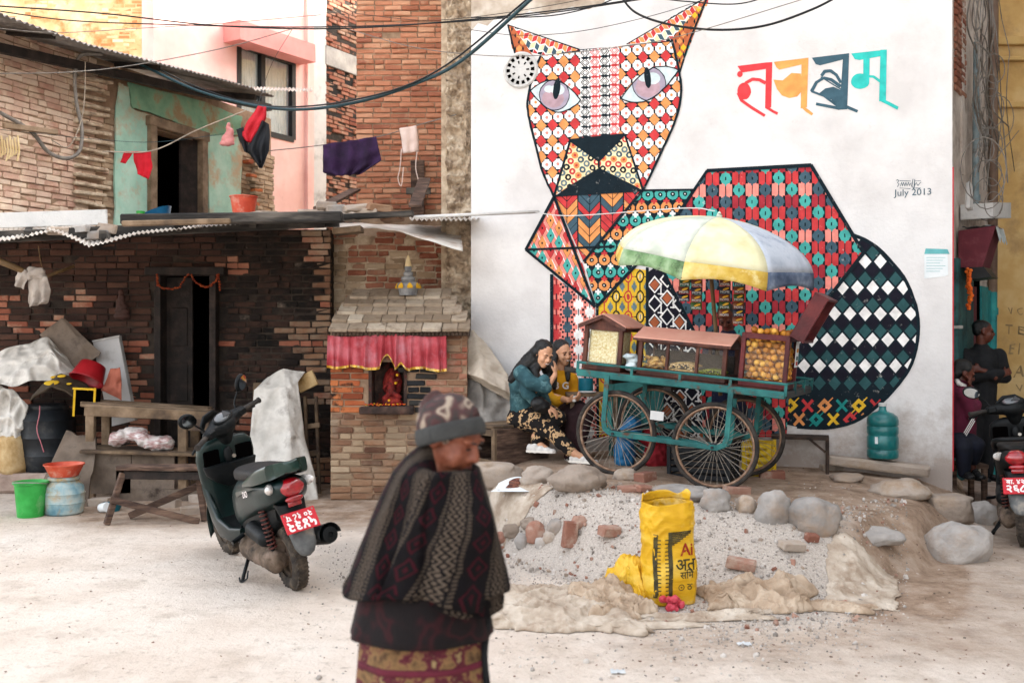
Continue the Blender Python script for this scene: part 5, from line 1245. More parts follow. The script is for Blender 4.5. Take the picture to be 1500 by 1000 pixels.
for k_ in range(8):
    t0 = A0 + k_ * math.pi / 4
    def fn(u, v, t0=t0, v0=0, v1=1):
        s = v0 + (v1 - v0) * v; a = t0 + u * math.pi / 4; p = canopy(a, s); sag = math.sin(math.pi * u)
        chord = canopy(t0, s).lerp(canopy(t0 + math.pi / 4, s), u); p = p.lerp(chord, .75); return p + nrm * (.045 * sag * max(0, (s - .8) / .2) ** 2)
    mb = MB(); mb.grid(lambda u, v: iM @ fn(u, v, v0=0, v1=.87), 8, 12); po = mb.build('panel', PAN[k_], para, smooth=True, thick=.002)
    mb = MB(); mb.grid(lambda u, v: iM @ fn(u, v, v0=.87, v1=1), 8, 4); mb.build('edge_band', BND[k_], po, smooth=True, thick=.003)
    mb = MB(); mb.tube([iM @ (canopy(t0, s) - nrm * .008) for s in (0, .25, .5, .75, .98)], .004, 6); mb.build('rib', 'steel_dark', para)
mat('bamboo', '#5f4a2e', '#7a6140', scale=9, bump=.2, rough=.6)
mb = MB(); mb.tube([iM @ (pc + Z * -.1), iM @ (pc.lerp(rc, .5)), iM @ rc, iM @ (rc + nrm * (HH + .03))], .017, 10); mb.build('pole', 'bamboo', para, smooth=True)
mb = MB(); mb.lathe([(.02, -.01), (.025, .01), (.012, .04), (.003, .05)], iM @ Matrix.Translation(rc + nrm * HH), 10); mb.build('tip', 'panel_white', para)
# strips of snack packets hanging under the parasol
mat('pack_brown', '#4a2318', '#6b3620', '#8a5628', scale=9, bump=.2, rough=.35); mat('pack_green', '#1f3a1e', '#2f5226', '#4a6a34', scale=9, bump=.2, rough=.35); mat('pack_navy', '#161c2e', '#232c48', scale=9, bump=.2, rough=.35); mat('pack_yellow', '#c99a28', '#e0b840', scale=12, bump=.2, rough=.4)
for si, (px, y0, n_, lab) in enumerate(((1003, 397, 4, 'strip of brown snack packets hanging leftmost under the parasol'), (1021, 398, 5, 'strip of green and brown snack packets hanging just left of the parasol pole'), (1062, 408, 5, 'strip of snack packets hanging just right of the parasol pole'), (1083, 408, 6, 'strip of snack packets hanging nearest the vendor on the right'))):
    st = thing('packet_strip', lab, 'snack packets', tuple(P(px, y0 + n_ * 11, 8.12)), (0, 0, 0), 'snack packet strips')
    top = P(px, y0, 8.12)
    for k_ in range(n_):
        c = P(px + rnd(-.6, .6) - k_ * .3, y0 + 5.5 + k_ * 11.2, 8.12 + rnd(-.01, .01)); m_ = ('pack_brown', 'pack_green', 'pack_brown', 'pack_navy')[(k_ + si) % 4]; mb = MB()
        mb.grid(lambda u, v: c + Vector(((u - .5) * .092, -.012 * math.sin(math.pi * u) * math.sin(math.pi * v), (v - .5) * .06)), 6, 5); mb.grid(lambda u, v: c + Vector(((u - .5) * .092, .012 * math.sin(math.pi * u) * math.sin(math.pi * v) + .001, (v - .5) * .06)), 6, 5)
        pk_ = mb.build('packet', m_, st, w=True, smooth=True)
        mb = MB(); mb.ell(c + Vector((.005, -.014, .008)), (.028, .003, .009), (0, -.3, 0), 10, 5); mb.build('print', 'pack_yellow', pk_, w=True)
        mb = text_mb('MOMS', (c + Vector((-.004, -.0145, -.017)), X, Z), .026); mb.build('lettering', 'notice_paper', pk_, w=True, kind='stuff')
    mb = MB(); mb.tube([top + Z * .16, top], .0015, 4); mb.build('string', 'concrete_pale', st, w=True)
# ------------------------------------------------------------------ people
mat('skin_light', '#cb9a7b', '#d6a888', scale=20, rough=.5, bump=.05, spec=.4); mat('skin_brown', '#7b4c38', '#8d5a43', scale=20, rough=.5, bump=.05, spec=.4); mat('skin_dark', '#5a3022', '#6d3c2b', scale=16, rough=.48, bump=.12, bscale=90, spec=.4)
mat('hair_black', '#030303', '#080707', scale=40, rough=.4, bump=.5, bscale=120, stretch=(6, 6, .6), spec=.5)
mat('eye_dark', '#140e0c', scale=0, bump=0, rough=.2); mat('lip', '#8a3f3c', scale=0, bump=0, rough=.4); mat('teeth', '#e6e0d6', scale=0, bump=0, rough=.3); mat('lip_old', '#5c2b26', scale=0, bump=0, rough=.5)
def axes(f, roll=0):
    f = Vector(f).normalized(); r = f.cross(Z).normalized(); u = r.cross(f).normalized()
    if roll: q = Matrix.Rotation(roll, 3, f); r = q @ r; u = q @ u
    return r, f, u
def head_shapes(mb, c, f, s=1.0, neck=None, roll=0, old=False):
    r, f, u = axes(f, roll); c = Vector(c); rot = Matrix((r, f, u)).transposed()
    at = lambda x, y, z: c + (r * x + f * y + u * z) * s
    E = lambda x, y, z, a, b_, d: mb.ell(at(x, y, z), (a * s, b_ * s, d * s), rot, 16, 12)
    E(0, -.012, .032, .074, .092, .082); E(0, .022, -.028, .060, .066, .080); E(0, .048, -.088, .030, .030, .026); E(0, .03, -.07, .045, .04, .035)
    for q in (-1, 1):
        E(q * .034, .062, -.028, .026, .022, .026); E(q * .030, .077, .022, .026, .012, .010); E(q * .076, -.008, -.008, .010, .022, .031); E(q * .011, .093, -.031, .010, .010, .009)
    cap(mb, at(0, .082, .012), .010 * s, at(0, .103, -.027), .0135 * s, 10); E(0, .085, -.058, .022, .010, .010); E(0, .08, -.07, .02, .012, .01)
    if neck is not None: cap(mb, at(0, -.02, -.06), .05 * s, neck, .055 * s)
    return at, rot
def features(parent, at, rot, s, lip='lip', smile=False, closed=False):
    mb = MB()
    for q in (-1, 1):
        mb.ell(at(q * .030, .0845, .000), (.0135 * s, .006 * s, (.0022 if closed else .0052) * s), rot, 10, 6)
    mb.build('eyes', 'eye_dark', parent, w=True, kind='stuff')
    mb = MB()
    for q in (-1, 1):
        cap(mb, at(q * .016, .093, .021), .0032 * s, at(q * .045, .080, .024), .0025 * s, 6)
    mb.build('eyebrows', 'hair_black', parent, w=True, kind='stuff')
    mb = MB()
    if smile:
        mb.ell(at(0, .089, -.060), (.024 * s, .008 * s, .0085 * s), rot, 12, 8); mb.build('lips', lip, parent, w=True)
        mb = MB(); mb.ell(at(0, .0935, -.059), (.019 * s, .006 * s, .0048 * s), rot, 12, 8); mb.build('teeth', 'teeth', parent, w=True)
    else:
        mb.ell(at(0, .0925, -.0595), (.019 * s, .006 * s, .0035 * s), rot, 10, 6); mb.ell(at(0, .0915, -.066), (.017 * s, .006 * s, .0042 * s), rot, 10, 6); mb.build('lips', lip, parent, w=True, kind='stuff')
def hand(mb, wrist, d, pn, s=1.0, curl=.35, thumb=1):
    """palm, four unequal curled fingers and a thumb; d along the hand, pn out of the palm"""
    d = Vector(d).normalized(); pn = Vector(pn); pn = (pn - d * pn.dot(d)).normalized(); sd = d.cross(pn) * thumb; w_ = Vector(wrist)
    cap(mb, w_, .021 * s, w_ + d * .03 * s, .024 * s, 10); pk = w_ + d * .055 * s
    for k_ in (-1.5, -.5, .5, 1.5): cap(mb, w_ + d * .025 * s + sd * k_ * .013 * s, .014 * s, w_ + d * .085 * s + sd * k_ * .0185 * s, .0115 * s, 8)
    for k_, L_ in ((-1.5, .062), (-.5, .078), (.5, .082), (1.5, .07)):
        p0 = w_ + d * .085 * s + sd * k_ * .0185 * s; a = curl
        d1 = d * math.cos(a) + pn * math.sin(a); p1 = p0 + d1 * L_ * .5 * s; d2 = d * math.cos(a * 2.4) + pn * math.sin(a * 2.4); p2 = p1 + d2 * L_ * .5 * s
        cap(mb, p0, .0105 * s, p1, .0095 * s, 8); cap(mb, p1, .0095 * s, p2, .008 * s, 8)
    t0 = w_ + d * .03 * s + sd * .024 * s; t1 = t0 + (d * .6 + sd * .7 + pn * .3).normalized() * .035 * s; t2 = t1 + (d * .85 + sd * .25 + pn * .4).normalized() * .032 * s
    cap(mb, t0, .014 * s, t1, .0115 * s, 8); cap(mb, t1, .0115 * s, t2, .0095 * s, 8)
def shoe(name, ankle, toe, m, parent, sole='teeth', s=1.0):
    a = Vector(ankle); t_ = Vector(toe); d = (t_ - a); d.z = 0; d.normalize(); z0 = min(a.z, t_.z) - .0; mb = MB()
    base = Vector((a.x, a.y, z0)) - d * .045 * s
    for k_, (x, wd, h) in enumerate(((.0, .032, .045), (.05, .036, .05), (.11, .037, .038), (.17, .042, .03), (.22, .036, .022))): mb.ell(base + d * x * s + Z * (h * .75 * s), (wd * s, wd * s, h * s), seg=12, rings=8)
    sh = blob(name, mb, m, parent, voxel=.009, it=3, w=True)
    mb = MB(); sd = d.cross(Z); ol = []
    for x, wd in ((-.03, .02), (0, .034), (.06, .036), (.12, .036), (.18, .043), (.225, .036), (.25, .016)): ol.append((x, wd))
    pts = [base + d * x * s + sd * wd * s for x, wd in ol] + [base + d * x * s - sd * wd * s for x, wd in ol[::-1]]
    mb.prism(pts, Z * .018 * s); mb.build('sole', sole, sh, w=True)
def core(mb, *lines, r=.035):
    for l in lines: chain(mb, [(p_, r) for p_ in l], 8)
# --- seated woman in a denim jacket
mat('denim', '#27474f', '#34585f', '#4c7278', scale=5, rough=.85, bump=.35, bscale=140, dirt='#6d8f92', dscale=9, dlo=.55, dhi=.72)
cam_m = mat('camouflage', '#191413', '#191413', '#c0a07a', '#3d2f27', '#151112', scale=13, rough=.9, bump=.2, bscale=120, detail=2, lo=.37, hi=.73)
for e_ in cam_m.node_tree.nodes:
    if e_.type == 'VALTORGB': e_.color_ramp.interpolation = 'CONSTANT'
mat('canvas_white', '#cfcac4', '#dedad5', scale=12, rough=.85, bump=.2); mat('bag_black', '#151516', '#232324', scale=12, rough=.5, bump=.3); mat('hoodie_yellow', '#c08a10', '#d29c1c', '#dbaa34', scale=5, rough=.9, bump=.3, bscale=90); mat('plum_cloth', '#2a1518', '#3a2024', scale=8, rough=.85, bump=.25); mat('navy_cloth', '#10131f', '#1a2033', scale=8, rough=.85, bump=.25)
hipc = P(768, 606, 9.28); w1 = thing('person', 'laughing long haired woman in denim jacket and camouflage trousers seated on crate', 'person', (hipc.x, hipc.y, gh(hipc.x, hipc.y)))
mb = MB(); hc = P(796, 519, 9.02); hf = (.50, -.80, -.34)
at, rot = head_shapes(mb, hc, hf, 1.0, P(781, 545, 9.12), roll=-.12)
el, wr = P(800, 568, 8.92), P(813, 549, 8.98); cap(mb, el, .034, wr, .024); hand(mb, wr, P(815, 526, 9.04) - wr, (-.7, .4, .1), .85, .22)
el2, wr2 = P(787, 590, 9.0), P(801, 594, 8.95); cap(mb, el2, .034, wr2, .025); hand(mb, wr2, Vector((.8, -.15, -.55)), (0, .3, -1), .95, .35, -1)
an1, an2 = P(842, 664, 8.85), P(786, 648, 9.05); cap(mb, P(834, 657, 8.88), .046, an1, .036); cap(mb, P(785, 640, 9.07), .046, an2, .036); cap(mb, an1, .034, an1 + Vector((.1, -.03, -.05)), .03); cap(mb, an2, .034, an2 + Vector((.08, -.04, -.05)), .03)
cap(mb, P(781, 545, 9.12), .06, P(775, 565, 9.17), .1)
core(mb, [P(781, 545, 9.12), P(768, 570, 9.2), hipc], [hipc, P(785, 618, 9.1), P(808, 632, 8.98), P(834, 657, 8.88)], [hipc, P(800, 605, 9.15), P(818, 612, 9.05), P(785, 640, 9.07)], [P(775, 555, 9.1), P(763, 546, 9.02), el], [P(763, 546, 9.02), el2])
blob('body', mb, 'skin_light', w1, voxel=.0075, it=3, w=True); features(w1, at, rot, 1.0, smile=True, closed=True)
mb = MB(); chain(mb, [(hipc + Z * .04, .135), (P(766, 580, 9.22), .125), (P(768, 558, 9.17), .135), (P(776, 547, 9.13), .085)]); sh1, sh2 = P(763, 546, 9.02), P(781, 551, 9.3)
mb.ell(P(768, 560, 9.18), (.15, .16, .15)); chain(mb, [(sh1, .075), (P(777, 560, 8.92), .066), (el, .058), (P(797, 556, 8.93), .05)]); chain(mb, [(sh1 + Vector((.02, .02, 0)), .07), (P(772, 575, 8.98), .06), (el2, .052), (P(797, 592, 8.97), .042)]); chain(mb, [(sh2, .07), (P(793, 575, 9.3), .06), (P(800, 590, 9.15), .05)])
jk = blob('jacket', mb, 'denim', w1, voxel=.011, it=4, w=True, disp=.006, dsize=.05)
mb = MB(); mb.tube([P(797, 558, 8.93), P(797.6, 553, 8.93)], .053, 12); mb.build('cuff', 'denim', jk, w=True, smooth=True)
mb = MB(); kn1, kn2 = P(808, 632, 8.98), P(818, 612, 9.05)
chain(mb, [(hipc - Z * .02, .15), (P(785, 618, 9.1), .105), (kn1, .078), (P(824, 648, 8.92), .068), (P(836, 659, 8.88), .06)]); chain(mb, [(hipc + Vector((.05, .05, -.02)), .14), (P(800, 605, 9.15), .1), (kn2, .075), (P(800, 632, 9.08), .065), (P(786, 645, 9.06), .058)]); mb.ell(hipc - Z * .05, (.17, .17, .12))
blob('trousers', mb, cam_m, w1, voxel=.012, it=4, w=True, disp=.006, dsize=.06)
shoe('shoe', an1 + Vector((.02, 0, -.08)), an1 + Vector((.22, -.12, -.08)), 'canvas_white', w1); shoe('shoe', an2 + Vector((-.02, -.02, -.085)), an2 + Vector((.2, -.1, -.085)), 'canvas_white', w1)
mb = MB(); up_ = rot.col[2]; fw = rot.col[1]; rt = rot.col[0]
mb.ell(hc + Vector(up_) * .052 - Vector(fw) * .030, (.086, .094, .081), rot); mb.ell(hc - Vector(fw) * .06, (.085, .075, .1), rot)
chain(mb, [(hc - Vector(fw) * .05, .09), (P(776, 530, 9.08), .085), (P(760, 545, 9.08), .065), (P(750, 556, 9.1), .04)]); chain(mb, [(hc - Vector(fw) * .04 - Vector(rt) * .06, .045), (P(783, 542, 9.0), .04), (P(786, 560, 8.97), .028)]); chain(mb, [(hc + Vector(rt) * .065 - Vector(fw) * .03, .045), (P(803, 545, 9.13), .045), (P(802, 562, 9.1), .03)])
blob('hair', mb, 'hair_black', w1, voxel=.009, it=3, w=True, disp=.005, dsize=.02)
mb = MB(); mb.ell(P(792, 594, 8.92), (.1, .05, .07), (.1, .35, .2)); mb.ell(P(790, 590, 8.94), (.08, .045, .06), (.1, .35, .2)); hb = blob('handbag', mb, 'bag_black', voxel=.01, it=2, disp=.006, dsize=.04, label='small black handbag resting in the lap of woman in denim', cat='bag')
mb = MB(); mb.tube([wr2 + Vector((.0, 0, .0)), wr2 + Vector((.016, -.002, -.006))], .028, 12); mb.build('watch', 'spoke_steel', w1, w=True)
# --- second woman in a yellow hoodie
hip2 = P(824, 612, 9.7); w2 = thing('person', 'smiling woman in yellow hoodie holding a small cup beside the cart', 'person', (hip2.x, hip2.y, gh(hip2.x, hip2.y)))
mb = MB(); hc2 = P(824, 517, 9.5); at, rot = head_shapes(mb, hc2, (.5, -.85, -.12), 1.0, P(820, 546, 9.55), roll=.1); wr = P(833, 586, 9.15); cap(mb, P(822, 584, 9.3), .035, wr, .026); hand(mb, wr, (.5, -.3, .1), (.2, .3, .9), .95, .6)
cap(mb, P(820, 546, 9.55), .06, P(818, 570, 9.6), .09)
core(mb, [P(820, 546, 9.55), hip2], [hip2, P(845, 600, 9.3), P(858, 606, 9.1), P(848, 668, 9.1)], [hip2, P(842, 612, 9.15), P(834, 668, 9.15)], [P(820, 555, 9.55), P(806, 556, 9.5), P(800, 578, 9.4), P(822, 584, 9.3)])
blob('body', mb, 'skin_light', w2, voxel=.0075, it=3, w=True); features(w2, at, rot, 1.0, smile=True)
mb = MB(); chain(mb, [(hip2 + Z * .06, .14), (P(820, 585, 9.62), .135), (P(820, 562, 9.58), .14), (P(820, 550, 9.55), .08)]); chain(mb, [(P(806, 556, 9.5), .075), (P(800, 578, 9.4), .06), (P(815, 588, 9.3), .05), (P(823, 585, 9.28), .042)]); chain(mb, [(P(836, 556, 9.6), .075), (P(842, 578, 9.55), .06), (P(836, 588, 9.35), .05)])
mb.ell(P(816, 551, 9.63), (.1, .08, .05)); hd_ = blob('hoodie', mb, 'hoodie_yellow', w2, voxel=.011, it=4, w=True, disp=.006, dsize=.05)
mb = text_mb('3 G', (P(823, 565, 9.405), X, Z), .09, bold=.02); mb.build('print', 'canvas_white', hd_, w=True, kind='stuff')
mb = MB(); chain(mb, [(hip2, .15), (P(845, 600, 9.3), .1), (P(858, 606, 9.1), .08), (P(850, 640, 9.1), .065), (P(848, 668, 9.1), .05)]); chain(mb, [(hip2, .14), (P(835, 606, 9.35), .1), (P(842, 612, 9.15), .08), (P(836, 640, 9.15), .065), (P(834, 668, 9.15), .05)]); blob('trousers', mb, 'plum_cloth', w2, voxel=.013, it=4, w=True, disp=.005, dsize=.06)
shoe('shoe', P(834, 674, 9.15), P(842, 676, 8.95), 'bag_black', w2); shoe('shoe', P(848, 674, 9.1), P(858, 676, 8.95), 'bag_black', w2)
mb = MB(); up_ = Vector(rot.col[2]); fw = Vector(rot.col[1]); rt = Vector(rot.col[0]); mb.ell(hc2 + up_ * .052 - fw * .030, (.085, .094, .081), rot); mb.ell(hc2 - fw * .055, (.084, .06, .1), rot); chain(mb, [(hc2 + rt * .068 - fw * .03, .04), (P(809, 540, 9.42), .042), (P(811, 556, 9.38), .036), (P(812, 568, 9.36), .022)]); chain(mb, [(hc2 - rt * .068 - fw * .03, .035), (P(831, 540, 9.52), .034), (P(832, 556, 9.46), .022)])
blob('hair', mb, 'hair_black', w2, voxel=.009, it=3, w=True, disp=.004, dsize=.02)
mb = MB(); mb.lathe([(.018, 0), (.022, .03), (.027, .055), (.024, .055), (.019, .01)], wr + Vector((.05, -.04, -.01)), 14, cap=False); mb.lathe([(0, .003), (.018, .003)], wr + Vector((.05, -.04, -.01)), 14, cap=False); mb.build('cup', 'canvas_white', label='small white cup held by the woman in the yellow hoodie', cat='cup', smooth=40)
# --- vendor behind the cart
vg = P(1066, 600, 9.15); v = thing('person', 'vendor in dark blue patterned clothes half hidden behind the cart under the parasol', 'person', (vg.x, vg.y, gh(vg.x, vg.y)))
mb = MB(); hv = P(1064, 464, 9.1); at, rot = head_shapes(mb, hv, (-.25, -.7, -.66), 1.0, P(1067, 490, 9.15)); cap(mb, P(1045, 535, 8.95), .035, P(1040, 548, 8.8), .026); hand(mb, P(1040, 548, 8.8), (-.2, -.8, -.5), (0, .3, -1), .95, .5); cap(mb, P(1088, 535, 8.95), .035, P(1080, 548, 8.8), .026); hand(mb, P(1080, 548, 8.8), (-.2, -.8, -.5), (0, .3, -1), .95, .5, -1); cap(mb, P(1067, 490, 9.15), .06, P(1067, 510, 9.2), .08)
core(mb, [P(1067, 500, 9.17), P(1067, 600, 9.2), P(1053, 645, 9.15), P(1053, 668, 9.2)], [P(1067, 600, 9.2), P(1081, 645, 9.15), P(1081, 668, 9.2)], [P(1067, 503, 9.17), P(1042, 503, 9.15), P(1037, 530, 9.1), P(1045, 535, 8.95)], [P(1067, 503, 9.17), P(1092, 503, 9.15), P(1097, 530, 9.1), P(1088, 535, 8.95)])
blob('body', mb, 'skin_dark', v, voxel=.009, it=3, w=True); features(v, at, rot, 1.0)
mat('vendor_cloth', '#121833', '#18203d', '#1d2748', scale=4, rough=.85, bump=.2, dirt='#8a6f4a', dscale=13, dlo=.64, dhi=.66)
mb = MB(); chain(mb, [(P(1067, 600, 9.2), .16), (P(1067, 555, 9.2), .15), (P(1067, 515, 9.18), .16), (P(1067, 494, 9.16), .09)]); chain(mb, [(P(1042, 503, 9.15), .08), (P(1037, 530, 9.1), .06), (P(1044, 536, 8.97), .05)]); chain(mb, [(P(1092, 503, 9.15), .08), (P(1097, 530, 9.1), .06), (P(1089, 536, 8.97), .05)]); mb.ell(P(1067, 505, 9.17), (.2, .12, .1)); blob('shirt', mb, 'vendor_cloth', v, voxel=.012, it=4, w=True, disp=.005, dsize=.06)
mb = MB()
for q in (-1, 1): chain(mb, [(P(1067 + q * 13, 600, 9.2), .1), (P(1067 + q * 14, 645, 9.15), .075), (P(1067 + q * 14, 668, 9.2), .055)])
blob('trousers', mb, 'navy_cloth', v, voxel=.014, it=3, w=True); mb = MB(); mb.ell(hv + Vector(rot.col[2]) * .04 - Vector(rot.col[1]) * .03, (.083, .092, .08), rot); mb.ell(hv - Vector(rot.col[1]) * .055 - Vector(rot.col[2]) * .01, (.08, .05, .07), rot); blob('hair', mb, 'hair_black', v, voxel=.01, it=2, w=True)
for q in (-1, 1): shoe('shoe', P(1067 + q * 14, 672, 9.2), P(1067 + q * 16, 676, 9.05), 'bag_black', v)
# --- man standing by the shop
mat('black_cloth', '#0e0f11', '#191a1d', '#232427', scale=6, rough=.85, bump=.25); mat('maroon_cloth', '#4a1127', '#5d1a33', '#6b2540', scale=5, rough=.9, bump=.25)
mg = P(1440, 720, 10.1); mg.z = .14; mn = thing('person', 'man in black jacket standing with folded arms by the teal shutters', 'person', (mg.x, mg.y, .14))
at3 = lambda x, y, z: mg + Vector((x, y, z)) * .93
mb = MB(); hcm = at3(-.01, -.03, 1.62); at, rot = head_shapes(mb, hcm, (.95, -.28, -.06), .98, at3(-.02, 0, 1.42)); wr = at3(.13, -.2, 1.16); cap(mb, at3(.02, -.22, 1.13), .033, wr, .026); hand(mb, wr, (.7, .3, .3), (.2, .9, 0), .95, .5); wr = at3(-.1, -.19, 1.2); cap(mb, at3(.02, -.2, 1.16), .033, wr, .026); hand(mb, wr, (-.8, .3, .2), (.2, .9, 0), .95, .5, -1); cap(mb, at3(-.02, 0, 1.42), .06, at3(-.02, 0, 1.3), .09)
core(mb, [at3(-.02, 0, 1.4), at3(-.02, .02, .85), at3(-.1, .02, .42), at3(-.1, .05, .08)], [at3(-.02, .02, .85), at3(.06, -.02, .42), at3(.05, 0, .08)], [at3(-.02, 0, 1.35), at3(.16, -.02, 1.36), at3(.2, -.08, 1.12), at3(.02, -.22, 1.13)], [at3(-.02, 0, 1.35), at3(-.2, 0, 1.36), at3(-.22, -.09, 1.1), at3(.02, -.2, 1.16)])
blob('body', mb, 'skin_dark', mn, voxel=.009, it=3, w=True); features(mn, at, rot, .98)
mb = MB(); chain(mb, [(at3(-.02, .02, .82), .15), (at3(-.02, .01, 1.05), .155), (at3(-.02, 0, 1.3), .165), (at3(-.02, 0, 1.44), .075)]); mb.ell(at3(-.02, 0, 1.34), (.2, .13, .09)); chain(mb, [(at3(.16, -.02, 1.36), .075), (at3(.2, -.08, 1.12), .062), (at3(.02, -.2, 1.14), .055)]); chain(mb, [(at3(-.2, .0, 1.36), .075), (at3(-.22, -.09, 1.1), .062), (at3(.0, -.2, 1.17), .055), (at3(.09, -.21, 1.17), .045)])
blob('jacket', mb, 'black_cloth', mn, voxel=.012, it=4, w=True, disp=.005, dsize=.06)
mb = MB(); chain(mb, [(at3(-.02, .02, .85), .145), (at3(-.09, .02, .7), .1), (at3(-.1, .02, .42), .075), (at3(-.1, .05, .1), .06)]); chain(mb, [(at3(-.02, .02, .85), .145), (at3(.06, .0, .7), .1), (at3(.06, -.02, .42), .075), (at3(.05, .0, .1), .06)]); blob('trousers', mb, 'black_cloth', mn, voxel=.013, it=4, w=True)
shoe('shoe', at3(-.1, .05, 0), at3(0, -.12, 0), 'bag_black', mn, 'bag_black'); shoe('shoe', at3(.05, 0, 0), at3(.16, -.16, 0), 'bag_black', mn, 'bag_black')
mb = MB(); up_ = Vector(rot.col[2]); fw = Vector(rot.col[1]); mb.ell(hcm + up_ * .05 - fw * .025, (.078, .09, .066), rot); mb.ell(hcm - fw * .055 + up_ * .01, (.077, .05, .065), rot); blob('hair', mb, 'hair_black', mn, voxel=.009, it=2, w=True, disp=.003, dsize=.015)
# --- person in maroon seated on a stool
sg = P(1413, 700, 9.2); sg.z = gh(sg.x, sg.y) * .6; mr = thing('person', 'person in maroon hooded top with striped sleeve seated at the wall corner', 'person', (sg.x, sg.y, sg.z))
aw_ = lambda px, py, d=0: P(px, py, 9.2 + d)
mb = MB(); hcr = aw_(1412, 546); at, rot = head_shapes(mb, hcr, (.9, -.2, -.4), .98, aw_(1408, 566)); wr = aw_(1421, 570, -.1); cap(mb, aw_(1428, 584, -.1), .033, wr, .026); hand(mb, wr, Vector((-.1, 0, 1)), (-1, .2, 0), .95, .4); cap(mb, aw_(1408, 566), .06, aw_(1406, 580), .09); cap(mb, aw_(1424, 668, -.2), .035, aw_(1425, 694, -.2), .032); cap(mb, aw_(1425, 694, -.2), .03, aw_(1432, 697, -.24), .025)
core(mb, [aw_(1408, 566), aw_(1405, 648), aw_(1420, 650, -.15), aw_(1430, 652, -.28), aw_(1424, 668, -.2)], [aw_(1405, 648), aw_(1412, 655, -.3), aw_(1412, 692, -.25)], [aw_(1407, 578), aw_(1412, 578, -.12), aw_(1424, 605, -.16), aw_(1428, 584, -.1)])
blob('body', mb, 'skin_dark', mr, voxel=.009, it=3, w=True); features(mr, at, rot, .98)
mb = MB(); chain(mb, [(aw_(1405, 645), .15), (aw_(1404, 612), .15), (aw_(1406, 580), .15), (aw_(1408, 566), .08)]); chain(mb, [(aw_(1412, 578, -.12), .075), (aw_(1424, 605, -.16), .06), (aw_(1430, 592, -.12), .05)]); chain(mb, [(aw_(1396, 578, .1), .075), (aw_(1396, 610, .05), .06), (aw_(1412, 625, -.05), .05)]); tp = blob('hooded_top', mb, 'maroon_cloth', mr, voxel=.012, it=4, w=True, disp=.005, dsize=.06)
mb = MB(); mb.tube([aw_(1401, 556, -.02), aw_(1405, 562, -.1), aw_(1414, 566, -.1)], .022, 8); mb.build('collar', 'canvas_white', tp, w=True, smooth=True)
for k_ in range(3):
    mb = MB(); mb.tube([aw_(1412 + k_ * 1.6, 634 + k_ * 2, -.24), aw_(1426 + k_, 610 + k_ * 3, -.235)], .004, 6); mb.build('sleeve_stripe', 'canvas_white', tp, w=True)
mb = MB(); chain(mb, [(aw_(1405, 648), .15), (aw_(1420, 650, -.15), .1), (aw_(1430, 652, -.28), .08), (aw_(1426, 672, -.22), .06)]); chain(mb, [(aw_(1403, 648), .14), (aw_(1408, 652, -.2), .1), (aw_(1412, 655, -.3), .08), (aw_(1412, 692, -.25), .055)]); blob('trousers', mb, 'navy_cloth', mr, voxel=.013, it=4, w=True)
mb = MB(); up_ = Vector(rot.col[2]); fw = Vector(rot.col[1]); mb.ell(hcr + up_ * .042 - fw * .03, (.085, .095, .08), rot); mb.ell(hcr - fw * .06 - up_ * .02, (.085, .06, .085), rot); blob('hair', mb, 'hair_black', mr, voxel=.009, it=2, w=True, disp=.004, dsize=.02)
shoe('shoe', aw_(1426, 697, -.2), aw_(1433, 697, -.3), 'bag_black', mr, 'bag_black'); shoe('shoe', aw_(1412, 697, -.22), aw_(1418, 697, -.32), 'bag_black', mr, 'bag_black')
stl = thing('wooden_stool', 'dark wooden stool under the person in maroon', 'stool', (sg.x - .02, sg.y, sg.z))
mb = MB(); mb.box((0, 0, .34), (.34, .32, .04), bev=.006); mb.build('seat', 'wood_old', stl)
for a, c in ((-.14, -.13), (.14, -.13), (-.14, .13), (.14, .13)):
    mb = MB(); mb.box((a, c, .16), (.045, .045, .33), bev=.004); mb.build('leg', 'wood_old', stl)
# --- old woman walking past in the foreground
OYd = 3.05
ow = thing('person', 'elderly woman in knitted camouflage cap and dark patterned shawl walking in the foreground', 'person', (P(622, 0, OYd).x, OYd, 0))
def OP(px, py, d=0.0): return P(px, py, OYd + d) if not d else P(px, py, OYd) + Vector((0, d, 0))
mb = MB(); hco = OP(663, 638, -.02); hf = Vector((.80, -.46, -.40)); s_ = 1.0
at, rot = head_shapes(mb, hco, hf, s_, OP(640, 690), roll=-.02); up_ = Vector(rot.col[2]); fw = Vector(rot.col[1]); rt = Vector(rot.col[0])
cap(mb, OP(640, 685, .02), .06, OP(630, 730, .02), .1); 
for q in (-1, 1): mb.ell(at(q * .036, .06, -.045), (.026, .022, .03), rot); 
for q in (-1, 1): cap(mb, at(q * .018, .086, -.035), .009, at(q * .036, .07, -.062), .008, 8)
wr = OP(566, 866, -.06); cap(mb, OP(580, 820, -.06), .036, wr, .026); hand(mb, wr, (.3, -.2, -.9), (1, 0, 0), .95, .4)
wr = OP(676, 840, -.03); cap(mb, OP(680, 800, -.03), .036, wr, .026); hand(mb, wr, (.2, -.1, -.95), (-1, 0, 0), .95, .4, -1)
for q in (0, 1):
    fo_ = Vector((P(622, 0, OYd).x - .12 + .3 * q, OYd - .05 + .1 * q, 0)); cap(mb, fo_ + Z * .34, .055, fo_ + Z * .08, .038)
core(mb, [OP(632, 720), OP(620, 940)], [OP(632, 730), OP(585, 740, -.02), OP(575, 790, -.05), OP(580, 820, -.06)], [OP(632, 730), OP(680, 740, -.02), OP(684, 770, -.03), OP(680, 800, -.03)], [OP(620, 930), Vector((P(622, 0, OYd).x - .12, OYd - .05, .34))], [OP(620, 930), Vector((P(622, 0, OYd).x + .18, OYd + .05, .34))], r=.045)
mat('skin_old', '#75422f', '#8a5540', '#96614a', scale=16, rough=.5, bump=.25, bscale=70, spec=.35)
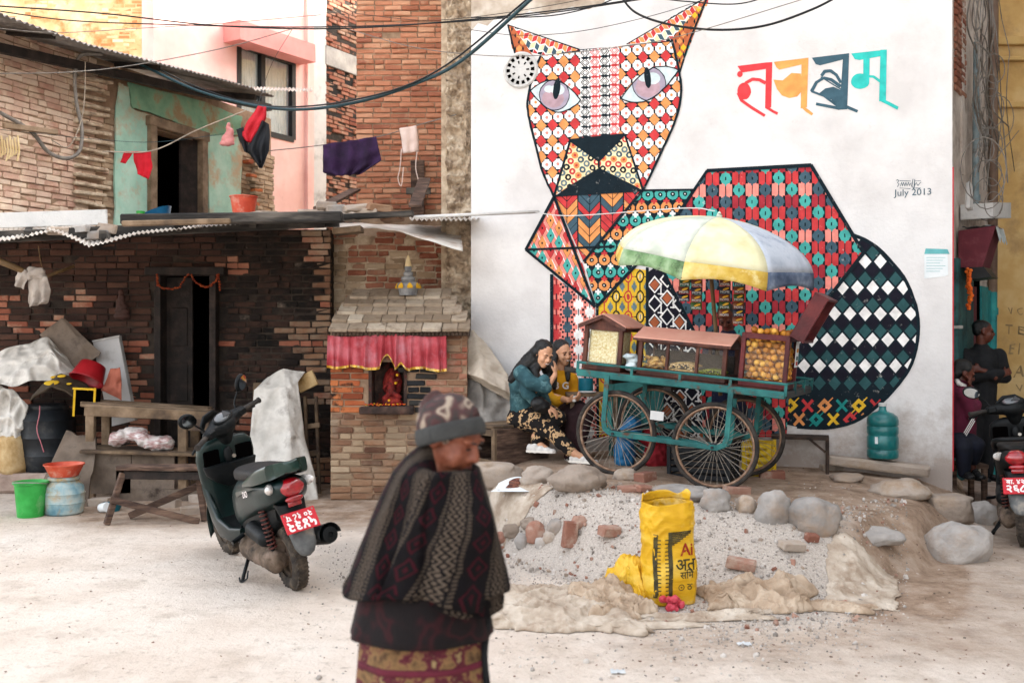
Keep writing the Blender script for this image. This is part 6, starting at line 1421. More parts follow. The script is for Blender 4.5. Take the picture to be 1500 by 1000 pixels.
blob('body', mb, 'skin_old', ow, voxel=.0065, it=3, w=True, disp=.0012, dsize=.012); features(ow, at, rot, s_, 'lip_old', closed=True)
for q in (0, 1):
    fo_ = Vector((P(622, 0, OYd).x - .12 + .3 * q, OYd - .05 + .1 * q, .005)); shoe('shoe', fo_, fo_ + Vector((.2, -.05, 0)), 'bag_black', ow, 'rubber')
km = mat('knit_camouflage', '#4b3330', '#54393a', '#3f3c39', '#5a4040', '#a89b8b', '#55403c', scale=14, rough=.95, bump=.5, bscale=160, detail=1, lo=.36, hi=.66)
mat('knit_grey', '#3f3f3e', '#4a4b4a', scale=20, rough=.95, bump=.6, bscale=160)
ta = R(38); upc = up_ * math.cos(ta) - fw * math.sin(ta); fwc = fw * math.cos(ta) + up_ * math.sin(ta); rotc = Matrix((rt, fwc, upc)).transposed()
at2 = lambda x, y, z: hco + rt * x + fwc * y + upc * z
mb = MB(); mb.ell(at2(0, -.004, .045), (.093, .104, .088), rotc, 22, 16); mb.ell(at2(-.01, -.045, .095), (.06, .055, .045), rotc); mb.ell(at2(.01, -.03, .13), (.034, .03, .02), rotc)
mb.v = [v for v in mb.v]
hat = blob('knitted_cap', mb, km, ow, voxel=.008, it=3, w=True, disp=.0035, dsize=.03)
mb = MB(); mb.grid(lambda u, v: at2((1.0 + .05 * math.sin(math.pi * v)) * .093 * math.cos(2 * math.pi * u), -.004 + (1.0 + .05 * math.sin(math.pi * v)) * .104 * math.sin(2 * math.pi * u), -.012 + .05 * v), 90, 6); mb.build('cap_band', 'knit_grey', hat, w=True, smooth=True, thick=.008)
# shawl: ring loft with folds, patterned stripes in its own UVs
RG = [(640, 634, 660, .06), (652, 616, 673, .10), (668, 596, 685, .125), (690, 577, 692, .15), (725, 560, 701, .165), (758, 545, 709, .17), (793, 531, 719, .175), (832, 516, 729, .18), (870, 502, 738, .185)]
def rgi(v):
    y0, y1 = RG[0][0], RG[-1][0]; k = v * (len(RG) - 1); i = min(int(k), len(RG) - 2); t_ = k - i; a, c = RG[i], RG[i + 1]; return [a[j] + (c[j] - a[j]) * t_ for j in range(4)]
def shawl(u, v, out=0.0, v0=0):
    y, xl, xr, dp = rgi(v); th = 2 * math.pi * u - math.pi / 2; c = (xl + xr) / 2; hw = (xr - xl) / 2
    rg_ = (1 - abs(math.sin(th * 3.5 + 1.1 * math.sin(v * 3) + .8))) ** 2; rg2 = (1 - abs(noise.noise((math.cos(th) * 2.5, math.sin(th) * 2.5, v * 1.3)))) ** 4
    fold = (.05 * rg_ + .045 * rg2 - .03 + .03 * math.sin(th * 5 - v * 6) + .03 * noise.noise((math.cos(th) * 3.2, math.sin(th) * 3.2, v * 5))) * min(1, v * 1.8)
    arm = math.exp(-((th + 2.35) / .45) ** 2 - ((v - .58) / .2) ** 2) * .055 + math.exp(-((th + .75) / .4) ** 2 - ((v - .62) / .16) ** 2) * .04 - math.exp(-((th + 1.65) / .28) ** 2 - ((v - .7) / .3) ** 2) * .03
    out = out + arm
    k = 1 + fold * 2.2; p = P(c + hw * math.cos(th) * (1 + fold * .4), y, OYd); p.y += dp * math.sin(th) * k - out
    p.z -= .215 * max(0, 1 - v * 3.0) ** 1.15 * max(0, .30 + .70 * math.cos(th + .7)) - .0
    if v > .96: p.z += .02 * math.sin(th * 3 + .5) - .028 * math.cos(th)
    p.x += out * math.cos(th); return p
smt = bpy.data.materials.new('shawl_weave'); smt.use_nodes = True; t = smt.node_tree; N = t.nodes; L = t.links; b = N['Principled BSDF']
uvn = N.new('ShaderNodeUVMap').outputs[0]; sep = N.new('ShaderNodeSeparateXYZ'); L.new(uvn, sep.inputs[0]); uu_, vv_ = sep.outputs[0], sep.outputs[1]
wob = mth(t, 'MULTIPLY', mth(t, 'SUBTRACT', noise_node(t, 6, 3, .5, uvn), .5), .03)
ku_ = mth(t, 'MULTIPLY', mth(t, 'ADD', uu_, wob), 9.0); fx = mth(t, 'FRACT', ku_); vv8 = mth(t, 'MULTIPLY', vv_, 8.0)
def absd(x, c): return mth(t, 'ABSOLUTE', mth(t, 'SUBTRACT', x, c))
dark_band = mth(t, 'LESS_THAN', fx, .46)
dm = mth(t, 'ADD', mth(t, 'MULTIPLY', absd(fx, .23), 2.6), absd(mth(t, 'FRACT', vv8), .5))
dia = mth(t, 'MULTIPLY', mth(t, 'MULTIPLY', mth(t, 'LESS_THAN', dm, .46), mth(t, 'GREATER_THAN', dm, .33)), 1); dia2 = mth(t, 'LESS_THAN', dm, .13)
red_f = mth(t, 'MULTIPLY', mth(t, 'MAXIMUM', dia, dia2), dark_band)
fy = mth(t, 'FRACT', mth(t, 'MULTIPLY', vv_, 26.0)); zig = mth(t, 'ADD', absd(fx, .73), mth(t, 'MULTIPLY', absd(fy, .5), .2))
b1 = mth(t, 'LESS_THAN', mth(t, 'FRACT', mth(t, 'MULTIPLY', zig, 9.0)), .5); b2 = mth(t, 'LESS_THAN', absd(fx, .73), .17)
b3 = mth(t, 'MULTIPLY', mth(t, 'GREATER_THAN', absd(fx, .73), .2), mth(t, 'LESS_THAN', mth(t, 'FRACT', mth(t, 'MULTIPLY', vv_, 60.0)), .55)); bei = mth(t, 'MULTIPLY', mth(t, 'SUBTRACT', 1, dark_band), mth(t, 'MAXIMUM', mth(t, 'MULTIPLY', b1, b2), mth(t, 'MULTIPLY', b3, .75)))
c1 = mixc(t, red_f, ramp(t, noise_node(t, 30, 3, .5, uvn), (.3, '#08070b'), (.7, '#100e15')), '#3d0d1b'); c1 = mixc(t, mth(t, 'MULTIPLY', bei, .8), c1, '#6b5f53'); c1 = mixc(t, .10, c1, ramp(t, noise_node(t, 400, 2, .5, uvn), (.35, '#08070a'), (.65, '#4d443d')), 'MIX')
L.new(c1, b.inputs['Base Color']); b.inputs['Roughness'].default_value = .95; b.inputs['Specular IOR Level'].default_value = .15; b.inputs['Sheen Weight'].default_value = .0
bp = N.new('ShaderNodeBump'); bp.inputs['Strength'].default_value = .4; bp.inputs['Distance'].default_value = .004; L.new(noise_node(t, 300, 3, .6, uvn), bp.inputs['Height']); L.new(bp.outputs[0], b.inputs['Normal']); MATS['shawl_weave'] = smt
mb = MB(); mb.grid(lambda u, v: shawl(u, v), 120, 60, uv=True); sw = mb.build('shawl', smt, ow, w=True, smooth=True, thick=.006)
# the end of the shawl thrown across the front, with a slanting free edge
def flap(u, v):
    uu2 = .02 + .30 * u; vs_ = (.04 + .10 * u) + (.93 - .12 * u) * v; uu2 = uu2 + .16 * v * (1 - u) * 0; p = shawl((uu2 - .1 * v * (1 - u)) % 1, vs_, .018 + .014 * math.sin(math.pi * u)); return p
mb = MB(); mb.grid(flap, 50, 50, uv=True)
for k_ in mb.uv:
    a_, c_ = mb.uv[k_]; mb.uv[k_] = (.07 + .30 * a_ + .05 * c_, (.04 + .10 * a_) + (.93 - .12 * a_) * c_)
mb.build('shawl_end', smt, ow, w=True, smooth=True, thick=.006)
# tunic and skirt
mat('tunic_print', '#12070a', '#1a090d', '#360d14', '#190a0d', scale=14, rough=.9, bump=.25, bscale=120, detail=1, lo=.4, hi=.62)
mat('skirt_print', '#4f3a26', '#6f563a', '#866a48', '#5f2230', '#521a28', '#93805c', scale=20, rough=.85, bump=.25, bscale=120, detail=3.5, lo=.34, hi=.68)
mat('skirt_side', '#2a221c', '#4a3626', '#6b4a32', scale=10, rough=.9, bump=.2)
def ringf(y0, y1, xl0, xr0, xl1, xr1, dp0, dp1, nf, amp):
    def fn(u, v):
        th = 2 * math.pi * u; xl, xr = xl0 + (xl1 - xl0) * v, xr0 + (xr1 - xr0) * v; c, hw = (xl + xr) / 2, (xr - xl) / 2; fd = amp * math.sin(th * nf + 2 * math.sin(th * 2)) * (.3 + .7 * v)
        p = P(c + hw * math.cos(th) * (1 + fd), y0 + (y1 - y0) * v, OYd); p.y += (dp0 + (dp1 - dp0) * v) * math.sin(th) * (1 + fd * 2); return p
    return fn
mb = MB(); mb.grid(ringf(790, 926, 545, 700, 514, 721, .14, .175, 7, .02), 70, 12); mb.build('tunic', 'tunic_print', ow, w=True, smooth=True, thick=.005)
mb = MB(); mb.grid(ringf(900, 1205, 530, 706, 506, 722, .14, .19, 9, .03), 80, 14); sk = mb.build('skirt', 'skirt_print', ow, w=True, smooth=True, thick=.005)
mat('skirt_border', '#541a28', '#6b2638', scale=12, rough=.85, bump=.2)
mb = MB(); f_ = ringf(900, 1205, 530, 706, 506, 722, .14, .19, 9, .03); mb.grid(lambda u, v: f_(u, .19 + .03 * v) + Vector((0, -.004, 0)), 80, 2); mb.build('skirt_border', 'skirt_border', sk, w=True, smooth=True, thick=.004)
mb = MB(); mb.grid(lambda u, v: OP(708 + 9 * u + 2 * math.sin(v * 9), 880 + 140 * v, -.05) + Vector((0, .01 * math.sin(u * 9), 0)), 4, 12); mb.build('sash_end', 'black_cloth', ow, w=True, smooth=True, thick=.005)
# ------------------------------------------------------------------ scooters
def se_ring(c, ax1, ax2, r1, r2, e=2.6, n=24):
    o = []
    for i in range(n):
        t_ = 2 * math.pi * i / n; ct, st = math.cos(t_), math.sin(t_)
        o.append(Vector(c) + Vector(ax1) * (r1 * math.copysign(abs(ct) ** (2 / e), ct)) + Vector(ax2) * (r2 * math.copysign(abs(st) ** (2 / e), st)))
    return o
mat('scoot_green', '#0b1c1c', '#0f2625', '#17322f', scale=5, rough=.4, bump=.05, bscale=30, spec=.25, coat=.25, dirt='#3f3d38', dscale=7, dlo=.6, dhi=.9); mat('scoot_teal', '#06251f', '#093029', '#0f3d35', scale=4, rough=.3, bump=.03, coat=.5, dirt='#3a4a44', dscale=8, dlo=.6, dhi=.8)
mat('scoot_black', '#0b0e10', '#111517', '#1a1e20', scale=6, rough=.5, bump=.1, spec=.2, dirt='#3a3732', dscale=6, dlo=.58, dhi=.85); mat('seat_vinyl', '#131211', '#1f1c1b', '#2c2927', scale=6, rough=.6, bump=.2, bscale=120)
mat('engine_dusty', '#4a4038', '#6b5c4e', '#87766a', scale=8, rough=.85, bump=.6, bscale=40, dirt='#2b2623', dscale=9, dlo=.52, dhi=.68); mat('lens_red', '#7a0a14', '#9c1420', '#b02430', scale=14, rough=.12, bump=.1, bscale=90, coat=1); mat('lens_clear', '#b9b2ac', '#d4cfca', '#8f8a86', scale=22, rough=.1, bump=.15, bscale=80, coat=1); mat('lens_amber', '#b4491e', '#cf6a35', scale=12, rough=.15, bump=0, coat=1)
mat('plate_red', '#b51c2b', '#c62a38', scale=9, rough=.5, bump=.1); mat('plate_white', '#e6dedb', scale=9, rough=.6, bump=.05); mat('spring_rust', '#4a231b', '#63322a', '#4a332b', scale=14, rough=.7, bump=.2); mat('fender_grey', '#4b4d4e', '#6d6e6d', '#8d8b87', scale=6, rough=.6, bump=.25, dirt='#a79b8c', dscale=6, dlo=.5, dhi=.72)
mat('tyre_dusty', '#2a2624', '#4c443c', '#7a6c5d', scale=10, rough=.92, bump=1.0, bscale=28); mat('mirror_glass', '#c9d3d8', scale=0, bump=0, rough=.03, metal=1); mat('dash_silver', '#4f5458', '#74777a', '#6b5a5c', scale=9, rough=.3, bump=.05, coat=.2)
def scooter(label, loc, head_deg, lean_deg, steer_deg, style, body, accent, rows, flip):
    rotm = Euler((0, 0, R(head_deg))).to_matrix() @ Euler((R(-lean_deg), 0, 0)).to_matrix()
    o = thing('scooter', label, 'scooter', loc, rotm, 'parked scooters')
    yl, zu = (0, 1, 0), (0, 0, 1)
    def wheel(x, nm):
        mb = MB(); n = 40; mb.tube([(x + .168 * math.cos(2 * math.pi * i / n), 0, .215 + .168 * math.sin(2 * math.pi * i / n)) for i in range(n)], .05, 12, closed=True)
        wo = mb.build('tyre', 'tyre_dusty', o, smooth=True)
        mb = MB()
        for i in range(44):
            a = 2 * math.pi * i / 44
            for s_ in (-1, 1):
                c = Vector((x + .2135 * math.cos(a + .07 * s_), s_ * .02, .215 + .2135 * math.sin(a + .07 * s_))); r_ = Matrix((Vector((-math.sin(a), 0, math.cos(a))), Vector((0, 1, 0)), Vector((math.cos(a), 0, math.sin(a))))).transposed() @ Euler((0, 0, .6 * s_)).to_matrix()
                mb.box(c, (.018, .035, .009), r_)
        mb.build('tread_blocks', 'tyre_dusty', wo, kind='stuff')
        mb = MB(); M_ = Matrix.Translation((x, 0, .215)) @ Euler((R(90), 0, 0)).to_matrix().to_4x4()
        mb.lathe([(.125, -.04), (.132, -.03), (.11, -.012), (.11, .012), (.132, .03), (.125, .04)], M_, 28, cap=False); mb.lathe([(.03, -.05), (.03, .05)], M_, 14)
        for i in range(6):
            a = 2 * math.pi * i / 6 + .3; mb.bar((x + .025 * math.cos(a), 0, .215 + .025 * math.sin(a)), (x + .118 * math.cos(a), 0, .215 + .118 * math.sin(a)), .03, .022)
        mb.build('wheel_rim', 'engine_dusty', o, smooth=30)
    wheel(0, 'r'); wheel(1.24, 'f')
    tails = [(-.30, .70, .045, .03), (-.27, .695, .10, .055), (-.16, .665, .138, .085), (0, .635, .152, .11), (.2, .605, .158, .14), (.38, .56, .152, .16), (.5, .50, .14, .17), (.56, .46, .11, .14)]
    mb = MB(); mb.loft([se_ring((x, 0, z), yl, zu, hw, hh, 2.8) for x, z, hw, hh in tails]); mb.build('side_panels', body, o, smooth=50)
    mb = MB(); mb.loft([se_ring((x, 0, z), yl, zu, hw, hh, 3) for x, z, hw, hh in ((-.17, .765, .06, .015), (-.12, .765, .11, .035), (.08, .76, .135, .042), (.3, .735, .132, .05), (.48, .712, .105, .052), (.57, .69, .06, .03))]); mb.build('seat', 'seat_vinyl', o, smooth=60)
    if style == 1:
        mb = MB(); mb.loft([se_ring(c, a, (0, 0, 1), r1, r2, 3.5, 16) for c, a, r1, r2 in (((.16, .15, .70), (0, 1, 0), .012, .015), ((0, .152, .745), (0, 1, 0), .018, .035), ((-.14, .145, .785), (0, 1, 0), .02, .045), ((-.25, .115, .815), (.35, .9, 0), .022, .046), ((-.305, .05, .835), (.9, .3, 0), .024, .038), ((-.315, 0, .832), (1, 0, 0), .026, .036), ((-.305, -.05, .835), (.9, -.3, 0), .024, .038), ((-.25, -.115, .815), (.35, -.9, 0), .022, .046), ((-.14, -.145, .785), (0, -1, 0), .02, .045), ((0, -.152, .745), (0, -1, 0), .018, .035), ((.16, -.15, .70), (0, -1, 0), .012, .015))]); mb.build('rear_grab_spoiler', accent, o, smooth=35)
        mb = MB(); mb.prism([(.0, .13, .76), (-.14, .13, .79), (-.29, .07, .815), (-.3, -.07, .815), (-.14, -.13, .79), (.0, -.13, .76)], (0, 0, .014)); mb.build('spoiler_plate', accent, o)
    else:
        mb = MB(); mb.tube(spline([(.1, .15, .74), (-.12, .15, .80), (-.26, .12, .835), (-.3, 0, .84), (-.26, -.12, .835), (-.12, -.15, .80), (.1, -.15, .74)], 5), .017, 8); mb.build('grab_rail', 'scoot_black', o, smooth=True)
    # stripes of the side panels
    for s_ in (-1, 1):
        mb = MB(); mb.prism([(.32, s_ * .158, .60), (.1, s_ * .162, .665), (-.05, s_ * .157, .70), (.1, s_ * .162, .685), (.33, s_ * .158, .63)], (0, s_ * .004, 0)); mb.build('side_stripe', accent, o)
    mb = text_mb('DIO' if style == 1 else 'HONDA', (Vector((.12, .168, .645)), Vector((-1, 0, .22)).normalized(), Vector((.15, 0, 1)).normalized()), .055, bold=.02); mb.build('side_lettering', 'plate_white', o, kind='stuff')
    # lamps
    mb = MB(); mb.ell((-.262, 0, .70), (.05, .085, .058), (0, .3, 0), 18, 12); mb.build('tail_lamp', 'lens_red', o, smooth=True)
    for s_ in (-1, 1):
        mb = MB(); mb.ell((-.195, s_ * .112, .705), (.09, .03, .034), (0, .12, s_ * -.42), 16, 10); tl_ = mb.build('turn_signal', 'lens_clear', o, smooth=True)
        mb = MB(); mb.ell((-.222, s_ * .119, .704), (.026, .018, .02), (0, .12, s_ * -.42), 12, 8); mb.build('amber_bulb', 'lens_amber', tl_, smooth=True)
    mb = MB(); mb.ell((-.285, 0, .632), (.02, .06, .02), None, 14, 8); mb.box((-.275, 0, .60), (.02, .085, .03), bev=.004); mb.build('reflector', 'lens_red', o, smooth=True)
    mb = MB(); mb.loft([se_ring(c, yl, a, r1, r2, 3) for c, a, r1, r2 in (((-.15, 0, .61), (1, 0, .2), .1, .09), ((-.2, 0, .55), (1, 0, .3), .085, .07), ((-.22, 0, .46), (1, 0, .4), .07, .03))]); mb.build('under_tail', 'scoot_black', o, smooth=50)
    fl = [(-.20, .57, .07), (-.265, .50, .075), (-.315, .42, .078), (-.345, .345, .07), (-.355, .30, .045), (-.352, .285, .02)]
    mb = MB(); mb.grid(lambda u, v: (lambda k: Vector((fl[k][0] + .02 * (2 * u - 1) ** 2, (2 * u - 1) * fl[k][2], fl[k][1])))(int(v * 5 + .5)), 8, 5); mb.build('rear_fender', 'fender_grey', o, smooth=True, thick=.006)
    pn = Vector((-.86, 0, .5)).normalized(); pu = Vector((.5, 0, .86)).normalized(); pr = Vector((0, -1, 0)); pc_ = Vector((-.322, 0, .50)); pm_ = Matrix((pr, pn, pu)).transposed()
    mb = MB(); mb.box(pc_, (.215, .008, .13), pm_, bev=.003); pl_ = mb.build('number_plate', 'plate_red', o)
    for i, (tx, h_) in enumerate(rows):
        fr_ = (pc_ + pn * .0055 + pu * (.03 - .055 * i), pr * (-1 if flip else 1), pu * (-1 if flip else 1)); mb = text_mb(tx, fr_, h_, bold=.035); mb.build('plate_lettering', 'plate_white', pl_, kind='stuff')
    for a, c in ((-.09, .05), (.09, .05)):
        mb = MB(); mb.ell(pc_ + pr * a + pu * c + pn * .005, .006, None, 8, 6); mb.build('plate_bolt', 'spoke_steel', pl_)
    # engine, shock, exhaust, stand
    mb = MB(); chain(mb, [((.0, .09, .215), .075), ((.18, .11, .225), .07), ((.4, .1, .235), .085)]); mb.ell((.42, .1, .24), (.1, .06, .095)); mb.ell((0, .1, .215), (.085, .05, .085)); cap(mb, (.35, 0, .25), .1, (.5, 0, .27), .09); mb.box((.1, .06, .3), (.2, .1, .1)); blob('engine', mb, 'engine_dusty', o, voxel=.013, it=2, disp=.006, dsize=.04)
    mb = MB(); mb.loft([se_ring((x, 0, z), yl, zu, hw, hh, 3) for x, z, hw, hh in ((-.1, .52, .07, .06), (.0, .48, .09, .1), (.2, .42, .1, .14), (.45, .40, .11, .14), (.56, .38, .1, .1))]); mb.build('inner_body', 'scoot_black', o, smooth=50)
    mb = MB(); cap(mb, (.03, .12, .36), .055, (.22, .12, .39), .06); blob('air_filter', mb, 'scoot_black', o, voxel=.014, it=2)
    mb = MB(); n = 180; p0, p1 = Vector((-.035, .105, .30)), Vector((.05, .1, .575)); mb.tube([p0.lerp(p1, i / n) + Vector((.026 * math.cos(i * 2 * math.pi * 11 / n), .026 * math.sin(i * 2 * math.pi * 11 / n), 0)) for i in range(n + 1)], .0058, 6); sp_ = mb.build('shock_spring', 'spring_rust', o, smooth=True)
    mb = MB(); mb.tube([p0 - Z * .05, p1 + Z * .03], .013, 8); mb.build('shock_rod', 'scoot_black', sp_)
    ax = Vector((-.98, -.06, .2)).normalized(); e0 = Vector((.15, -.15, .26)); M_ = Matrix.Translation(e0) @ ax.to_track_quat('Z', 'Y').to_matrix().to_4x4()
    mb = MB(); mb.lathe([(.03, 0), (.05, .04), (.056, .1), (.058, .42), (.05, .46), (.018, .465), (.018, .45), (.0, .45)], M_, 20); mf = mb.build('muffler', 'scoot_black', o, smooth=40)
    mb = MB(); mb.lathe([(.066, .2), (.068, .42), (.074, .46)], M_ @ Matrix.Rotation(0, 4, 'Z'), 20, cap=False); 
    mb.f = [f for i, f in enumerate(mb.f) if i % 20 < 11]; mb.mi = mb.mi[:len(mb.f)]; mb.build('heat_shield', 'scoot_black', mf, smooth=True, thick=.004)
    mb = MB(); mb.tube([(.4, .12, .2), (.36, .2, .08), (.34, .235, .018)], .012, 8); mb.tube([(.34, .235, .018), (.39, .26, .015)], .018, 8); mb.build('side_stand', 'scoot_black', o, smooth=True)
    mb = MB(); mb.tube([(.35, .17, .10), (.30, .20, .07), (.33, .24, .04), (.40, .22, .06)], .006, 6); mb.build('centre_stand', 'steel_dark', o)
    for s_ in (-1, 1):
        mb = MB(); mb.loft([se_ring(c, (0, 0, 1), (1, 0, 0), .012, .03, 2.5, 12) for c in ((.4, s_ * .14, .33), (.36, s_ * .2, .32), (.3, s_ * .25, .325))]); mb.build('foot_peg', 'scoot_black', o, smooth=50)
    # floor, leg shield, nose
    mb = MB(); mb.loft([se_ring((x, 0, z), yl, zu, hw, hh, 5) for x, z, hw, hh in ((.5, .30, .13, .07), (.6, .285, .16, .045), (.85, .285, .165, .045), (.95, .31, .15, .05))]); mb.build('floorboard', 'scoot_black', o, smooth=40)
    for s_ in (-1, 1):
        mb = MB(); mb.loft([se_ring((x, s_ * y, z), zu, (1, 0, 0) if False else (0, 1, 0), h_, .022, 3, 14) for x, y, z, h_ in ((.46, .12, .33, .03), (.6, .155, .30, .05), (.8, .165, .32, .07), (.93, .16, .42, .1), (.97, .17, .6, .1))]); mb.build('floor_side', body, o, smooth=50)
    mb = MB(); mb.loft([se_ring((x, 0, z), yl, (1, 0, 0), hw, hd, 3.2) for z, x, hw, hd in ((.27, .95, .11, .045), (.36, .975, .15, .05), (.5, .985, .175, .055), (.65, .965, .195, .06), (.78, .94, .205, .065), (.86, .92, .195, .055), (.905, .905, .15, .04), (.92, .90, .08, .02))]); mb.build('leg_shield', body, o, smooth=50)
    for s_ in (-1, 1):
        mb = MB(); mb.box((.872, s_ * .115, .79), (.02, .12, .11), (0, -.14, s_ * .12), bev=.02); mb.build('glove_pocket', 'void_black', o)
    mb = MB(); mb.loft([se_ring((x, 0, z), yl, (1, 0, 0), hw, hd, 3) for z, x, hw, hd in ((.57, .90, .04, .03), (.62, .888, .12, .04), (.68, .872, .175, .045), (.735, .862, .19, .04), (.74, .862, .185, .03))]); mb.build('glove_lip', 'scoot_black', o, smooth=40)
    mb = MB(); mb.ell((.855, .0, .79), (.02, .035, .06), None, 12, 8); mb.build('lock_panel', 'scoot_black', o, smooth=True)
    mb = MB(); mb.tube([(.842, -.03, .775), (.83, -.03, .777)], .014, 12); mb.build('ignition_lock', 'spoke_steel', o)
    mb = MB(); mb.loft([se_ring((x, 0, z), yl, zu, hw, hh, 2.5) for x, z, hw, hh in ((.95, .72, .18, .16), (1.05, .70, .16, .16), (1.14, .66, .11, .12), (1.19, .62, .05, .06))]); mb.build('nose', body, o, smooth=50)
    # front wheel parts and steering group
    S0 = Vector((.90, 0, .93)); sa = Vector((-.42, 0, .9)).normalized(); SM = Matrix.Translation(S0) @ Matrix.Rotation(R(steer_deg), 4, sa) @ Matrix.Translation(-S0)
    class SB(MB):
        def build(s, *a, **k): s.v = [SM @ v for v in s.v]; return MB.build(s, *a, **k)
    for s_ in (-1, 1):
        mb = MB(); mb.tube([(1.24, s_ * .065, .215), (1.1, s_ * .065, .52)], .018, 8); mb.build('fork_leg', 'steel_dark', o)
    mb = MB(); mb.grid(lambda u, v: Vector((1.24 + .25 * math.cos(-.3 + u * 2.5), (v - .5) * .13, .215 + .25 * math.sin(-.3 + u * 2.5) - .05 * (2 * v - 1) ** 2)), 14, 6); mb.build('front_fender', body, o, smooth=True, thick=.005)
    mb = MB(); mb.ell((.865, 0, 1.0), (.085, .12, .07), (0, -.35, 0)); cap(mb, (.90, 0, .9), .06, (.87, 0, .98), .07); 
    for s_ in (-1, 1): cap(mb, (.865, s_ * .08, 1.005), .055, (.84, s_ * .20, 1.01), .034)
    mb.v = [SM @ v for v in mb.v]; blob('handlebar_cover', mb, body if style == 2 else 'scoot_black', o, voxel=.012, it=3)
    dn = Vector((-.62, 0, .78)).normalized(); drot = Matrix((Vector((.78, 0, .62)), Vector((0, 1, 0)), dn)).transposed()
    mb = SB(); mb.ell(Vector((.835, 0, 1.055)), (.05, .095, .016), drot, 20, 8); ds = mb.build('dashboard', 'scoot_black', o, smooth=True)
    mb = SB(); mb.ell(Vector((.83, .012, 1.062)), (.038, .07, .014), drot, 20, 8); mb.build('dial', 'dash_silver', ds, smooth=True)
    mb = SB(); mb.prism([Vector((.834, .0, 1.062)) + drot @ Vector(q) for q in ((-.03, -.05, .015), (-.02, .02, .0185), (.03, -.03, .0185))], dn * .003); mb.build('dial_face', 'eye_dark', ds)
    mb = SB(); mb.loft([se_ring((.955, y, z), (1, 0, .3), (-.2, 0, 1), .012, .03, 3, 10) for y, z in ((-.11, 1.03), (-.05, 1.075), (.05, 1.075), (.11, 1.03))]); mb.build('visor', 'scoot_black', o, smooth=40)
    for s_ in (-1, 1):
        mb = SB(); mb.tube([(.84, s_ * .20, 1.01), (.80, s_ * .35, 1.005)], .0175, 10); mb.tube([(.80, s_ * .35, 1.005), (.797, s_ * .362, 1.005)], .022, 10); mb.build('grip', 'rubber', o, smooth=40)
        mb = SB(); mb.tube([(.875, s_ * .2, .99), (.885, s_ * .26, .985), (.86, s_ * .36, .965)], [.009, .008, .009], 8); mb.build('brake_lever', 'scoot_black', o, smooth=True)
        mb = SB(); mb.box((.83, s_ * .175, 1.01), (.06, .07, .05), bev=.01); mb.build('switch_box', 'scoot_black', o)
        mb = SB(); mb.tube(spline([(.86, s_ * .17, 1.03), (.87, s_ * .2, 1.08), (.85, s_ * .27, 1.15)], 5), .0065, 8); ms = mb.build('mirror_stalk', 'scoot_black', o, smooth=True)
        mr_ = Euler((s_ * .45, -.12, s_ * -.15)).to_matrix(); mc = Vector((.845, s_ * .30, 1.18))
        mb = SB(); mb.ell(mc, (.022, .075, .052), mr_, 18, 12); mb.build('mirror_shell', 'scoot_black', ms, smooth=True)
        mb = SB(); mb.lathe([(.001, 0), (.04, .0)], Matrix.Translation(mc) @ mr_.to_4x4() @ Matrix.Translation((-.0235, 0, 0)) @ Euler((0, R(90), 0)).to_matrix().to_4x4() @ Matrix.Diagonal((1.0, 1.55, 1, 1)), 24, cap=False); mb.build('mirror_face', 'mirror_glass', ms)
    for s_ in (-1, 1):
        mb = SB(); mb.tube(spline([(.87, s_ * .15, 1.0), (.97, s_ * .1, 1.04), (1.0, s_ * .03, .96), (.97, 0, .86)], 6), .005, 6); mb.build('control_cable', 'rubber', o, smooth=True)
    return o
rc0 = Vector((-1.375, 6.32, gh(-1.375, 6.32) + .0))
scooter('dark green parked scooter leaning on its stand with inverted red plate', tuple(rc0), 124, 11, 34, 1, 'scoot_green', 'scoot_teal', [('२० १८ प', .05), ('५४३२', .085)], True)
rc1 = Vector((3.92, 7.6, 0))
scooter('black scooter with red plate cut by the right edge of the view', tuple(rc1), 63, 5, 14, 2, 'scoot_black', 'steel_dark', [('बा. ४२ प', .05), ('२६८६', .08)], False)
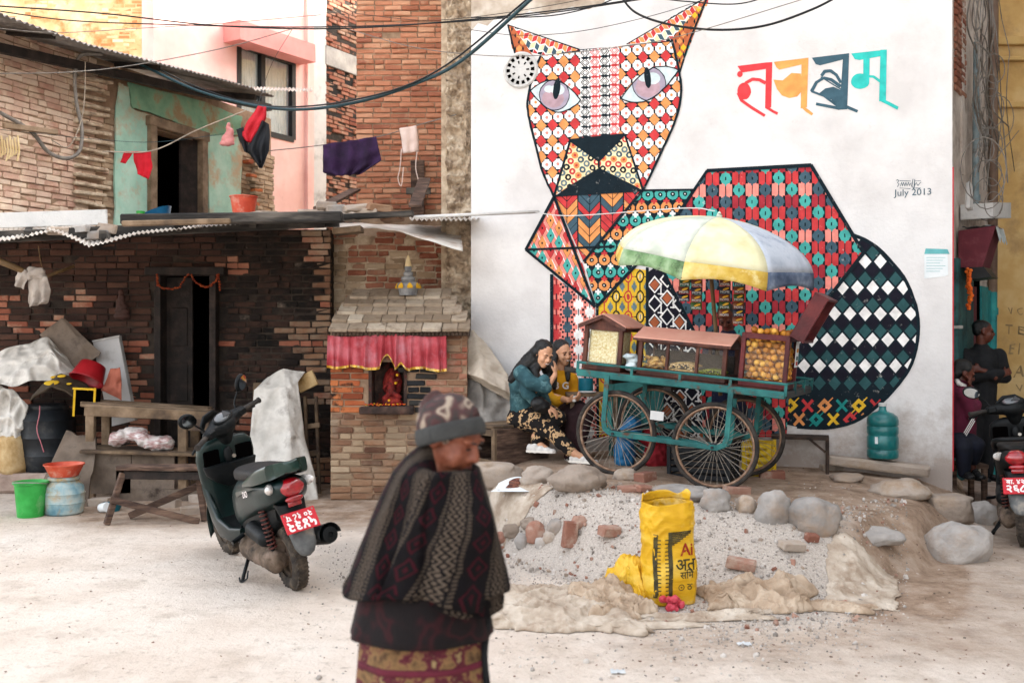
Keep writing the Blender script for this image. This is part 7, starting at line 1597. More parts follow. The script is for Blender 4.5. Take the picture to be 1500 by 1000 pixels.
# ------------------------------------------------------------------ rocks, bricks and rubble of the mound
mat('boulder', '#8d7f72', '#a89b8f', '#beb3a8', scale=3, rough=.95, bump=.9, bscale=28, rv=.25, dirt='#9b8369', dscale=3, dlo=.5, dhi=.72); mat('boulder_grey', '#86827e', '#a39e99', '#bab4ae', scale=3, rough=.95, bump=.9, bscale=28, rv=.25, dirt='#a18c78', dscale=2.4, dlo=.52, dhi=.74); mat('loose_brick', '#8a5f50', '#9d7565', '#ad8c7c', scale=6, rough=.95, bump=.5, rv=.5, dirt='#b5a596', dscale=7, dlo=.5, dhi=.7)
def rock(px, py, hw, hh, label, m='boulder', Y=None, dep=.9, flat=1.0, rotz=0, seed=0, name='rock', cat='rock', group='stones along the mound', sink=.5, ang=0.0):
    g_ = GP(px, py + hh) if Y is None else P(px, py + hh, Y); s_ = g_.y / F; a, c = hw * s_, hh * s_ * 1.35; d = a * dep; mb = MB(); mb.ell((0, 0, 0), (a, d, c), None, 30, 20); out = []
    for v in mb.v:
        q = Vector((v.x / max(a, .01), v.y / max(d, .01), v.z / max(c, .01))); n_ = noise.noise(q * 1.1 + Vector((seed * 3.7, seed, 0))) * .24 + noise.noise(q * 2.6 + Vector((seed, 5, 0))) * .11 + (noise.cell(q * 1.7 + Vector((seed, 2, 1))) - .5) * .07 + noise.noise(q * 7 + Vector((seed, 5, 0))) * .035
        if ang: q2 = Vector([math.copysign(abs(x) ** (1 - ang * .55), x) for x in q]); v = Vector((q2.x * a, q2.y * d, q2.z * c))
        w_ = v * (1 + n_); w_.z = max(w_.z, -c * .85); out.append(Matrix.Rotation(rotz, 3, 'Z') @ w_ + Vector((g_.x, g_.y + d * .55, g_.z + c * (1 - sink))))
    mb.v = out; return mb.build(name, m, label=label, cat=cat, group=group, smooth=True)
RK = [(850, 701, 42, 17, 'broad smooth boulder on the mound edge just below the white sneaker', 'boulder', 1.0, 0), (787, 696, 25, 13, 'rounded stone set in the mound edge left of the broad smooth boulder', 'boulder', .9, 0), (722, 694, 42, 15, 'long cracked slab of rock under the wooden crate', 'boulder', .8, .6), (1050, 733, 23, 15, 'rounded grey stone in front of the cart beside the yellow sack', 'boulder_grey', .9, .2), (1095, 739, 16, 12, 'small chipped stone between two larger mound stones', 'boulder', .9, .5), (1137, 744, 27, 23, 'tilted egg shaped grey boulder leaning on the largest boulder', 'boulder_grey', .9, 0), (1196, 754, 41, 24, 'largest rounded grey boulder on the mound edge right of the cart', 'boulder_grey', .8, .15), (1286, 786, 38, 10, 'flat half buried grey rock on the brown slope', 'boulder_grey', .8, .2), (1414, 796, 50, 27, 'large grey boulder at the foot of the slope beside the right scooter', 'boulder_grey', .8, .15), (1396, 742, 36, 17, 'squared stone block at the corner of the painted wall', 'boulder', .8, .9), (1000, 722, 46, 9, 'low flat stone just behind the yellow sack', 'boulder_grey', .7, .1), (1330, 716, 44, 12, 'worn flat rock on the slope below the water jug', 'boulder', .9, .1), (1440, 752, 22, 14, 'pale stone wedged beside the square block near the right scooter', 'boulder_grey', .9, .5), (918, 695, 20, 8, 'small sunken stone beside the left cart wheel', 'boulder', .9, .3), (1245, 700, 24, 6, 'thin flat stone before the low metal bench', 'boulder', .9, .3)]
for i, (px, py, hw, hh, lab, m_, dep, ang) in enumerate(RK): rock(px, py, hw, hh, lab, m_, dep=dep, seed=i + 1, ang=ang)
pl_ = [(700, 783, 12, 9), (716, 796, 11, 9), (735, 790, 14, 9), (752, 778, 16, 8), (766, 793, 12, 10), (786, 778, 15, 13), (806, 785, 11, 8), (815, 772, 14, 9), (848, 765, 12, 8), (775, 766, 13, 7), (792, 795, 9, 6)]
RL = ['leftmost stone of the small rubble heap, beside the shawl', 'grey stone low in the rubble heap, second from the shawl', 'reddish brick lump in the rubble heap near the shawl', 'long stone at the back of the rubble heap', 'grey cobble at the front of the rubble heap', 'largest reddish stone of the rubble heap', 'stone between the largest rubble lump and the upright brick', 'grey stone behind the upright half brick', 'reddish lump just behind the upright half brick', 'stone at the far back of the rubble heap', 'smallest grey pebble at the front of the rubble heap']
for i, (px, py, hw, hh) in enumerate(pl_): rock(px, py, hw, hh, RL[i], ('boulder', 'boulder_grey', 'loose_brick')[i % 3], seed=i + 30, name='rubble_stone', cat='stone', group='rubble heap stones', ang=.3)
def lbrick(px, py, label, dim=(.2, .1, .055), rot=(0, 0, 0), m='loose_brick', up=0, group='loose bricks'):
    g_ = GP(px, py); mb = MB(); mb.box((0, 0, 0), dim, rot, bev=.008, jit=.005); zmin = min(v.z for v in mb.v); mb.v = [v + g_ + Vector((0, 0, -zmin - .012 + up)) for v in mb.v]; return mb.build('brick', m, label=label, cat='brick', group=group)
lbrick(945, 704, 'brick wedged behind the left front cart wheel', rot=(0, 0, .9), dim=(.2, .1, .075)); lbrick(1079, 722, 'brick wedged against the right front cart wheel', rot=(0, 0, .2), dim=(.2, .1, .065)); lbrick(1131, 700, 'brick beside the rear right cart wheel', rot=(0, 0, -.1), dim=(.21, .11, .075)); lbrick(919, 720, 'flat broken brick left of the yellow sack top', rot=(.1, 0, .3), dim=(.13, .09, .05)); lbrick(942, 720, 'half buried brick piece behind the yellow sack', rot=(.1, .1, .6), dim=(.12, .08, .05))
lbrick(835, 802, 'half brick standing upright on the gravel', rot=(0, .12, .3), dim=(.1, .06, .19)); lbrick(893, 786, 'small red brick lump lying on the gravel left of the sack', rot=(.1, .1, .4), dim=(.14, .09, .07)); lbrick(1086, 832, 'dark red brick lying on the gravel right of the sack', rot=(.05, .1, -.4), dim=(.18, .1, .06)); lbrick(1160, 806, 'pale dusty brick piece lying on the gravel near the largest boulder', rot=(.1, .1, .3), dim=(.16, .09, .05), m='boulder'); lbrick(1189, 793, 'small bright orange brick chip below the largest boulder', rot=(.2, .1, .3), dim=(.09, .06, .05)); lbrick(928, 872, 'brown brick half hidden behind the torn yellow sack', rot=(.1, .05, .3), dim=(.2, .1, .11), m='boulder')
for i, (px, py) in enumerate(((1225, 676), (1236, 686), (1218, 688))): lbrick(px, py, ('topmost brick of the small stack under the iron bench', 'brick under the iron bench nearest the stone slab', 'brick under the iron bench nearest the cart')[i], rot=(0, 0, rnd(-.2, .2)), dim=(.2, .1, .06), m='boulder', up=.06 * (i == 0), group='bricks under the metal bench')
# gravel: real small stones
mat('gravel_stone', '#857e77', '#b3aca5', '#d0c9c2', '#9c958e', scale=30, rv=.8, rough=.95, bump=.3, lo=.15, hi=.85)
GV = []
for k_ in range(3):
    q = MB(); q.ell((0, 0, 0), (1, .8, .6), None, 6, 4); GV.append((q.v, q.f))
mb = MB(); rn = []
random.seed(11)
for i in range(17000):
    px = rnd(430, 1330); Y = rnd(4.6, 8.2); x = (px - CX) / F * Y; f_, t_ = lerp_tab(FOOT, px), lerp_tab(TOP, px)
    dens_ = sstep(f_ - 1.3, f_ - .1, Y) * (1 - sstep(t_, t_ + .7, Y)) * (sstep(640, 730, px) * (1 - .65 * sstep(1180, 1300, px)))
    dens_ = max(dens_, .5 * sstep(5.8, 6.6, Y) * (1 - sstep(6.9, 8, Y)) * (1 - sstep(700, 800, px)) * sstep(430, 520, px), .05)
    if random.random() > dens_: continue
    s_ = rnd(.003, .009) * (2.3 if random.random() < .05 else 1); vs_, fs_ = GV[i % 3]; r_ = Euler((rnd(0, 6), rnd(0, 6), rnd(0, 6))).to_matrix(); c = Vector((x, Y, gh(x, Y) + s_ * .25)); n0 = len(mb.f); mb.add([r_ @ v * s_ + c for v in vs_], fs_); rn += [random.random()] * (len(mb.f) - n0)
mb.build('gravel', 'gravel_stone', kind='stuff', rndattr=rn, recalc=False)
mb = MB(); rn = []
for i in range(420):
    px = rnd(690, 1330); f_, t_ = lerp_tab(FOOT, px), lerp_tab(TOP, px); Y = rnd(f_ - .5, t_ + .35); x = (px - CX) / F * Y; s_ = rnd(.008, .024) * (1.6 if random.random() < .1 else 1); n0 = len(mb.f)
    mb.box((x, Y, gh(x, Y) + s_ * .2), (s_ * rnd(1, 2), s_ * rnd(.8, 1.4), s_), Euler((rnd(0, 6), rnd(0, 6), rnd(0, 6))).to_matrix(), i % 3, bev=s_ * .25, jit=s_ * .2); rn += [random.random()] * (len(mb.f) - n0)
mb.build('rubble_chips', ['gravel_stone', 'boulder', 'loose_brick'], kind='stuff', rndattr=rn, recalc=False)
mat('litter_bits', '#6b5446', '#a08a76', '#c9bfb5', '#8a6a5c', '#5a5048', scale=9, rv=.9, rough=.9, bump=0, lo=.1, hi=.9)
mb = MB(); rn = []
for i in range(1500):
    px = rnd(-20, 1520); py = 745 + 250 * random.random() ** 1.3; 
    if px < 640 and random.random() < .72: continue
    g_ = GP(px, py) if i % 2 else Vector(((px - CX) / F * (1.6 * F / (py - CY)), 1.6 * F / (py - CY), 0)); g_.z = gh(g_.x, g_.y); s_ = rnd(.002, .007); r_ = Euler((rnd(-.4, .4), rnd(-.4, .4), rnd(0, 6))).to_matrix(); n0 = len(mb.f); mb.box(g_ + Z * s_ * .3, (s_ * 2.2, s_, s_ * .7), r_); rn += [random.random()] * (len(mb.f) - n0)
mb.build('scattered_litter', 'litter_bits', kind='stuff', rndattr=rn, recalc=False)
# long stone slab and water jug
sl0, sl1 = MW(1216, 672, .05), MW(1356, 690, .05); mb = MB(); c = (sl0 + sl1) / 2; rx = Matrix((ME, -MN, Z)).transposed() @ Euler((0, R(4), 0)).to_matrix(); mb.box(c + MN * .12 + Vector((0, 0, .02)), (.86, .24, .085), rx, bev=.02, jit=.012); mb.build('stone_slab', 'boulder', label='long thick stone slab under the water jug', cat='slab')
mat('jug_teal', '#175a5c', '#1f6e6e', '#2c8080', scale=5, rough=.28, bump=.05, coat=.3, dirt='#5c8a84', dscale=8, dlo=.6, dhi=.8)
jb = MW(1293, 671, .17); jug = thing('water_jug', 'large teal plastic water jug standing on the stone slab', 'jug', tuple(jb)); mb = MB(); J = 1.0
mb.lathe([(.11, 0), (.132, .012), (.135, .03), (.135, .07), (.128, .085), (.135, .1), (.135, .19), (.128, .205), (.128, .215), (.135, .23), (.135, .28), (.128, .29), (.135, .3), (.135, .34), (.125, .375), (.085, .405), (.04, .42), (.031, .435), (.031, .47), (.03, .475)], None, 32); mb.build('bottle', 'jug_teal', jug, smooth=40)
mb = MB(); mb.lathe([(.035, .465), (.036, .49), (.03, .493)], None, 20); mb.build('cap', 'concrete_pale', jug, smooth=40)
mb = MB(); mb.add([(.136 * math.sin(a) , -.136 * math.cos(a), z) for a, z in ((-.85, .14), (-.65, .14), (-.65, .2), (-.85, .2))], [(0, 1, 2, 3)]); mb.build('label', 'notice_paper', jug)
# low metal bench right of the cart
mat('rust_iron', '#2f2824', '#463a33', '#5d4a3f', scale=10, rough=.75, bump=.3, metal=.2)
bq = thing('metal_bench', 'low rusty iron bench against the mural right of the cart', 'bench', tuple(MW(1175, 665, .2)))
zb = MW(1175, 640, .2).z
for k_ in range(4):
    mb = MB(); mb.bar(MW(1130, 640, .05 + .09 * k_).xy.to_3d() + Z * zb, MW(1214, 640, .05 + .09 * k_).xy.to_3d() + Z * zb, .05, .02); mb.build('seat_bar', 'rust_iron', bq, w=True)
for px in (1134, 1212):
    for of in (.05, .32):
        a = MW(px, 640, of).xy.to_3d() + Z * zb; mb = MB(); mb.bar(a, Vector((a.x, a.y, gh(a.x, a.y) - .02)), .025, .025); mb.build('leg', 'rust_iron', bq, w=True)
a = MW(1185, 640, .32).xy.to_3d() + Z * zb; c = MW(1209, 662, .32); mb = MB(); mb.bar(a, c, .02, .02); mb.build('brace', 'rust_iron', bq, w=True)
# crates and things under the cart
mat('yellow_plastic', '#c4a20c', '#d6b51c', '#e0c540', scale=6, rough=.5, bump=.05); mat('black_crate', '#15171b', '#22252a', scale=8, rough=.6, bump=.1); mat('blue_plastic', '#1b5d84', '#2a76a0', scale=6, rough=.45, bump=.2); mat('teal_tin', '#14687a', '#1e7c8c', scale=5, rough=.4, bump=.1); mat('red_rag', '#7a1420', '#951c2a', scale=7, rough=.85, bump=.3)
def basket(name, label, c, sx, sy, h, m, rz, cat):
    o = thing(name, label, cat, tuple(c), (0, 0, rz))
    for k_ in range(5):
        for s_ in (-1, 1):
            mb = MB(); mb.box((0, s_ * sy / 2, h * (k_ + .5) / 5), (sx, .012, h / 5 * .62), bev=.002); mb.build('slat', m, o); mb = MB(); mb.box((s_ * sx / 2, 0, h * (k_ + .5) / 5), (.012, sy, h / 5 * .62), bev=.002); mb.build('slat', m, o)
    for a in (-1, 1):
        for d in (-1, 1): mb = MB(); mb.box((a * sx / 2, d * sy / 2, h / 2), (.03, .03, h)); mb.build('corner_post', m, o)
    mb = MB(); mb.box((0, 0, .01), (sx, sy, .015)); mb.build('bottom', m, o); return o
def gpt(px, Y): x = (px - CX) / F * Y; return Vector((x, Y, gh(x, Y)))
basket('yellow_crate', 'yellow plastic crate under the rear right corner of the cart', gpt(1112, 8.75), .22, .3, .3, 'yellow_plastic', -.4, 'crate'); basket('black_crate', 'black plastic crate lying under the middle of the cart', gpt(1030, 8.35), .5, .3, .27, 'black_crate', -.45, 'crate')
mb = MB(); c = gpt(915, 8.9) + Z * .3
for i in range(8): mb.ell(c + Vector((rnd(-.09, .09), rnd(-.05, .05), rnd(-.07, .07))), rnd(.05, .08))
mb.ell(c - Z * .2, (.1, .09, .18)); blob('blue_bag', mb, 'blue_plastic', voxel=.014, it=2, disp=.012, dsize=.04, label='blue plastic bag stuffed under the left half of the cart', cat='bag')
mb = MB(); c = gpt(962, 8.9) + Z * .25
for i in range(7): mb.ell(c + Vector((rnd(-.12, .12), rnd(-.05, .05), rnd(-.1, .05))), (rnd(.05, .09), .06, rnd(.03, .06)))
mb.ell(c - Z * .17, (.12, .1, .15)); blob('red_bundle', mb, 'red_rag', voxel=.014, it=2, disp=.012, dsize=.04, label='dark red cloth bundle under the middle of the cart', cat='bundle')
tb = thing('snack_table', 'small wooden table with plate and teal tin behind the cart handle', 'table', tuple(gpt(868, 9.35))); tz = P(868, 577, 9.35).z - tb.location.z
mb = MB(); mb.box((0, 0, tz), (.5, .36, .03), bev=.005); mb.build('table_top', 'wood_grey', tb)
for a in (-.2, .2):
    for d in (-.14, .14): mb = MB(); mb.box((a, d, tz / 2), (.04, .04, tz - .03)); mb.build('leg', 'wood_grey', tb)
mb = MB(); mb.lathe([(.065, 0), (.07, .01), (.07, .13), (.066, .13), (.064, .02)], P(858, 574, 9.38), 20); mb.build('teal_tin', 'teal_tin', label='round teal tin standing on the small table by the cart handle', cat='tin', smooth=40)
mb = MB(); mb.lathe([(.03, 0), (.06, .004), (.085, .016), (.083, .018), (.05, .008)], P(860, 576, 9.22), 20); mb.build('plate', 'concrete_pale', label='shallow white plate beside the teal tin', cat='plate', smooth=40)
mb = MB(); mb.box(gpt(930, 9.4) + Z * .62, (.55, .03, .36), (0, 0, -.35), bev=.006); mb.box(gpt(930, 9.4) + Z * .22, (.5, .03, .44), (0, 0, -.35)); mb.build('teal_board', 'cart_teal', label='teal painted board standing behind the rear left cart wheel', cat='board')
# wooden crate used as a seat
cr_c = gpt(742, 9.38); crt = thing('wooden_crate', 'weathered open sided wooden crate used as a seat by the denim woman', 'crate', tuple(cr_c), (0, 0, R(40)))
cx, cy, ch = .62, .42, .36
for k_ in range(3): mb = MB(); mb.box((0, -cy / 2 + cy * (k_ + .5) / 3, ch), (cx + .04, cy / 3 - .006, .025), (rnd(-.02, .02), 0, 0), bev=.003); mb.build('top_board', 'wood_grey', crt)
for x_ in (-cx / 2, cx / 2):
    for y_ in (-cy / 2, cy / 2): mb = MB(); mb.box((x_, y_, ch / 2), (.05, .05, ch - .02), bev=.003); mb.build('post', 'wood_grey', crt)
for y_ in (-cy / 2 - .02, cy / 2 + .02):
    mb = MB(); mb.box((0, y_, ch / 2), (cx, .018, ch - .03), bev=.003); mb.build('side_board', 'wood_old', crt)
for z_ in (.035, ch - .05): mb = MB(); mb.box((-cx / 2 - .012, 0, z_), (.03, cy, .06), bev=.003); mb.build('end_rail', 'wood_grey', crt)
mb = MB(); mb.box((0, 0, .02), (cx, cy, .02)); mb.build('bottom_board', 'wood_old', crt)
# dusty white tarpaulin heaped between shrine and wall
mat('tarp', '#a89c8c', '#c4b9aa', '#d6cec2', scale=3, rough=.8, bump=.6, bscale=9, dirt='#8d7a66', dscale=3, dlo=.52, dhi=.72); mat('tarp_grey', '#75706b', '#8f8a84', '#a8a39c', scale=4, rough=.85, bump=.8, bscale=14)
def draped(name, label, cat, pts, Ys, nu, nv, m, amp=.05, sz=.2, thick=.006, group=None, parent=None):
    """sheet through a grid of photo points with depths, crumpled by noise"""
    rows_ = [[P(px, py, Y) for (px, py), Y in zip(r, y)] for r, y in zip(pts, Ys)]
    def fn(u, v):
        k = v * (len(rows_) - 1); i = min(int(k), len(rows_) - 2); t_ = k - i; t_ = t_ * t_ * (3 - 2 * t_)
        def rr(row): q = u * (len(row) - 1); j = min(int(q), len(row) - 2); s_ = q - j; return row[j].lerp(row[j + 1], s_)
        p = rr(rows_[i]).lerp(rr(rows_[i + 1]), t_); dv = noise.voronoi(Vector((p.x / sz, p.y / sz, p.z / sz * .55)) + Vector((noise.noise(p * 5), 0, noise.noise(p * 5 + Vector((3, 3, 3))))) * .4)[0]; n_ = .7 * noise.noise(p / sz * .7) + .9 * (1 - min(1, (dv[1] - dv[0]) * 1.5)) ** 1.5 - .3 + .12 * noise.noise(p / sz * 4.3)
        return p + Vector((n_ * amp * .35, -amp * n_, amp * .4 * noise.noise(p / sz + Vector((9, 9, 9)))))
    mb = MB(); mb.grid(fn, nu, nv); return mb.build(name, m, parent, label=label, cat=cat, group=group, smooth=True, thick=thick)
draped('tarpaulin', 'dusty cream tarpaulin draped over a mound beside the shrine', 'tarpaulin', [[(664, 470), (690, 478), (712, 505)], [(664, 500), (700, 520), (742, 548)], [(664, 540), (706, 556), (752, 580)], [(664, 548), (704, 562), (744, 586)]], [[10.5, 10.35, 10.2], [10.2, 9.9, 9.85], [10.0, 9.6, 9.6], [10.1, 9.75, 9.75]], 40, 40, 'tarp', .07, .22)
draped('earth_bank', 'grey crumbling bank under the cream tarpaulin beside the shrine', 'bank', [[(664, 545), (700, 555), (750, 585)], [(664, 600), (705, 600), (752, 610)], [(664, 665), (705, 660), (756, 650)]], [[10.0, 9.85, 9.8], [9.95, 9.75, 9.7], [9.9, 9.6, 9.6]], 34, 40, 'tarp_grey', .06, .16)
# ------------------------------------------------------------------ yellow cement sack
mat('sack_yellow', '#cc9f14', '#d9ae24', '#e6c55c', scale=3, rough=.55, bump=.5, bscale=12, stretch=(1, 1, 3), dirt='#ead9a0', dscale=5, dlo=.56, dhi=.74); mat('sack_ink', '#3a3524', '#5e552f', scale=20, rough=.7, bump=0); mat('sack_red', '#a03020', scale=10, rough=.7, bump=0); mat('cement_grey', '#a39c94', '#bdb6ae', scale=18, rough=.95, bump=.6)
sb = GP(981, 880); sk_ = thing('cement_sack', 'upright bright yellow woven sack with black print standing on the gravel', 'sack', tuple(sb), (0, 0, R(12)))
SHT = .60
def sack(a, v):
    wv = [(.148, .105), (.162, .125), (.163, .128), (.158, .122), (.15, .112), (.148, .11), (.156, .116), (.15, .112)]; k = v * 7; i = min(int(k), 6); t_ = k - i; w_ = wv[i][0] + (wv[i + 1][0] - wv[i][0]) * t_; d_ = wv[i][1] + (wv[i + 1][1] - wv[i][1]) * t_
    ct, st = math.cos(a), math.sin(a); e = .72; z = SHT * v
    fold = .007 * (1 - abs(math.sin(z * 34 + 2.6 * noise.noise((ct * 2, st * 2, z * 5))))) ** 2 * sstep(.5, .8, v) + .006 * (1 - abs(noise.noise((ct * 3, st * 3, z * 13)))) ** 5 + .012 * noise.noise((ct * 1.6, st * 1.6, z * 6))
    x = math.copysign(abs(ct) ** e, ct) * (w_ + fold); y = math.copysign(abs(st) ** e, st) * (d_ + fold)
    return Vector((x - .02 * v, y, z + .02 * noise.noise((ct, st, 3)) * v))
mb = MB(); mb.grid(lambda u, v: sack(2 * math.pi * u, v), 110, 80); mb.build('bag', 'sack_yellow', sk_, smooth=True, thick=.004)
mb = MB(); mb.lathe([(.001, .55), (.135, .555)], None, 28, cap=False, sy=.75); mb.build('contents', 'cement_grey', sk_)
mb = MB(); mb.grid(lambda u, v: sack(math.pi * (.02 + .96 * u), 1) * 1 + Vector((0, -.02 * v, (.05 + .02 * noise.noise((u * 5, 0, 0))) * v + .01 * math.sin(u * 14) * v)), 30, 4); mb.build('open_flap', 'sack_yellow', sk_, smooth=True, thick=.004)
def on_sack(x, z):
    best = None
    lo_, hi_ = math.pi * 1.02, math.pi * 1.98
    for _ in range(26):
        m_ = (lo_ + hi_) / 2
        if sack(m_, z / SHT).x < x: lo_ = m_
        else: hi_ = m_
    p = sack((lo_ + hi_) / 2, z / SHT); return p + Vector((0, -.005, 0))
mb = MB()
def ink(pts, mi=0):
    # finely subdivided rectangle on the curved face
    (x0, z0), (x1, z1) = pts; nx, nz = max(1, int((x1 - x0) / .02) + 1), max(1, int((z1 - z0) / .02) + 1)
    mb.grid(lambda u, v: on_sack(x0 + (x1 - x0) * u, z0 + (z1 - z0) * v), nx, nz, mi)
ink(((-.14, .05), (-.118, .43))); ink(((-.055, .04), (-.03, .44)))
for k_ in range(15): ink(((-.118, .07 + k_ * .023), (-.1, .077 + k_ * .023))); ink(((-.075, .07 + k_ * .023), (-.055, .077 + k_ * .023)))
for k_ in range(8): ink(((-.03, .43 - k_ * .01), (.11 - k_ * .018, .4385 - k_ * .01)))
for tx, x_, z_, h_, mi_ in (('अति', .065, .24, .1, 0), ('सिमे', .06, .18, .058, 0), ('Ai', .065, .325, .1, 1), ('⊙ ठ', .05, .11, .055, 0)):
    q = text_mb(tx, (Vector((x_, 0, z_)), X, Z), h_, mi_, bold=.015); q.v = [on_sack(max(-.15, min(.15, v.x)), v.z) for v in q.v]; mb.add(q.v, q.f, mi_)
mb.build('print', ['sack_ink', 'sack_red'], sk_, kind='stuff', recalc=False)
# crumpled cloths and torn sack on the ground
mat('jute', '#a39281', '#bcae9e', '#cfc4b6', scale=7, rough=.95, bump=.5, bscale=150, dirt='#8a7058', dscale=4, dlo=.54, dhi=.74); mat('jute_tan', '#9f8b76', '#b7a38e', '#c8b8a5', scale=7, rough=.95, bump=.5, bscale=120, dirt='#8d6c4c', dscale=4, dlo=.55, dhi=.75); mat('pink_plastic', '#b8384a', '#cc5564', scale=9, rough=.4, bump=.3)
def heap(name, label, cat, cpx, cpy, w_, d_, h_, m, seed=0, rz=0, sz=.13, nu=110, nv=80, edge=.45, ridge=1.0, up=.004):
    """crumpled sheet lying on the ground: ridged folds over the terrain"""
    c = GP(cpx, cpy); cs, sn = math.cos(rz), math.sin(rz); so_ = Vector((seed * 7.3, seed * 1.7, 0))
    def fn(u, v):
        a = (u - .5) * 2; b_ = (v - .5) * 2; ex = edge * noise.noise((a * 1.6 + seed, b_ * 1.6, seed)) + .1 * noise.noise((a * 9 + seed, b_ * 9, seed)); lx, ly = a * w_ / 2 * (1 + ex), b_ * d_ / 2 * (1 + ex)
        x, y = c.x + lx * cs - ly * sn, c.y + lx * sn + ly * cs; q = Vector((x, y, 0)) + so_
        env = max(0, 1 - max(abs(a), abs(b_)) ** 4); w1_ = Vector((noise.noise(q / sz * .8), noise.noise(q / sz * .8 + Vector((5, 5, 5))), 0)) * .35
        d1_ = noise.voronoi(Vector((q.x / sz * .55, q.y / sz * .8, seed)) + w1_)[0]; d2_ = noise.voronoi(Vector((q.x / sz * 1.5, q.y / sz * 1.9, seed + 5)) + w1_)[0]
        c1_ = 1 - min(1, (d1_[1] - d1_[0]) * 2.1); c2_ = 1 - min(1, (d2_[1] - d2_[0]) * 2.4); big = .5 + .5 * noise.noise(q / (sz * 2.6))
        z = h_ * (.06 + .85 * big * c1_ ** 1.1 * ridge + .35 * big * big + .24 * c2_) * env ** .7
        x += .03 * noise.noise(q / sz * 1.4 + Vector((8, 0, 0))); return Vector((x, y, gh(x, y) + up + max(0, z) * .8))
    mb = MB(); mb.grid(fn, nu, nv); return mb.build(name, m, label=label, cat=cat, smooth=True, thick=.004, group='discarded cloths on the ground')
heap('jute_sheet', 'large crumpled pale jute sheet on the ground right of the old woman', 'sheet', 800, 895, .95, .75, .16, 'jute', 1, -.1, .15, 150, 120)
heap('jute_sheet', 'bunched jute cloth heaped against the torn yellow sack', 'sheet', 885, 890, .42, .5, .2, 'jute_tan', 2, .4, .1)
heap('jute_sheet', 'crumpled tan cloth with folded corner lying right of the yellow sack', 'sheet', 1110, 880, .62, .38, .19, 'jute_tan', 3, -.05, .13)
heap('jute_sheet', 'flat strip of frayed cloth lying in front of the yellow sack', 'sheet', 1040, 905, .75, .14, .05, 'jute', 4, .05, .09)
heap('jute_sheet', 'flat torn fibre mat lying below the largest boulder', 'sheet', 1262, 862, .42, .75, .05, 'jute', 5, -.35, .12, edge=.15)
heap('jute_sheet', 'small ragged cloth scrap in front of the torn fibre mat', 'sheet', 1215, 892, .5, .16, .07, 'jute_tan', 6, -.2, .08)
heap('jute_sheet', 'dusty flattened sheet on the gravel behind the old woman', 'sheet', 735, 752, .62, .55, .03, 'jute', 7, .2, .2)
heap('jute_sheet', 'thin shredded cloth lying nearest the camera below the yellow sack', 'sheet', 930, 918, .7, .12, .03, 'jute', 8, .05, .07)
ts = heap('torn_sack', 'torn empty yellow sack slumped against the standing yellow sack', 'sack', 930, 872, .26, .34, .34, 'sack_yellow', 9, .3, .1)
c = GP(983, 893); mb = MB()
for i in range(9): mb.ell(c + Vector((rnd(-.05, .06), rnd(-.03, .03), rnd(.01, .07))), (rnd(.02, .04), .02, rnd(.015, .03)), (rnd(0, 3), rnd(0, 3), 0))
blob('plastic_bag', mb, 'pink_plastic', voxel=.006, it=1, disp=.008, dsize=.02, label='crumpled pink plastic bag at the foot of the yellow sack', cat='bag')
pp = GP(747, 722); mb = MB(); mb.grid(lambda u, v: pp + Vector(((u - .5) * .3 + .06 * v, (v - .5) * .26, .03 + .05 * math.sin(u * 3) * v + .07 * max(0, v - .6))), 12, 10); po = mb.build('printed_paper', 'notice_paper', label='crumpled white printed sheet lying on the mound edge', cat='paper', smooth=True)
mat('photo_print', '#2a1614', '#5a2a22', '#8a5a44', '#2f2a2c', scale=30, rough=.5, bump=0); mb = MB(); mb.grid(lambda u, v: Vector(((u - .5) * .2 + .06 * v, (v - .5) * .17, .0)) + Vector((0, 0, .035 + .05 * math.sin(u * 3) * v + .07 * max(0, v - .7))) + (pp - LOC[po.name]), 10, 8); mb.build('photo_print', 'photo_print', po, smooth=True)
mat('blue_litter', '#b9bfc2', '#d5d7d7', scale=20, rough=.5)
for px, py, lab in ((1245, 898, 'scrap of silvery wrapper on the shredded cloth by the fibre mat'), (1090, 945, 'small crushed bluish wrapper on the dirt road'), (905, 985, 'white paper scrap at the bottom of the view right of the old woman')):
    mb = MB(); g_ = GP(px, py); mb.grid(lambda u, v: g_ + Vector(((u - .5) * .07, (v - .5) * .05, .006 + .015 * abs(noise.noise((u * 3, v * 3, px))))), 6, 6); mb.build('wrapper', 'blue_litter', label=lab, cat='litter', smooth=True)
# ------------------------------------------------------------------ clutter in front of the hut
mat('drum_black', '#15181b', '#20252a', '#2d3338', scale=5, rough=.5, bump=.12, dirt='#55504a', dscale=5, dlo=.56, dhi=.8); mat('tarp_white', '#b4b0a9', '#ccc8c1', '#dcd9d3', scale=4, rough=.7, bump=.6, bscale=10, dirt='#8a8178', dscale=4, dlo=.54, dhi=.74); mat('board_brown', '#5c5148', '#786b5f', '#93867a', scale=3, rough=.9, bump=.4, bscale=18, dirt='#4a3f37', dscale=3, dlo=.52, dhi=.7)
mat('tub_red', '#8f1822', '#a8222c', scale=5, rough=.4, bump=.08, dirt='#7a5a50', dscale=6, dlo=.58, dhi=.8); mat('tub_orange', '#b0402a', '#c4553a', '#cf7057', scale=5, rough=.5, bump=.1, dirt='#c9a796', dscale=6, dlo=.56, dhi=.76); mat('bucket_green', '#27863a', '#36a04a', '#4db35f', scale=4, rough=.42, bump=.06, dirt='#8cae84', dscale=7, dlo=.58, dhi=.8); mat('pot_blue', '#5b8390', '#86a4ab', '#a9b5b2', '#b5a284', scale=5, rough=.6, bump=.2, dirt='#a58a5c', dscale=6, dlo=.52, dhi=.68)
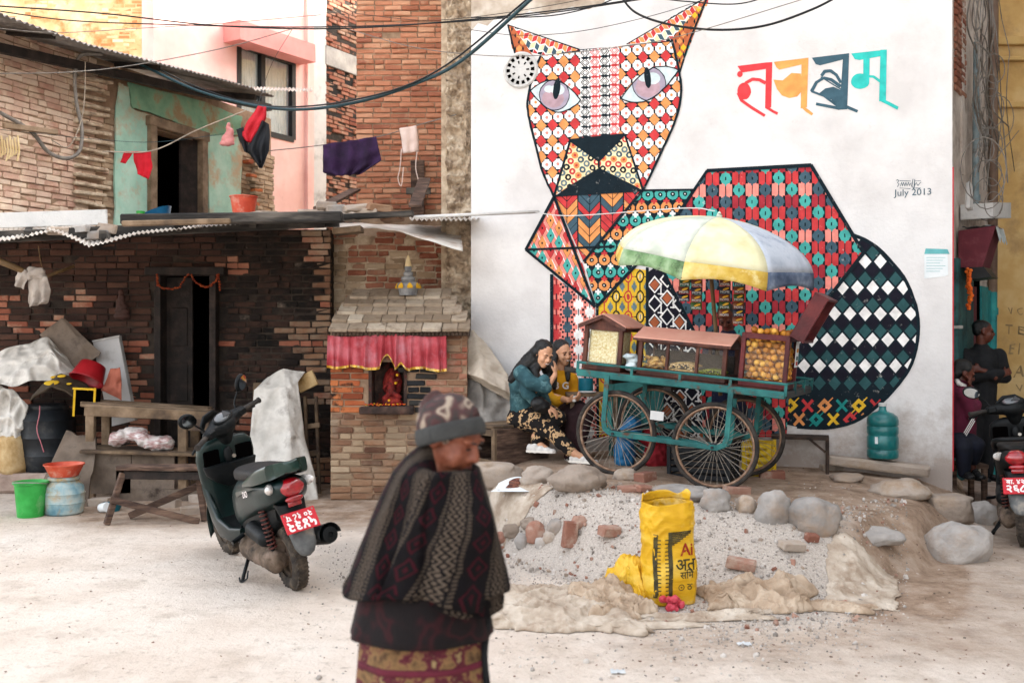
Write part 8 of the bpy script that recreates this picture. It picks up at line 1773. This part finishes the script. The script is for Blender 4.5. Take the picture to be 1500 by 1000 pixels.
mat('panel_white_board', '#b9b8b8', '#cccbca', scale=3, rough=.7, bump=.15, dirt='#8d8782', dscale=3, dlo=.55, dhi=.75); mat('steel_edge', '#8c8a88', '#a9a7a4', scale=9, rough=.4, metal=.5); mat('sandstone', '#a08458', '#b59a70', '#c4ae88', scale=8, rough=.95, bump=.9, bscale=30); mat('spotted_cloth', '#3d342b', '#4f4437', '#5f5344', scale=4, rough=.9, bump=.4); mat('yellow_spot', '#c9a21c', '#d8b63a', scale=9, rough=.9)
LZ = .2
mb = MB(); mb.box((P(95, 0, 10.35).x, 10.42, LZ / 2), (2.6, .66, LZ), bev=.03, jit=.012); mb.build('stone_ledge', 'step_stone', label='low worn stone ledge along the foot of the brick hut', cat='ledge')
dr = P(70, 680, 10.42); dr.z = LZ; drum = thing('plastic_drum', 'black plastic storage drum on the ledge beside the hut wall', 'drum', tuple(dr)); mb = MB()
mb.lathe([(.235, 0), (.25, .02), (.262, .16), (.268, .165), (.262, .18), (.272, .34), (.28, .35), (.274, .37), (.27, .52), (.276, .53), (.262, .55), (.215, .62), (.19, .64)], None, 36); mb.build('body', 'drum_black', drum, smooth=35)
mb = MB(); mb.lathe([(.2, .635), (.205, .645), (.205, .675), (.19, .69), (.02, .695)], None, 32); mb.build('lid', 'drum_black', drum, smooth=35)
mat('pink_string', '#b06a72', '#c98890', scale=9, rough=.8); mb = MB(); mb.tube(spline([dr + Vector((.03, -.24, .69)), dr + Vector((.05, -.29, .6)), dr + Vector((.03, -.3, .45)), dr + Vector((.07, -.29, .3)), dr + Vector((.09, -.28, .22))]), .005, 6); mb.build('string', 'pink_string', label='pink string hanging down the black drum', cat='string')
mb = MB(); g_ = P(19, 687, 10.25); g_.z = LZ; mb.lathe([(.15, 0), (.165, .05), (.15, .2), (.12, .36), (.09, .38)], g_, 16)
for v in mb.v: v += Vector((.02 * noise.noise(v * 7), .02 * noise.noise(v * 7 + Vector((3, 3, 3))), .015 * noise.noise(v * 5)))
mb.build('stone_post', 'sandstone', label='squat rough yellow stone post beside the black drum', cat='stone', smooth=True)
draped('white_sacking', 'white plastic sacking bunched under the tarpaulin left of the drum', 'sacking', [[(-20, 560), (18, 570), (42, 590)], [(-20, 600), (14, 610), (36, 625)], [(-20, 650), (10, 640), (34, 640)]], [[10.3, 10.2, 10.25]] * 3, 26, 30, 'tarp_white', .1, .12)
draped('tarpaulin', 'white plastic tarpaulin thrown over the heap left of the doorway', 'tarpaulin', [[(-30, 525), (20, 508), (70, 494), (98, 520)], [(-30, 545), (20, 535), (75, 520), (112, 545)], [(-30, 562), (15, 566), (62, 556), (118, 562)]], [[10.55, 10.5, 10.5, 10.5], [10.3, 10.25, 10.2, 10.3], [10.15, 10.1, 10.1, 10.2]], 50, 36, 'tarp_white', .07, .16)
draped('tarpaulin', 'stiff grey brown tarpaulin peaked behind the white one', 'tarpaulin', [[(58, 490), (90, 466), (96, 468)], [(75, 510), (110, 490), (128, 498)], [(95, 530), (125, 518), (148, 516)], [(105, 545), (128, 532), (146, 520)]], [[10.6, 10.6, 10.6], [10.5, 10.5, 10.5], [10.4, 10.42, 10.45], [10.4, 10.4, 10.4]], 30, 30, 'board_brown', .03, .2)
pnl = thing('white_panel', 'dirty white framed panel leaning on the hut wall left of the doorway', 'panel', tuple(P(170, 640, 10.5))); mb = MB(); q = [P(136, 500, 10.6), P(176, 492, 10.66), P(200, 615, 10.35), P(160, 625, 10.3)]; mb.prism(q, (0, .02, 0)); mb.build('sheet', 'panel_white_board', pnl, w=True)  # plain white framed panel, no writing board
for a, c in ((0, 1), (1, 2)):
    mb = MB(); mb.bar(q[a] + Vector((0, -.01, 0)), q[c] + Vector((0, -.01, 0)), .025, .02); mb.build('frame_strip', 'steel_edge', pnl, w=True)
rt_ = P(132, 545, 10.12); mb = MB(); M_ = Matrix.Translation(rt_) @ Euler((R(25), R(195), 0)).to_matrix().to_4x4(); mb.lathe([(.12, -.09), (.13, -.08), (.165, .08), (.175, .085), (.175, .095), (.16, .09), (.115, -.07)], M_, 28); mb.build('red_tub', 'tub_red', label='upturned dark red plastic tub on the heap by the tarpaulins', cat='tub', smooth=35)
mb = MB(); c0 = P(88, 565, 10.05); mb.grid(lambda u, v: c0 + Vector(((u - .5) * .5, (v - .5) * .22 - .03 * math.sin(u * 5), .06 * math.sin(u * 3.1) - .12 * (v - .5) * -1 - .09 * abs(u - .45) * 2 + .02 * noise.noise((u * 5, v * 5, 0)))), 20, 12); sc_ = mb.build('spotted_mat', 'spotted_cloth', label='brown mat with yellow spots folded over the black drum', cat='mat', smooth=True, thick=.02)
for du, dv, r_ in ((.4, .25, .055), (.5, .75, .032), (.32, .85, .025), (.7, .5, .02)):
    mb = MB(); pb = c0 + Vector(((du - .5) * .5, (dv - .5) * .22 - .02, .06 * math.sin(du * 3.1) + .12 * (dv - .5) - .09 * abs(du - .45) * 2 + .018)) - LOC[sc_.name]; mb.ell(pb, (r_ * 1.4, r_, .008), (.45, 0, 0), 14, 6); mb.build('yellow_spot', 'yellow_spot', sc_, smooth=True)
mat('salmon_cloth', '#9a5a48', '#b06f5c', scale=6, rough=.85, bump=.4); draped('salmon_cloth', 'salmon coloured cloth tucked beside the red tub', 'cloth', [[(162, 540), (176, 538)], [(152, 565), (178, 556)], [(148, 572), (178, 585)]], [[10.1, 10.1]] * 3, 14, 18, 'salmon_cloth', .04, .08)
bx_ = thing('painted_box', 'small box with yellow and dark painted frame on the trestle end', 'box', tuple(P(130, 605, 10.0))); p_ = P(128, 588, 9.95); mb = MB(); mb.box(p_, (.22, .12, .26), (0, .05, .1), bev=.005); mb.build('body', 'void_black', bx_, w=True)
for dx, dz, sx_, sz_ in ((-.1, 0, .02, .28), (.1, 0, .02, .28), (0, .13, .22, .02)): mb = MB(); mb.box(p_ + Vector((dx, -.07, dz)), (sx_, .015, sz_), (0, .05, .1)); mb.build('yellow_strip', 'yellow_spot', bx_, w=True)
# trestle table with shelf
tt = thing('trestle_table', 'rough plank trestle table with a cluttered lower shelf before the hut', 'table', tuple(P(205, 700, 9.8))); 
def tp(px, py, Y): return P(px, py, Y)
for k_ in range(3): mb = MB(); mb.bar(tp(122, 586 + k_ * 3.2, 10.1 - k_ * .16), tp(308, 598 + k_ * 3.2, 10.1 - k_ * .16), .15, .03, bev=.006); mb.build('top_plank', 'wood_grey', tt, w=True)
mb = MB(); mb.bar(tp(124, 602, 9.7), tp(308, 610, 9.7), .03, .09, bev=.005); mb.build('apron', 'wood_grey', tt, w=True)
for px in (133, 268):
    for Y_ in (9.72, 10.1):
        a = tp(px, 604, 9.72); a.y = Y_; mb = MB(); mb.bar(a, Vector((a.x, Y_, .0)), .085, .06, bev=.006); mb.build('leg', 'wood_grey', tt, w=True)
mb = MB(); mb.bar(tp(132, 657, 9.8), tp(300, 662, 9.8), .5, .03, up=(0, 0, 1), bev=.005); mb.build('shelf_plank', 'wood_grey', tt, w=True)
mb = MB(); mb.prism([tp(276, 612, 9.68), tp(306, 616, 9.68), tp(304, 632, 9.68), tp(276, 630, 9.68)], (0, .02, 0)); mb.build('corner_board', 'wood_grey', tt, w=True)
for (x0, x1, y0, y1) in ((133, 192, 660, 722), (193, 256, 660, 680), (170, 256, 682, 716), (172, 308, 716, 738)):
    mb = MB(); Y_ = 9.66; mb.prism([tp(x0, y0, Y_), tp(x1, y0 + 1, Y_), tp(x1 - 1, y1, Y_), tp(x0, y1 + 1, Y_)], (0, .025, 0)); mb.build('front_board', 'board_brown', tt, w=True)
mat('film_bundle', '#b5aeaa', '#cdc7c3', '#a88380', '#dcd8d5', scale=6, rough=.18, bump=.5, bscale=25, coat=.4, stretch=(1, 1, 4)); mb = MB(); c = tp(208, 640, 9.72)
for i in range(10): mb.ell(c + Vector((-.24 + i * .053, rnd(-.03, .03), -.02 + .05 * math.sin(i * .6) + rnd(-.01, .01))), (.07, .1, .075))
blob('wrapped_bundle', mb, 'film_bundle', voxel=.014, it=2, disp=.014, dsize=.05, label='bundle wrapped in clear plastic film on the lower trestle shelf', cat='bundle')
lb = thing('leaning_board', 'worn reddish grey board leaning against the trestle end', 'board', tuple(P(110, 735, 9.35))); mb = MB(); q = [(97, 630), (104, 632), (112, 638), (139, 636), (140, 662), (136, 690), (132, 700), (128, 744), (118, 744), (114, 700), (62, 705)]; mb.prism([P(x, y, 9.75 - (y - 630) / 115 * .42) for x, y in q], (0, .025, 0)); mb.build('sheet', 'board_brown', lb, w=True)
# broken bench with fallen rails
bb = thing('broken_bench', 'broken low wooden bench with fallen diagonal rail beside the scooter', 'bench', tuple(P(230, 760, 8.5)))
mb = MB(); mb.bar(P(176, 684, 8.55), P(302, 684, 8.55), .2, .035, bev=.006); mb.build('seat_plank', 'wood_old', bb, w=True); mb = MB(); mb.bar(P(182, 695, 8.5), P(300, 697, 8.5), .03, .07, bev=.005); mb.build('apron', 'wood_dark', bb, w=True)
for a, c in (((180, 692, 8.5), (156, 768, 8.42)), ((290, 692, 8.6), (300, 762, 8.6))): mb = MB(); mb.bar(P(*a), P(*c), .05, .05, bev=.006); mb.build('leg', 'wood_old', bb, w=True)
mb = MB(); mb.bar(P(162, 731, 8.43), P(292, 764, 8.5), .03, .055, bev=.005); mb.build('stretcher', 'wood_old', bb, w=True); mb = MB(); mb.bar(P(190, 755, 8.7), P(302, 706, 8.75), .06, .06, bev=.006); mb.build('fallen_rail', 'wood_old', bb, w=True)
for px, py, lab in ((250, 742, 'brick under the broken bench nearest its fallen rail'), (280, 752, 'brick under the broken bench nearest the scooter'), (146, 740, 'brick propping the front boards of the trestle'), (292, 735, 'brick beside the scooter floor under the trestle')): lbrick(px, py, lab, rot=(0, 0, rnd(-.4, .4)), m='boulder', dim=(.19, .1, .08))
mb = MB(); mb.lathe([(.04, 0), (.045, .08), (.042, .085)], Matrix.Translation(GP(148, 750) + Z * .04) @ Euler((R(80), 0, R(60))).to_matrix().to_4x4(), 14); mb.build('paper_cup', 'notice_paper', label='paper cup lying on its side by the trestle foot', cat='cup', smooth=40)
mb = MB(); mb.lathe([(.06, 0), (.09, .07), (.095, .075), (.085, .07), (.055, .008)], GP(165, 748), 18); mb.build('teal_bowl', 'teal_tin', label='small teal bowl under the broken bench', cat='bowl', smooth=40)
# buckets and pot
gb = P(45, 756, 8.85); gb.z = gh(gb.x, gb.y); gbk = thing('green_bucket', 'bright green plastic bucket standing on the pale ground', 'bucket', tuple(gb)); mb = MB(); mb.lathe([(.108, 0), (.112, .01), (.135, .29), (.15, .295), (.15, .31), (.14, .312), (.13, .29), (.105, .02), (.001, .015)], None, 32); mb.build('body', 'bucket_green', gbk, smooth=35)
mb = MB(); mb.tube([(.148 * math.cos(a), .148 * math.sin(a), .29 - .03 * math.sin(a)) for a in [math.pi * i / 14 + math.pi for i in range(15)]], .004, 6); mb.build('handle', 'steel_edge', gbk)
pb_ = P(94, 749, 9.0); pb_.z = gh(pb_.x, pb_.y); pot = thing('water_pot', 'faded blue and white round plastic water pot beside the green bucket', 'pot', tuple(pb_)); mb = MB(); mb.lathe([(.15, 0), (.165, .015), (.172, .1), (.178, .105), (.172, .115), (.176, .18), (.18, .19), (.172, .2), (.165, .25), (.13, .29), (.12, .3), (.135, .31), (.135, .33), (.12, .335)], None, 32); mb.build('body', 'pot_blue', pot, smooth=35)
mb = MB(); mb.lathe([(.11, 0), (.12, .005), (.165, .1), (.175, .105), (.175, .115), (.165, .112), (.115, .02), (.001, .015)], pb_ + Z * .335, 30); mb.build('basin', 'tub_orange', label='orange red plastic basin sitting on the blue water pot', cat='basin', smooth=35)
# tall board wrapped in white sheet, with broken chair behind
draped('white_wrap', 'tall white plastic sheet wrapped round boards leaning between hut and scooter', 'sheet', [[(392, 552), (415, 540), (446, 545)], [(372, 572), (418, 566), (436, 560)], [(366, 640), (425, 640), (446, 640)], [(362, 700), (428, 700), (462, 700)], [(366, 735), (430, 738), (466, 736)]], [[10.2, 10.15, 10.2], [10.0, 9.95, 10.05], [9.85, 9.75, 9.95], [9.75, 9.65, 9.85], [9.7, 9.6, 9.8]], 36, 60, 'tarp_white', .05, .2)
mb = MB(); mb.bar(P(400, 560, 10.25), P(395, 735, 9.9), .4, .03, up=(0, 1, 0)); mb.build('plank_stack', 'wood_grey', label='planks standing inside the white plastic wrap', cat='planks')
ch_ = thing('broken_chair', 'broken wooden chair frame leaning beside the white wrapped boards', 'chair', tuple(P(455, 720, 10.2)))
for i, (a, c, w_) in enumerate((((436, 565), (462, 552), .16), ((447, 580), (452, 720), .05), ((463, 580), (468, 725), .05), ((447, 625), (468, 622), .05), ((449, 665), (468, 662), .06))): mb = MB(); mb.bar(P(*a, 10.2), P(*c, 10.15), .03, w_, bev=.005, up=(0, 1, 0) if i in (1, 2) else (0, 0, 1)); mb.build('rail' if i not in (1, 2) else 'post', 'wood_grey' if i else 'sandstone', ch_, w=True)
# hanging things under the eave
mat('rag_grey', '#8a8078', '#a39a91', '#b5aca3', scale=6, rough=.95, bump=.5, bscale=40); RAG = True
mb = MB(); mb.tube([P(-25, 372, 9.1), P(60, 408, 9.3)], [.032, .026], 8); mb.tube([P(60, 408, 9.3), P(108, 390, 9.6)], .017, 8); mb.build('pole', 'bamboo', label='bamboo pole hanging under the hut eave at far left', cat='pole', smooth=True)
mb = MB(); mb.tube(spline([P(56, 360, 9.2), P(60, 385, 9.28), P(66, 402, 9.3)]), .004, 5); mb.build('rope', 'bamboo', label='thin cord holding the bamboo pole to the hut eave', cat='cord')
mat('bag_brown', '#3d2a24', '#573b33', scale=6, rough=.8, bump=.3); mb = MB(); c = P(178, 445, HY - .09); 
for i in range(6): mb.ell(c + Vector((rnd(-.01, .01), 0, .12 - i * .05)), (.03 + .012 * i, .04, .04))
hbg = blob('hanging_bag', mb, 'bag_brown', voxel=.011, it=2, disp=.006, dsize=.04, label='small brown bag hanging on the dark brick wall left of the doorway', cat='bag')
def garland(name, label, pts, Y, r=.018, n=40, m='petal_orange', off=(0, 0, 0)):
    o = thing(name, label, 'garland', tuple(P(pts[0][0], pts[0][1], Y))); sp_ = spline([P(x, y, Y) for x, y in pts], 12); mb = MB()
    for i in range(n):
        k = i / (n - 1) * (len(sp_) - 1); j = min(int(k), len(sp_) - 2); p = sp_[j].lerp(sp_[j + 1], k - j) + Vector((rnd(-.006, .006), rnd(-.01, .01), rnd(-.006, .006))); mb.ell(p, (r * rnd(.8, 1.1), r, r * rnd(.7, 1)), (rnd(0, 3), 0, rnd(0, 3)), 7, 5)
    mb.build('marigolds', m, o, w=True, kind='stuff', smooth=True); mb = MB(); mb.tube(sp_, .003, 4); mb.build('string', 'bamboo', o, w=True); return o
mat('marigold_dry', '#6b2a14', '#8a3a1a', '#a0522a', scale=20, rough=.9, bump=.4)
garland('garland', 'dried orange flower garland strung across the dark hut doorway', [(230, 403), (232, 418), (246, 423), (262, 420), (276, 402), (290, 416), (304, 420), (316, 412), (320, 402), (322, 424)], HY - .16, .014, 60, 'marigold_dry')
garland('garland', 'orange marigold string hanging from the maroon awning', [(1416, 395), (1418, 420), (1420, 450), (1418, 447)], QW(1418, 420, .12).y, .02, 22); garland('garland', 'short orange marigold string beside the longer one under the awning', [(1422, 396), (1421, 415), (1423, 430), (1422, 440)], QW(1422, 420, .16).y, .02, 16)
# ------------------------------------------------------------------ things on the roofs
mb = MB(); mb.lathe([(.10, 0), (.13, .19), (.14, .195), (.14, .205), (.125, .2), (.09, .01)], P(357, 318, 9.9), 28); mb.build('orange_tub', 'tub_orange', label='orange red plastic tub standing on the hut roof', cat='tub', smooth=35)
jr = P(206, 329, 10.9); jar = thing('jar', 'small jar with green lid standing by the green doorway', 'jar', tuple(jr)); mb = MB(); mb.lathe([(.045, 0), (.05, .01), (.05, .1), (.04, .12)], None, 16); mb.build('glass_body', 'finial_cream', jar, smooth=35); mb = MB(); mb.lathe([(.044, .118), (.046, .145), (.04, .148)], None, 16); mb.build('lid', 'bucket_green', jar)
mb = MB(); mb.lathe([(.08, 0), (.17, .16), (.175, .165), (.16, .155), (.075, .01)], Matrix.Translation(P(237, 330, 11.2)) @ Euler((0, R(-22), 0)).to_matrix().to_4x4(), 24); mb.build('blue_basin', 'blue_plastic', label='blue plastic basin inside the upper green doorway', cat='basin', smooth=35)
RB = [(456, 313, 'brick'), (490, 308, 'x'), (520, 306, 'x'), (540, 312, 'x'), (478, 303, 'x'), (555, 306, 'x'), (575, 318, 'x'), (512, 318, 'x'), (88, 339, 'x'), (122, 336, 'x'), (160, 336, 'x'), (146, 345, 'x'), (392, 316, 'x'), (372, 317, 'x')]
RLB = ['dusty block at the left end of the row on the roof behind the timber', 'grey brick on the roof under the purple laundry', 'flat brick on the roof just right of the purple laundry', 'tilted brick lying on the roof beside the black board', 'top brick of the small pile under the purple laundry', 'brick on the roof under the white laundry', 'brick holding down the black roof board', 'pale broken brick at the end of the dark roof timber', 'cream block at the left of the bricks weighting the tin roof', 'dark brick second from left weighting the tin roof', 'mossy brick third from left weighting the tin roof', 'low brick under the others weighting the tin roof', 'flat stone beside the orange tub on the roof', 'thin flat stone in front of the orange tub']
for (px, py, _), lab in zip(RB, RLB):
    Y_ = 9.7 if px > 200 else 9.3; mb = MB(); mb.box(P(px, py, Y_), (rnd(.18, .26), .13, rnd(.06, .09)), (rnd(-.12, .12), rnd(-.15, .15), rnd(-.5, .5)), bev=.012, jit=.008); mb.build('brick', ('boulder', 'brick_dust', 'boulder_grey', 'brick_brown')[px % 4], label=lab, cat='brick', group='bricks on the tin roof')
for a, c, lab in (((608, 302, 10.6), (622, 262, 11.6), 'weathered grey plank propped up behind the white laundry'), ((468, 305, 10.5), (520, 278, 12.2), 'dark plank slanting up to the brick tower')):
    mb = MB(); mb.bar(P(*a), P(*c), .14, .03, bev=.004); mb.build('plank', 'wood_old', label=lab, cat='plank')
mb = MB(); mb.bar(P(595, 280, 11.9), P(631, 280, 11.9), .04, .08, bev=.004); mb.build('plank', 'timber_black', label='short dark plank nailed across the post on the roof', cat='plank')
mb = MB(); mb.tube([P(606, 318, 9.6), P(790, 310, 9.75)], .016, 8); mb.build('pole', 'concrete_pale', label='pale pole sticking out from the roof in front of the mural', cat='pole', smooth=True)
mb = MB(); mb.tube(spline([P(782, 311, 9.75), P(840, 316, 9.4), P(1000, 305, 8.6), P(1047, 309, 8.3)]), .005, 5); mb.build('rope', 'concrete_pale', label='white rope tied from the roof pole to the parasol tip', cat='rope', smooth=True)
for px, Y_ in ((20, 0), (30, 0)): pass
# ------------------------------------------------------------------ laundry and lines
mat('jersey_red', '#b01626', '#c92236', scale=5, rough=.85, bump=.3); mat('jacket_black', '#0f1218', '#191d25', scale=6, rough=.7, bump=.3); mat('jacket_red', '#b5182a', '#c92c3c', scale=6, rough=.7, bump=.3); mat('purple_cloth', '#24102f', '#331a40', '#432652', scale=5, rough=.85, bump=.3, dirt='#8a7a90', dscale=24, dlo=.7, dhi=.74); mat('pale_cloth', '#d2bcb2', '#dfcdc5', scale=6, rough=.85, bump=.3); mat('pink_bag', '#c07a78', '#d29490', scale=6, rough=.4, bump=.4)
def hang(name, label, cat, outline, Y, m, nu=16, nv=20, fold=.02, nf=6, parent=None):
    """cloth hung from a line: left/right edges given top to bottom in photo points"""
    L_, R_ = outline
    def fn(u, v):
        def s_(e): k = v * (len(e) - 1); i = min(int(k), len(e) - 2); t_ = k - i; return (e[i][0] + (e[i + 1][0] - e[i][0]) * t_, e[i][1] + (e[i + 1][1] - e[i][1]) * t_)
        a, c = s_(L_), s_(R_); p = P(a[0] + (c[0] - a[0]) * u, a[1] + (c[1] - a[1]) * u, Y); p.y += fold * math.sin(u * nf * math.pi + 2 * v) * (.3 + .7 * v) + fold * .8 * noise.noise((u * 4, v * 4, Y)); return p
    mb = MB(); mb.grid(fn, nu, nv); return mb.build(name, m, parent, label=label, cat=cat, smooth=True, thick=.006, **({'group': 'laundry on the lines'} if parent is None else {'w': True}))
rj = thing('jersey', 'small bright red jersey pegged to the line by the green doorway', 'laundry', tuple(P(207, 262, 11.5)), group='laundry on the lines')
hang('body', None, None, ([(195, 222), (196, 236), (200, 249), (201, 255)], [(221, 222), (222, 235), (224, 246), (218, 263)]), 11.5, 'jersey_red', 12, 14, .02, 5, rj); hang('sleeve', None, None, ([(182, 222), (176, 238)], [(196, 222), (184, 240)]), 11.5, 'jersey_red', 6, 6, .01, 3, rj)
jk = thing('jacket', 'red and black jacket hanging under the corner of the upper roof', 'laundry', tuple(P(372, 245, 11.2)), group='laundry on the lines')
hang('red_yoke', None, None, ([(378, 155), (362, 178), (352, 198), (362, 208)], [(390, 157), (390, 172), (380, 190), (368, 210)]), 11.2, 'jacket_red', 10, 16, .03, 4, jk); hang('black_body', None, None, ([(384, 176), (366, 205), (362, 222), (376, 240), (380, 246)], [(394, 182), (396, 200), (394, 222), (390, 234), (384, 246)]), 11.19, 'jacket_black', 12, 18, .04, 5, jk); hang('sleeve', None, None, ([(346, 190), (350, 205), (358, 222)], [(356, 186), (364, 208), (366, 226)]), 11.22, 'jacket_black', 8, 10, .03, 3, jk)
pc2 = hang('cloth', 'dark purple cloth hung wide over the line between the houses', 'laundry', ([(473, 212), (473, 235), (472, 252), (490, 258)], [(551, 200), (556, 222), (559, 236), (530, 255)]), 11.4, 'purple_cloth', 30, 20, .035, 7)
wc = thing('apron', 'small pale pink apron with trailing ties pegged near the brick tower', 'laundry', tuple(P(600, 270, 11.6)), group='laundry on the lines'); hang('body', None, None, ([(585, 188), (588, 205), (590, 225)], [(610, 184), (613, 205), (613, 222)]), 11.6, 'pale_cloth', 10, 12, .015, 4, wc)
for pts in ([(588, 218), (586, 245), (583, 262), (588, 272), (591, 245)], [(611, 222), (609, 245), (613, 265)]): mb = MB(); mb.tube(spline([P(x, y, 11.6) for x, y in pts]), .006, 5); mb.build('tie', 'pale_cloth', wc, w=True)
mb = MB(); c = P(335, 196, 11.4)
for i in range(7): mb.ell(c + Vector((rnd(-.02, .02), 0, .1 - i * .035)), (.02 + .012 * i, .04, .035))
blob('plastic_bag', mb, 'pink_bag', voxel=.012, it=2, disp=.008, dsize=.04, label='pink plastic bag hanging beside the green doorway', cat='bag')
rg = thing('hanging_rag', 'grey cloth rag knotted over a pole under the hut eave', 'rag', tuple(P(56, 452, 9.25)))
mb = MB()
for i in range(9): mb.ell(P(50 + rnd(-10, 12), 402 + rnd(-7, 8), 9.26 + rnd(-.03, .03)), (.07, .04, .035), (rnd(-.4, .4), rnd(-.8, .8), rnd(-.4, .4)))
blob('knot', mb, 'rag_grey', rg, voxel=.009, it=2, w=True, disp=.006, dsize=.03)
hang('tail', None, None, ([(42, 405), (41, 425), (40, 444), (42, 450)], [(70, 405), (73, 425), (70, 442), (66, 444)]), 9.24, 'rag_grey', 30, 16, .035, 4, rg); hang('tail', None, None, ([(30, 392), (22, 405), (20, 418)], [(44, 398), (40, 412), (36, 424)]), 9.22, 'rag_grey', 20, 12, .025, 3, rg)
mat('cable_black', '#101314', '#1d2224', scale=20, rough=.6, bump=0); mat('cable_teal', '#1f3a40', '#2f5058', scale=20, rough=.55, bump=0); mat('cable_grey', '#6b6660', '#8a847d', scale=20, rough=.7, bump=0); mat('rope_pale', '#9a8f82', '#b5aa9c', scale=20, rough=.9, bump=0)
def cable(label, pts, r=.008, m='cable_black', name='cable', k=10): mb = MB(); mb.tube(spline([P(*p) for p in pts], k), r, 6); return mb.build(name, m, label=label, cat='cable' if name == 'cable' else 'line', smooth=True, group='overhead cables' if name == 'cable' else 'washing lines')
cable('thickest dark cable sweeping from the old roof up over the cat mural', [(200, 92, 12.3), (290, 133, 11.9), (380, 156, 11.5), (450, 160, 11.0), (530, 148, 10.5), (610, 122, 10.0), (680, 86, 9.6), (790, -12, 9.0)], .018, 'cable_teal'); cable('second thick cable just above the thickest one across the brick tower', [(205, 88, 12.35), (300, 132, 11.9), (400, 156, 11.45), (520, 146, 10.5), (640, 104, 9.8), (786, -12, 9.05)], .009, 'cable_black')
cable('thin cable rising from far left to the pink house lintel', [(-20, 108, 10.2), (100, 106, 10.6), (200, 95, 11.2), (330, 70, 12), (430, 42, 12.5)], .006, 'cable_grey')
cable('long thin cable from far left top across to the right wall top', [(-20, 8, 9.5), (150, 20, 9.6), (320, 38, 9.7), (500, 42, 9.8), (700, 28, 9.5), (900, 4, 9.2), (960, -12, 9.1)], .007); cable('second long thin cable just below the uppermost one at left', [(-20, 14, 9.6), (100, 30, 9.7), (240, 36, 9.7), (450, 40, 9.8), (640, 34, 9.7), (800, 20, 9.4), (1000, -10, 9.2)], .006); cable('thin cable crossing the cat forehead', [(500, 40, 10.2), (600, 68, 9.9), (690, 80, 9.7), (780, 82, 9.5), (900, 70, 9.3), (1000, 52, 9.1), (1200, -8, 8.8)], .004, 'cable_grey')
cable('black cable drooping over the top of the mural between ears and lettering', [(905, -12, 9.3), (930, 18, 9.25), (980, 36, 9.15), (1050, 44, 9.05), (1120, 38, 8.95), (1190, 14, 8.85), (1240, -12, 8.8)], .011); cable('loose cable at the mural top left of the drooping one', [(690, 26, 9.75), (800, 24, 9.6), (870, 10, 9.45), (920, -6, 9.35), (1000, 2, 9.25), (1080, 6, 9.1), (1140, -10, 9.0)], .006)
cable('thin wire grazing the tops of the cat ears', [(690, 44, 9.7), (760, 52, 9.55), (850, 46, 9.4), (960, 22, 9.2), (1060, -10, 9.0)], .003); cable('faint wire from the brick tower to the top of the painted wall', [(520, 20, 11), (620, 30, 10.3), (720, 22, 9.8), (840, 2, 9.5), (880, -10, 9.4)], .003); cable('thin wire from far left along the old roof edge', [(-20, 40, 9.9), (80, 48, 10.3), (200, 42, 10.8), (330, 34, 11.2), (470, 22, 11)], .004, 'cable_grey'); cable('thin wire slanting down from the pink lintel to the jacket', [(430, 40, 12.4), (400, 90, 12), (385, 130, 11.6), (378, 156, 11.25)], .003)
cable('washing line carrying the purple cloth and pale apron', [(385, 222, 11.3), (470, 213, 11.4), (555, 200, 11.5), (610, 184, 11.6), (668, 168, 10.3)], .006, 'cable_grey', 'washing_line'); cable('white cord carrying the red jersey to the jacket', [(150, 222, 11.4), (222, 221, 11.5), (290, 190, 11.4), (360, 162, 11.25)], .007, 'rope_pale', 'washing_line'); cable('thin blue line across the green doorway', [(0, 190, 10.8), (140, 204, 11.3), (230, 208, 11.5), (345, 194, 11.5)], .003, 'cable_teal', 'washing_line')
cable('fat grey hose looping down the left brick wall', [(150, 80, 11.6), (118, 82, 11.5), (110, 110, 11.45), (112, 150, 11.45), (120, 190, 11.45), (116, 222, 11.4), (96, 232, 11.3), (70, 222, 11.2), (45, 192, 11.0), (0, 165, 10.7)], .022, 'cable_grey'); cable('thin wire hanging in a loop on the left brick wall', [(125, 90, 11.4), (124, 140, 11.4), (118, 180, 11.4), (100, 215, 11.3), (75, 205, 11.2)], .006, 'rope_pale')
mb = MB(); mb.bar(P(5, 184, 10.7), P(84, 194, 11.2), .06, .06, bev=.008); mb.build('wooden_arm', 'wood_grey', label='grey wooden arm jutting from the left brick wall', cat='beam')  # square timber arm fixed to the wall, no pole
mb = MB()
for k_ in range(9): mb.tube(spline([P(-6 + k_ * 4, 205 - (k_ % 3) * 3, 10.7), P(-4 + k_ * 4, 222, 10.7), P(-7 + k_ * 4, 236 - (k_ % 4) * 3, 10.7)], 4), .011, 5)
mb.build('drying_strips', 'finial_cream', label='bunch of pale strips hung to dry at far left', cat='strips', group=None)
random.seed(5)
mb = MB()
for k_ in range(15):
    x0 = rnd(1424, 1462); q = [QW(x0, -20, .25)]; n = 6
    for j in range(1, n): q.append(QW(x0 + (j / n) * rnd(-16, 40) + rnd(-8, 8), -20 + j * rnd(34, 62), rnd(.15, .4)))
    mb.tube(spline(q, 6), rnd(.004, .009), 5)
for k_ in range(12):
    c = QW(1450 + rnd(-10, 14), 150 + rnd(-60, 160), rnd(.2, .4)); r_ = rnd(.1, .3); mb.tube([c + Vector((r_ * math.cos(a) * .7, 0, r_ * math.sin(a))) for a in [2 * math.pi * i / 16 for i in range(16)]], .005, 5, closed=True)
mb.build('cable_tangle', ['cable_grey'], label='tangle of loose grey electric cables on the ochre corner', cat='cables', kind='stuff')
for s_ in list(bpy.data.scenes):
    if s_.name == 'scratch': bpy.data.scenes.remove(s_)
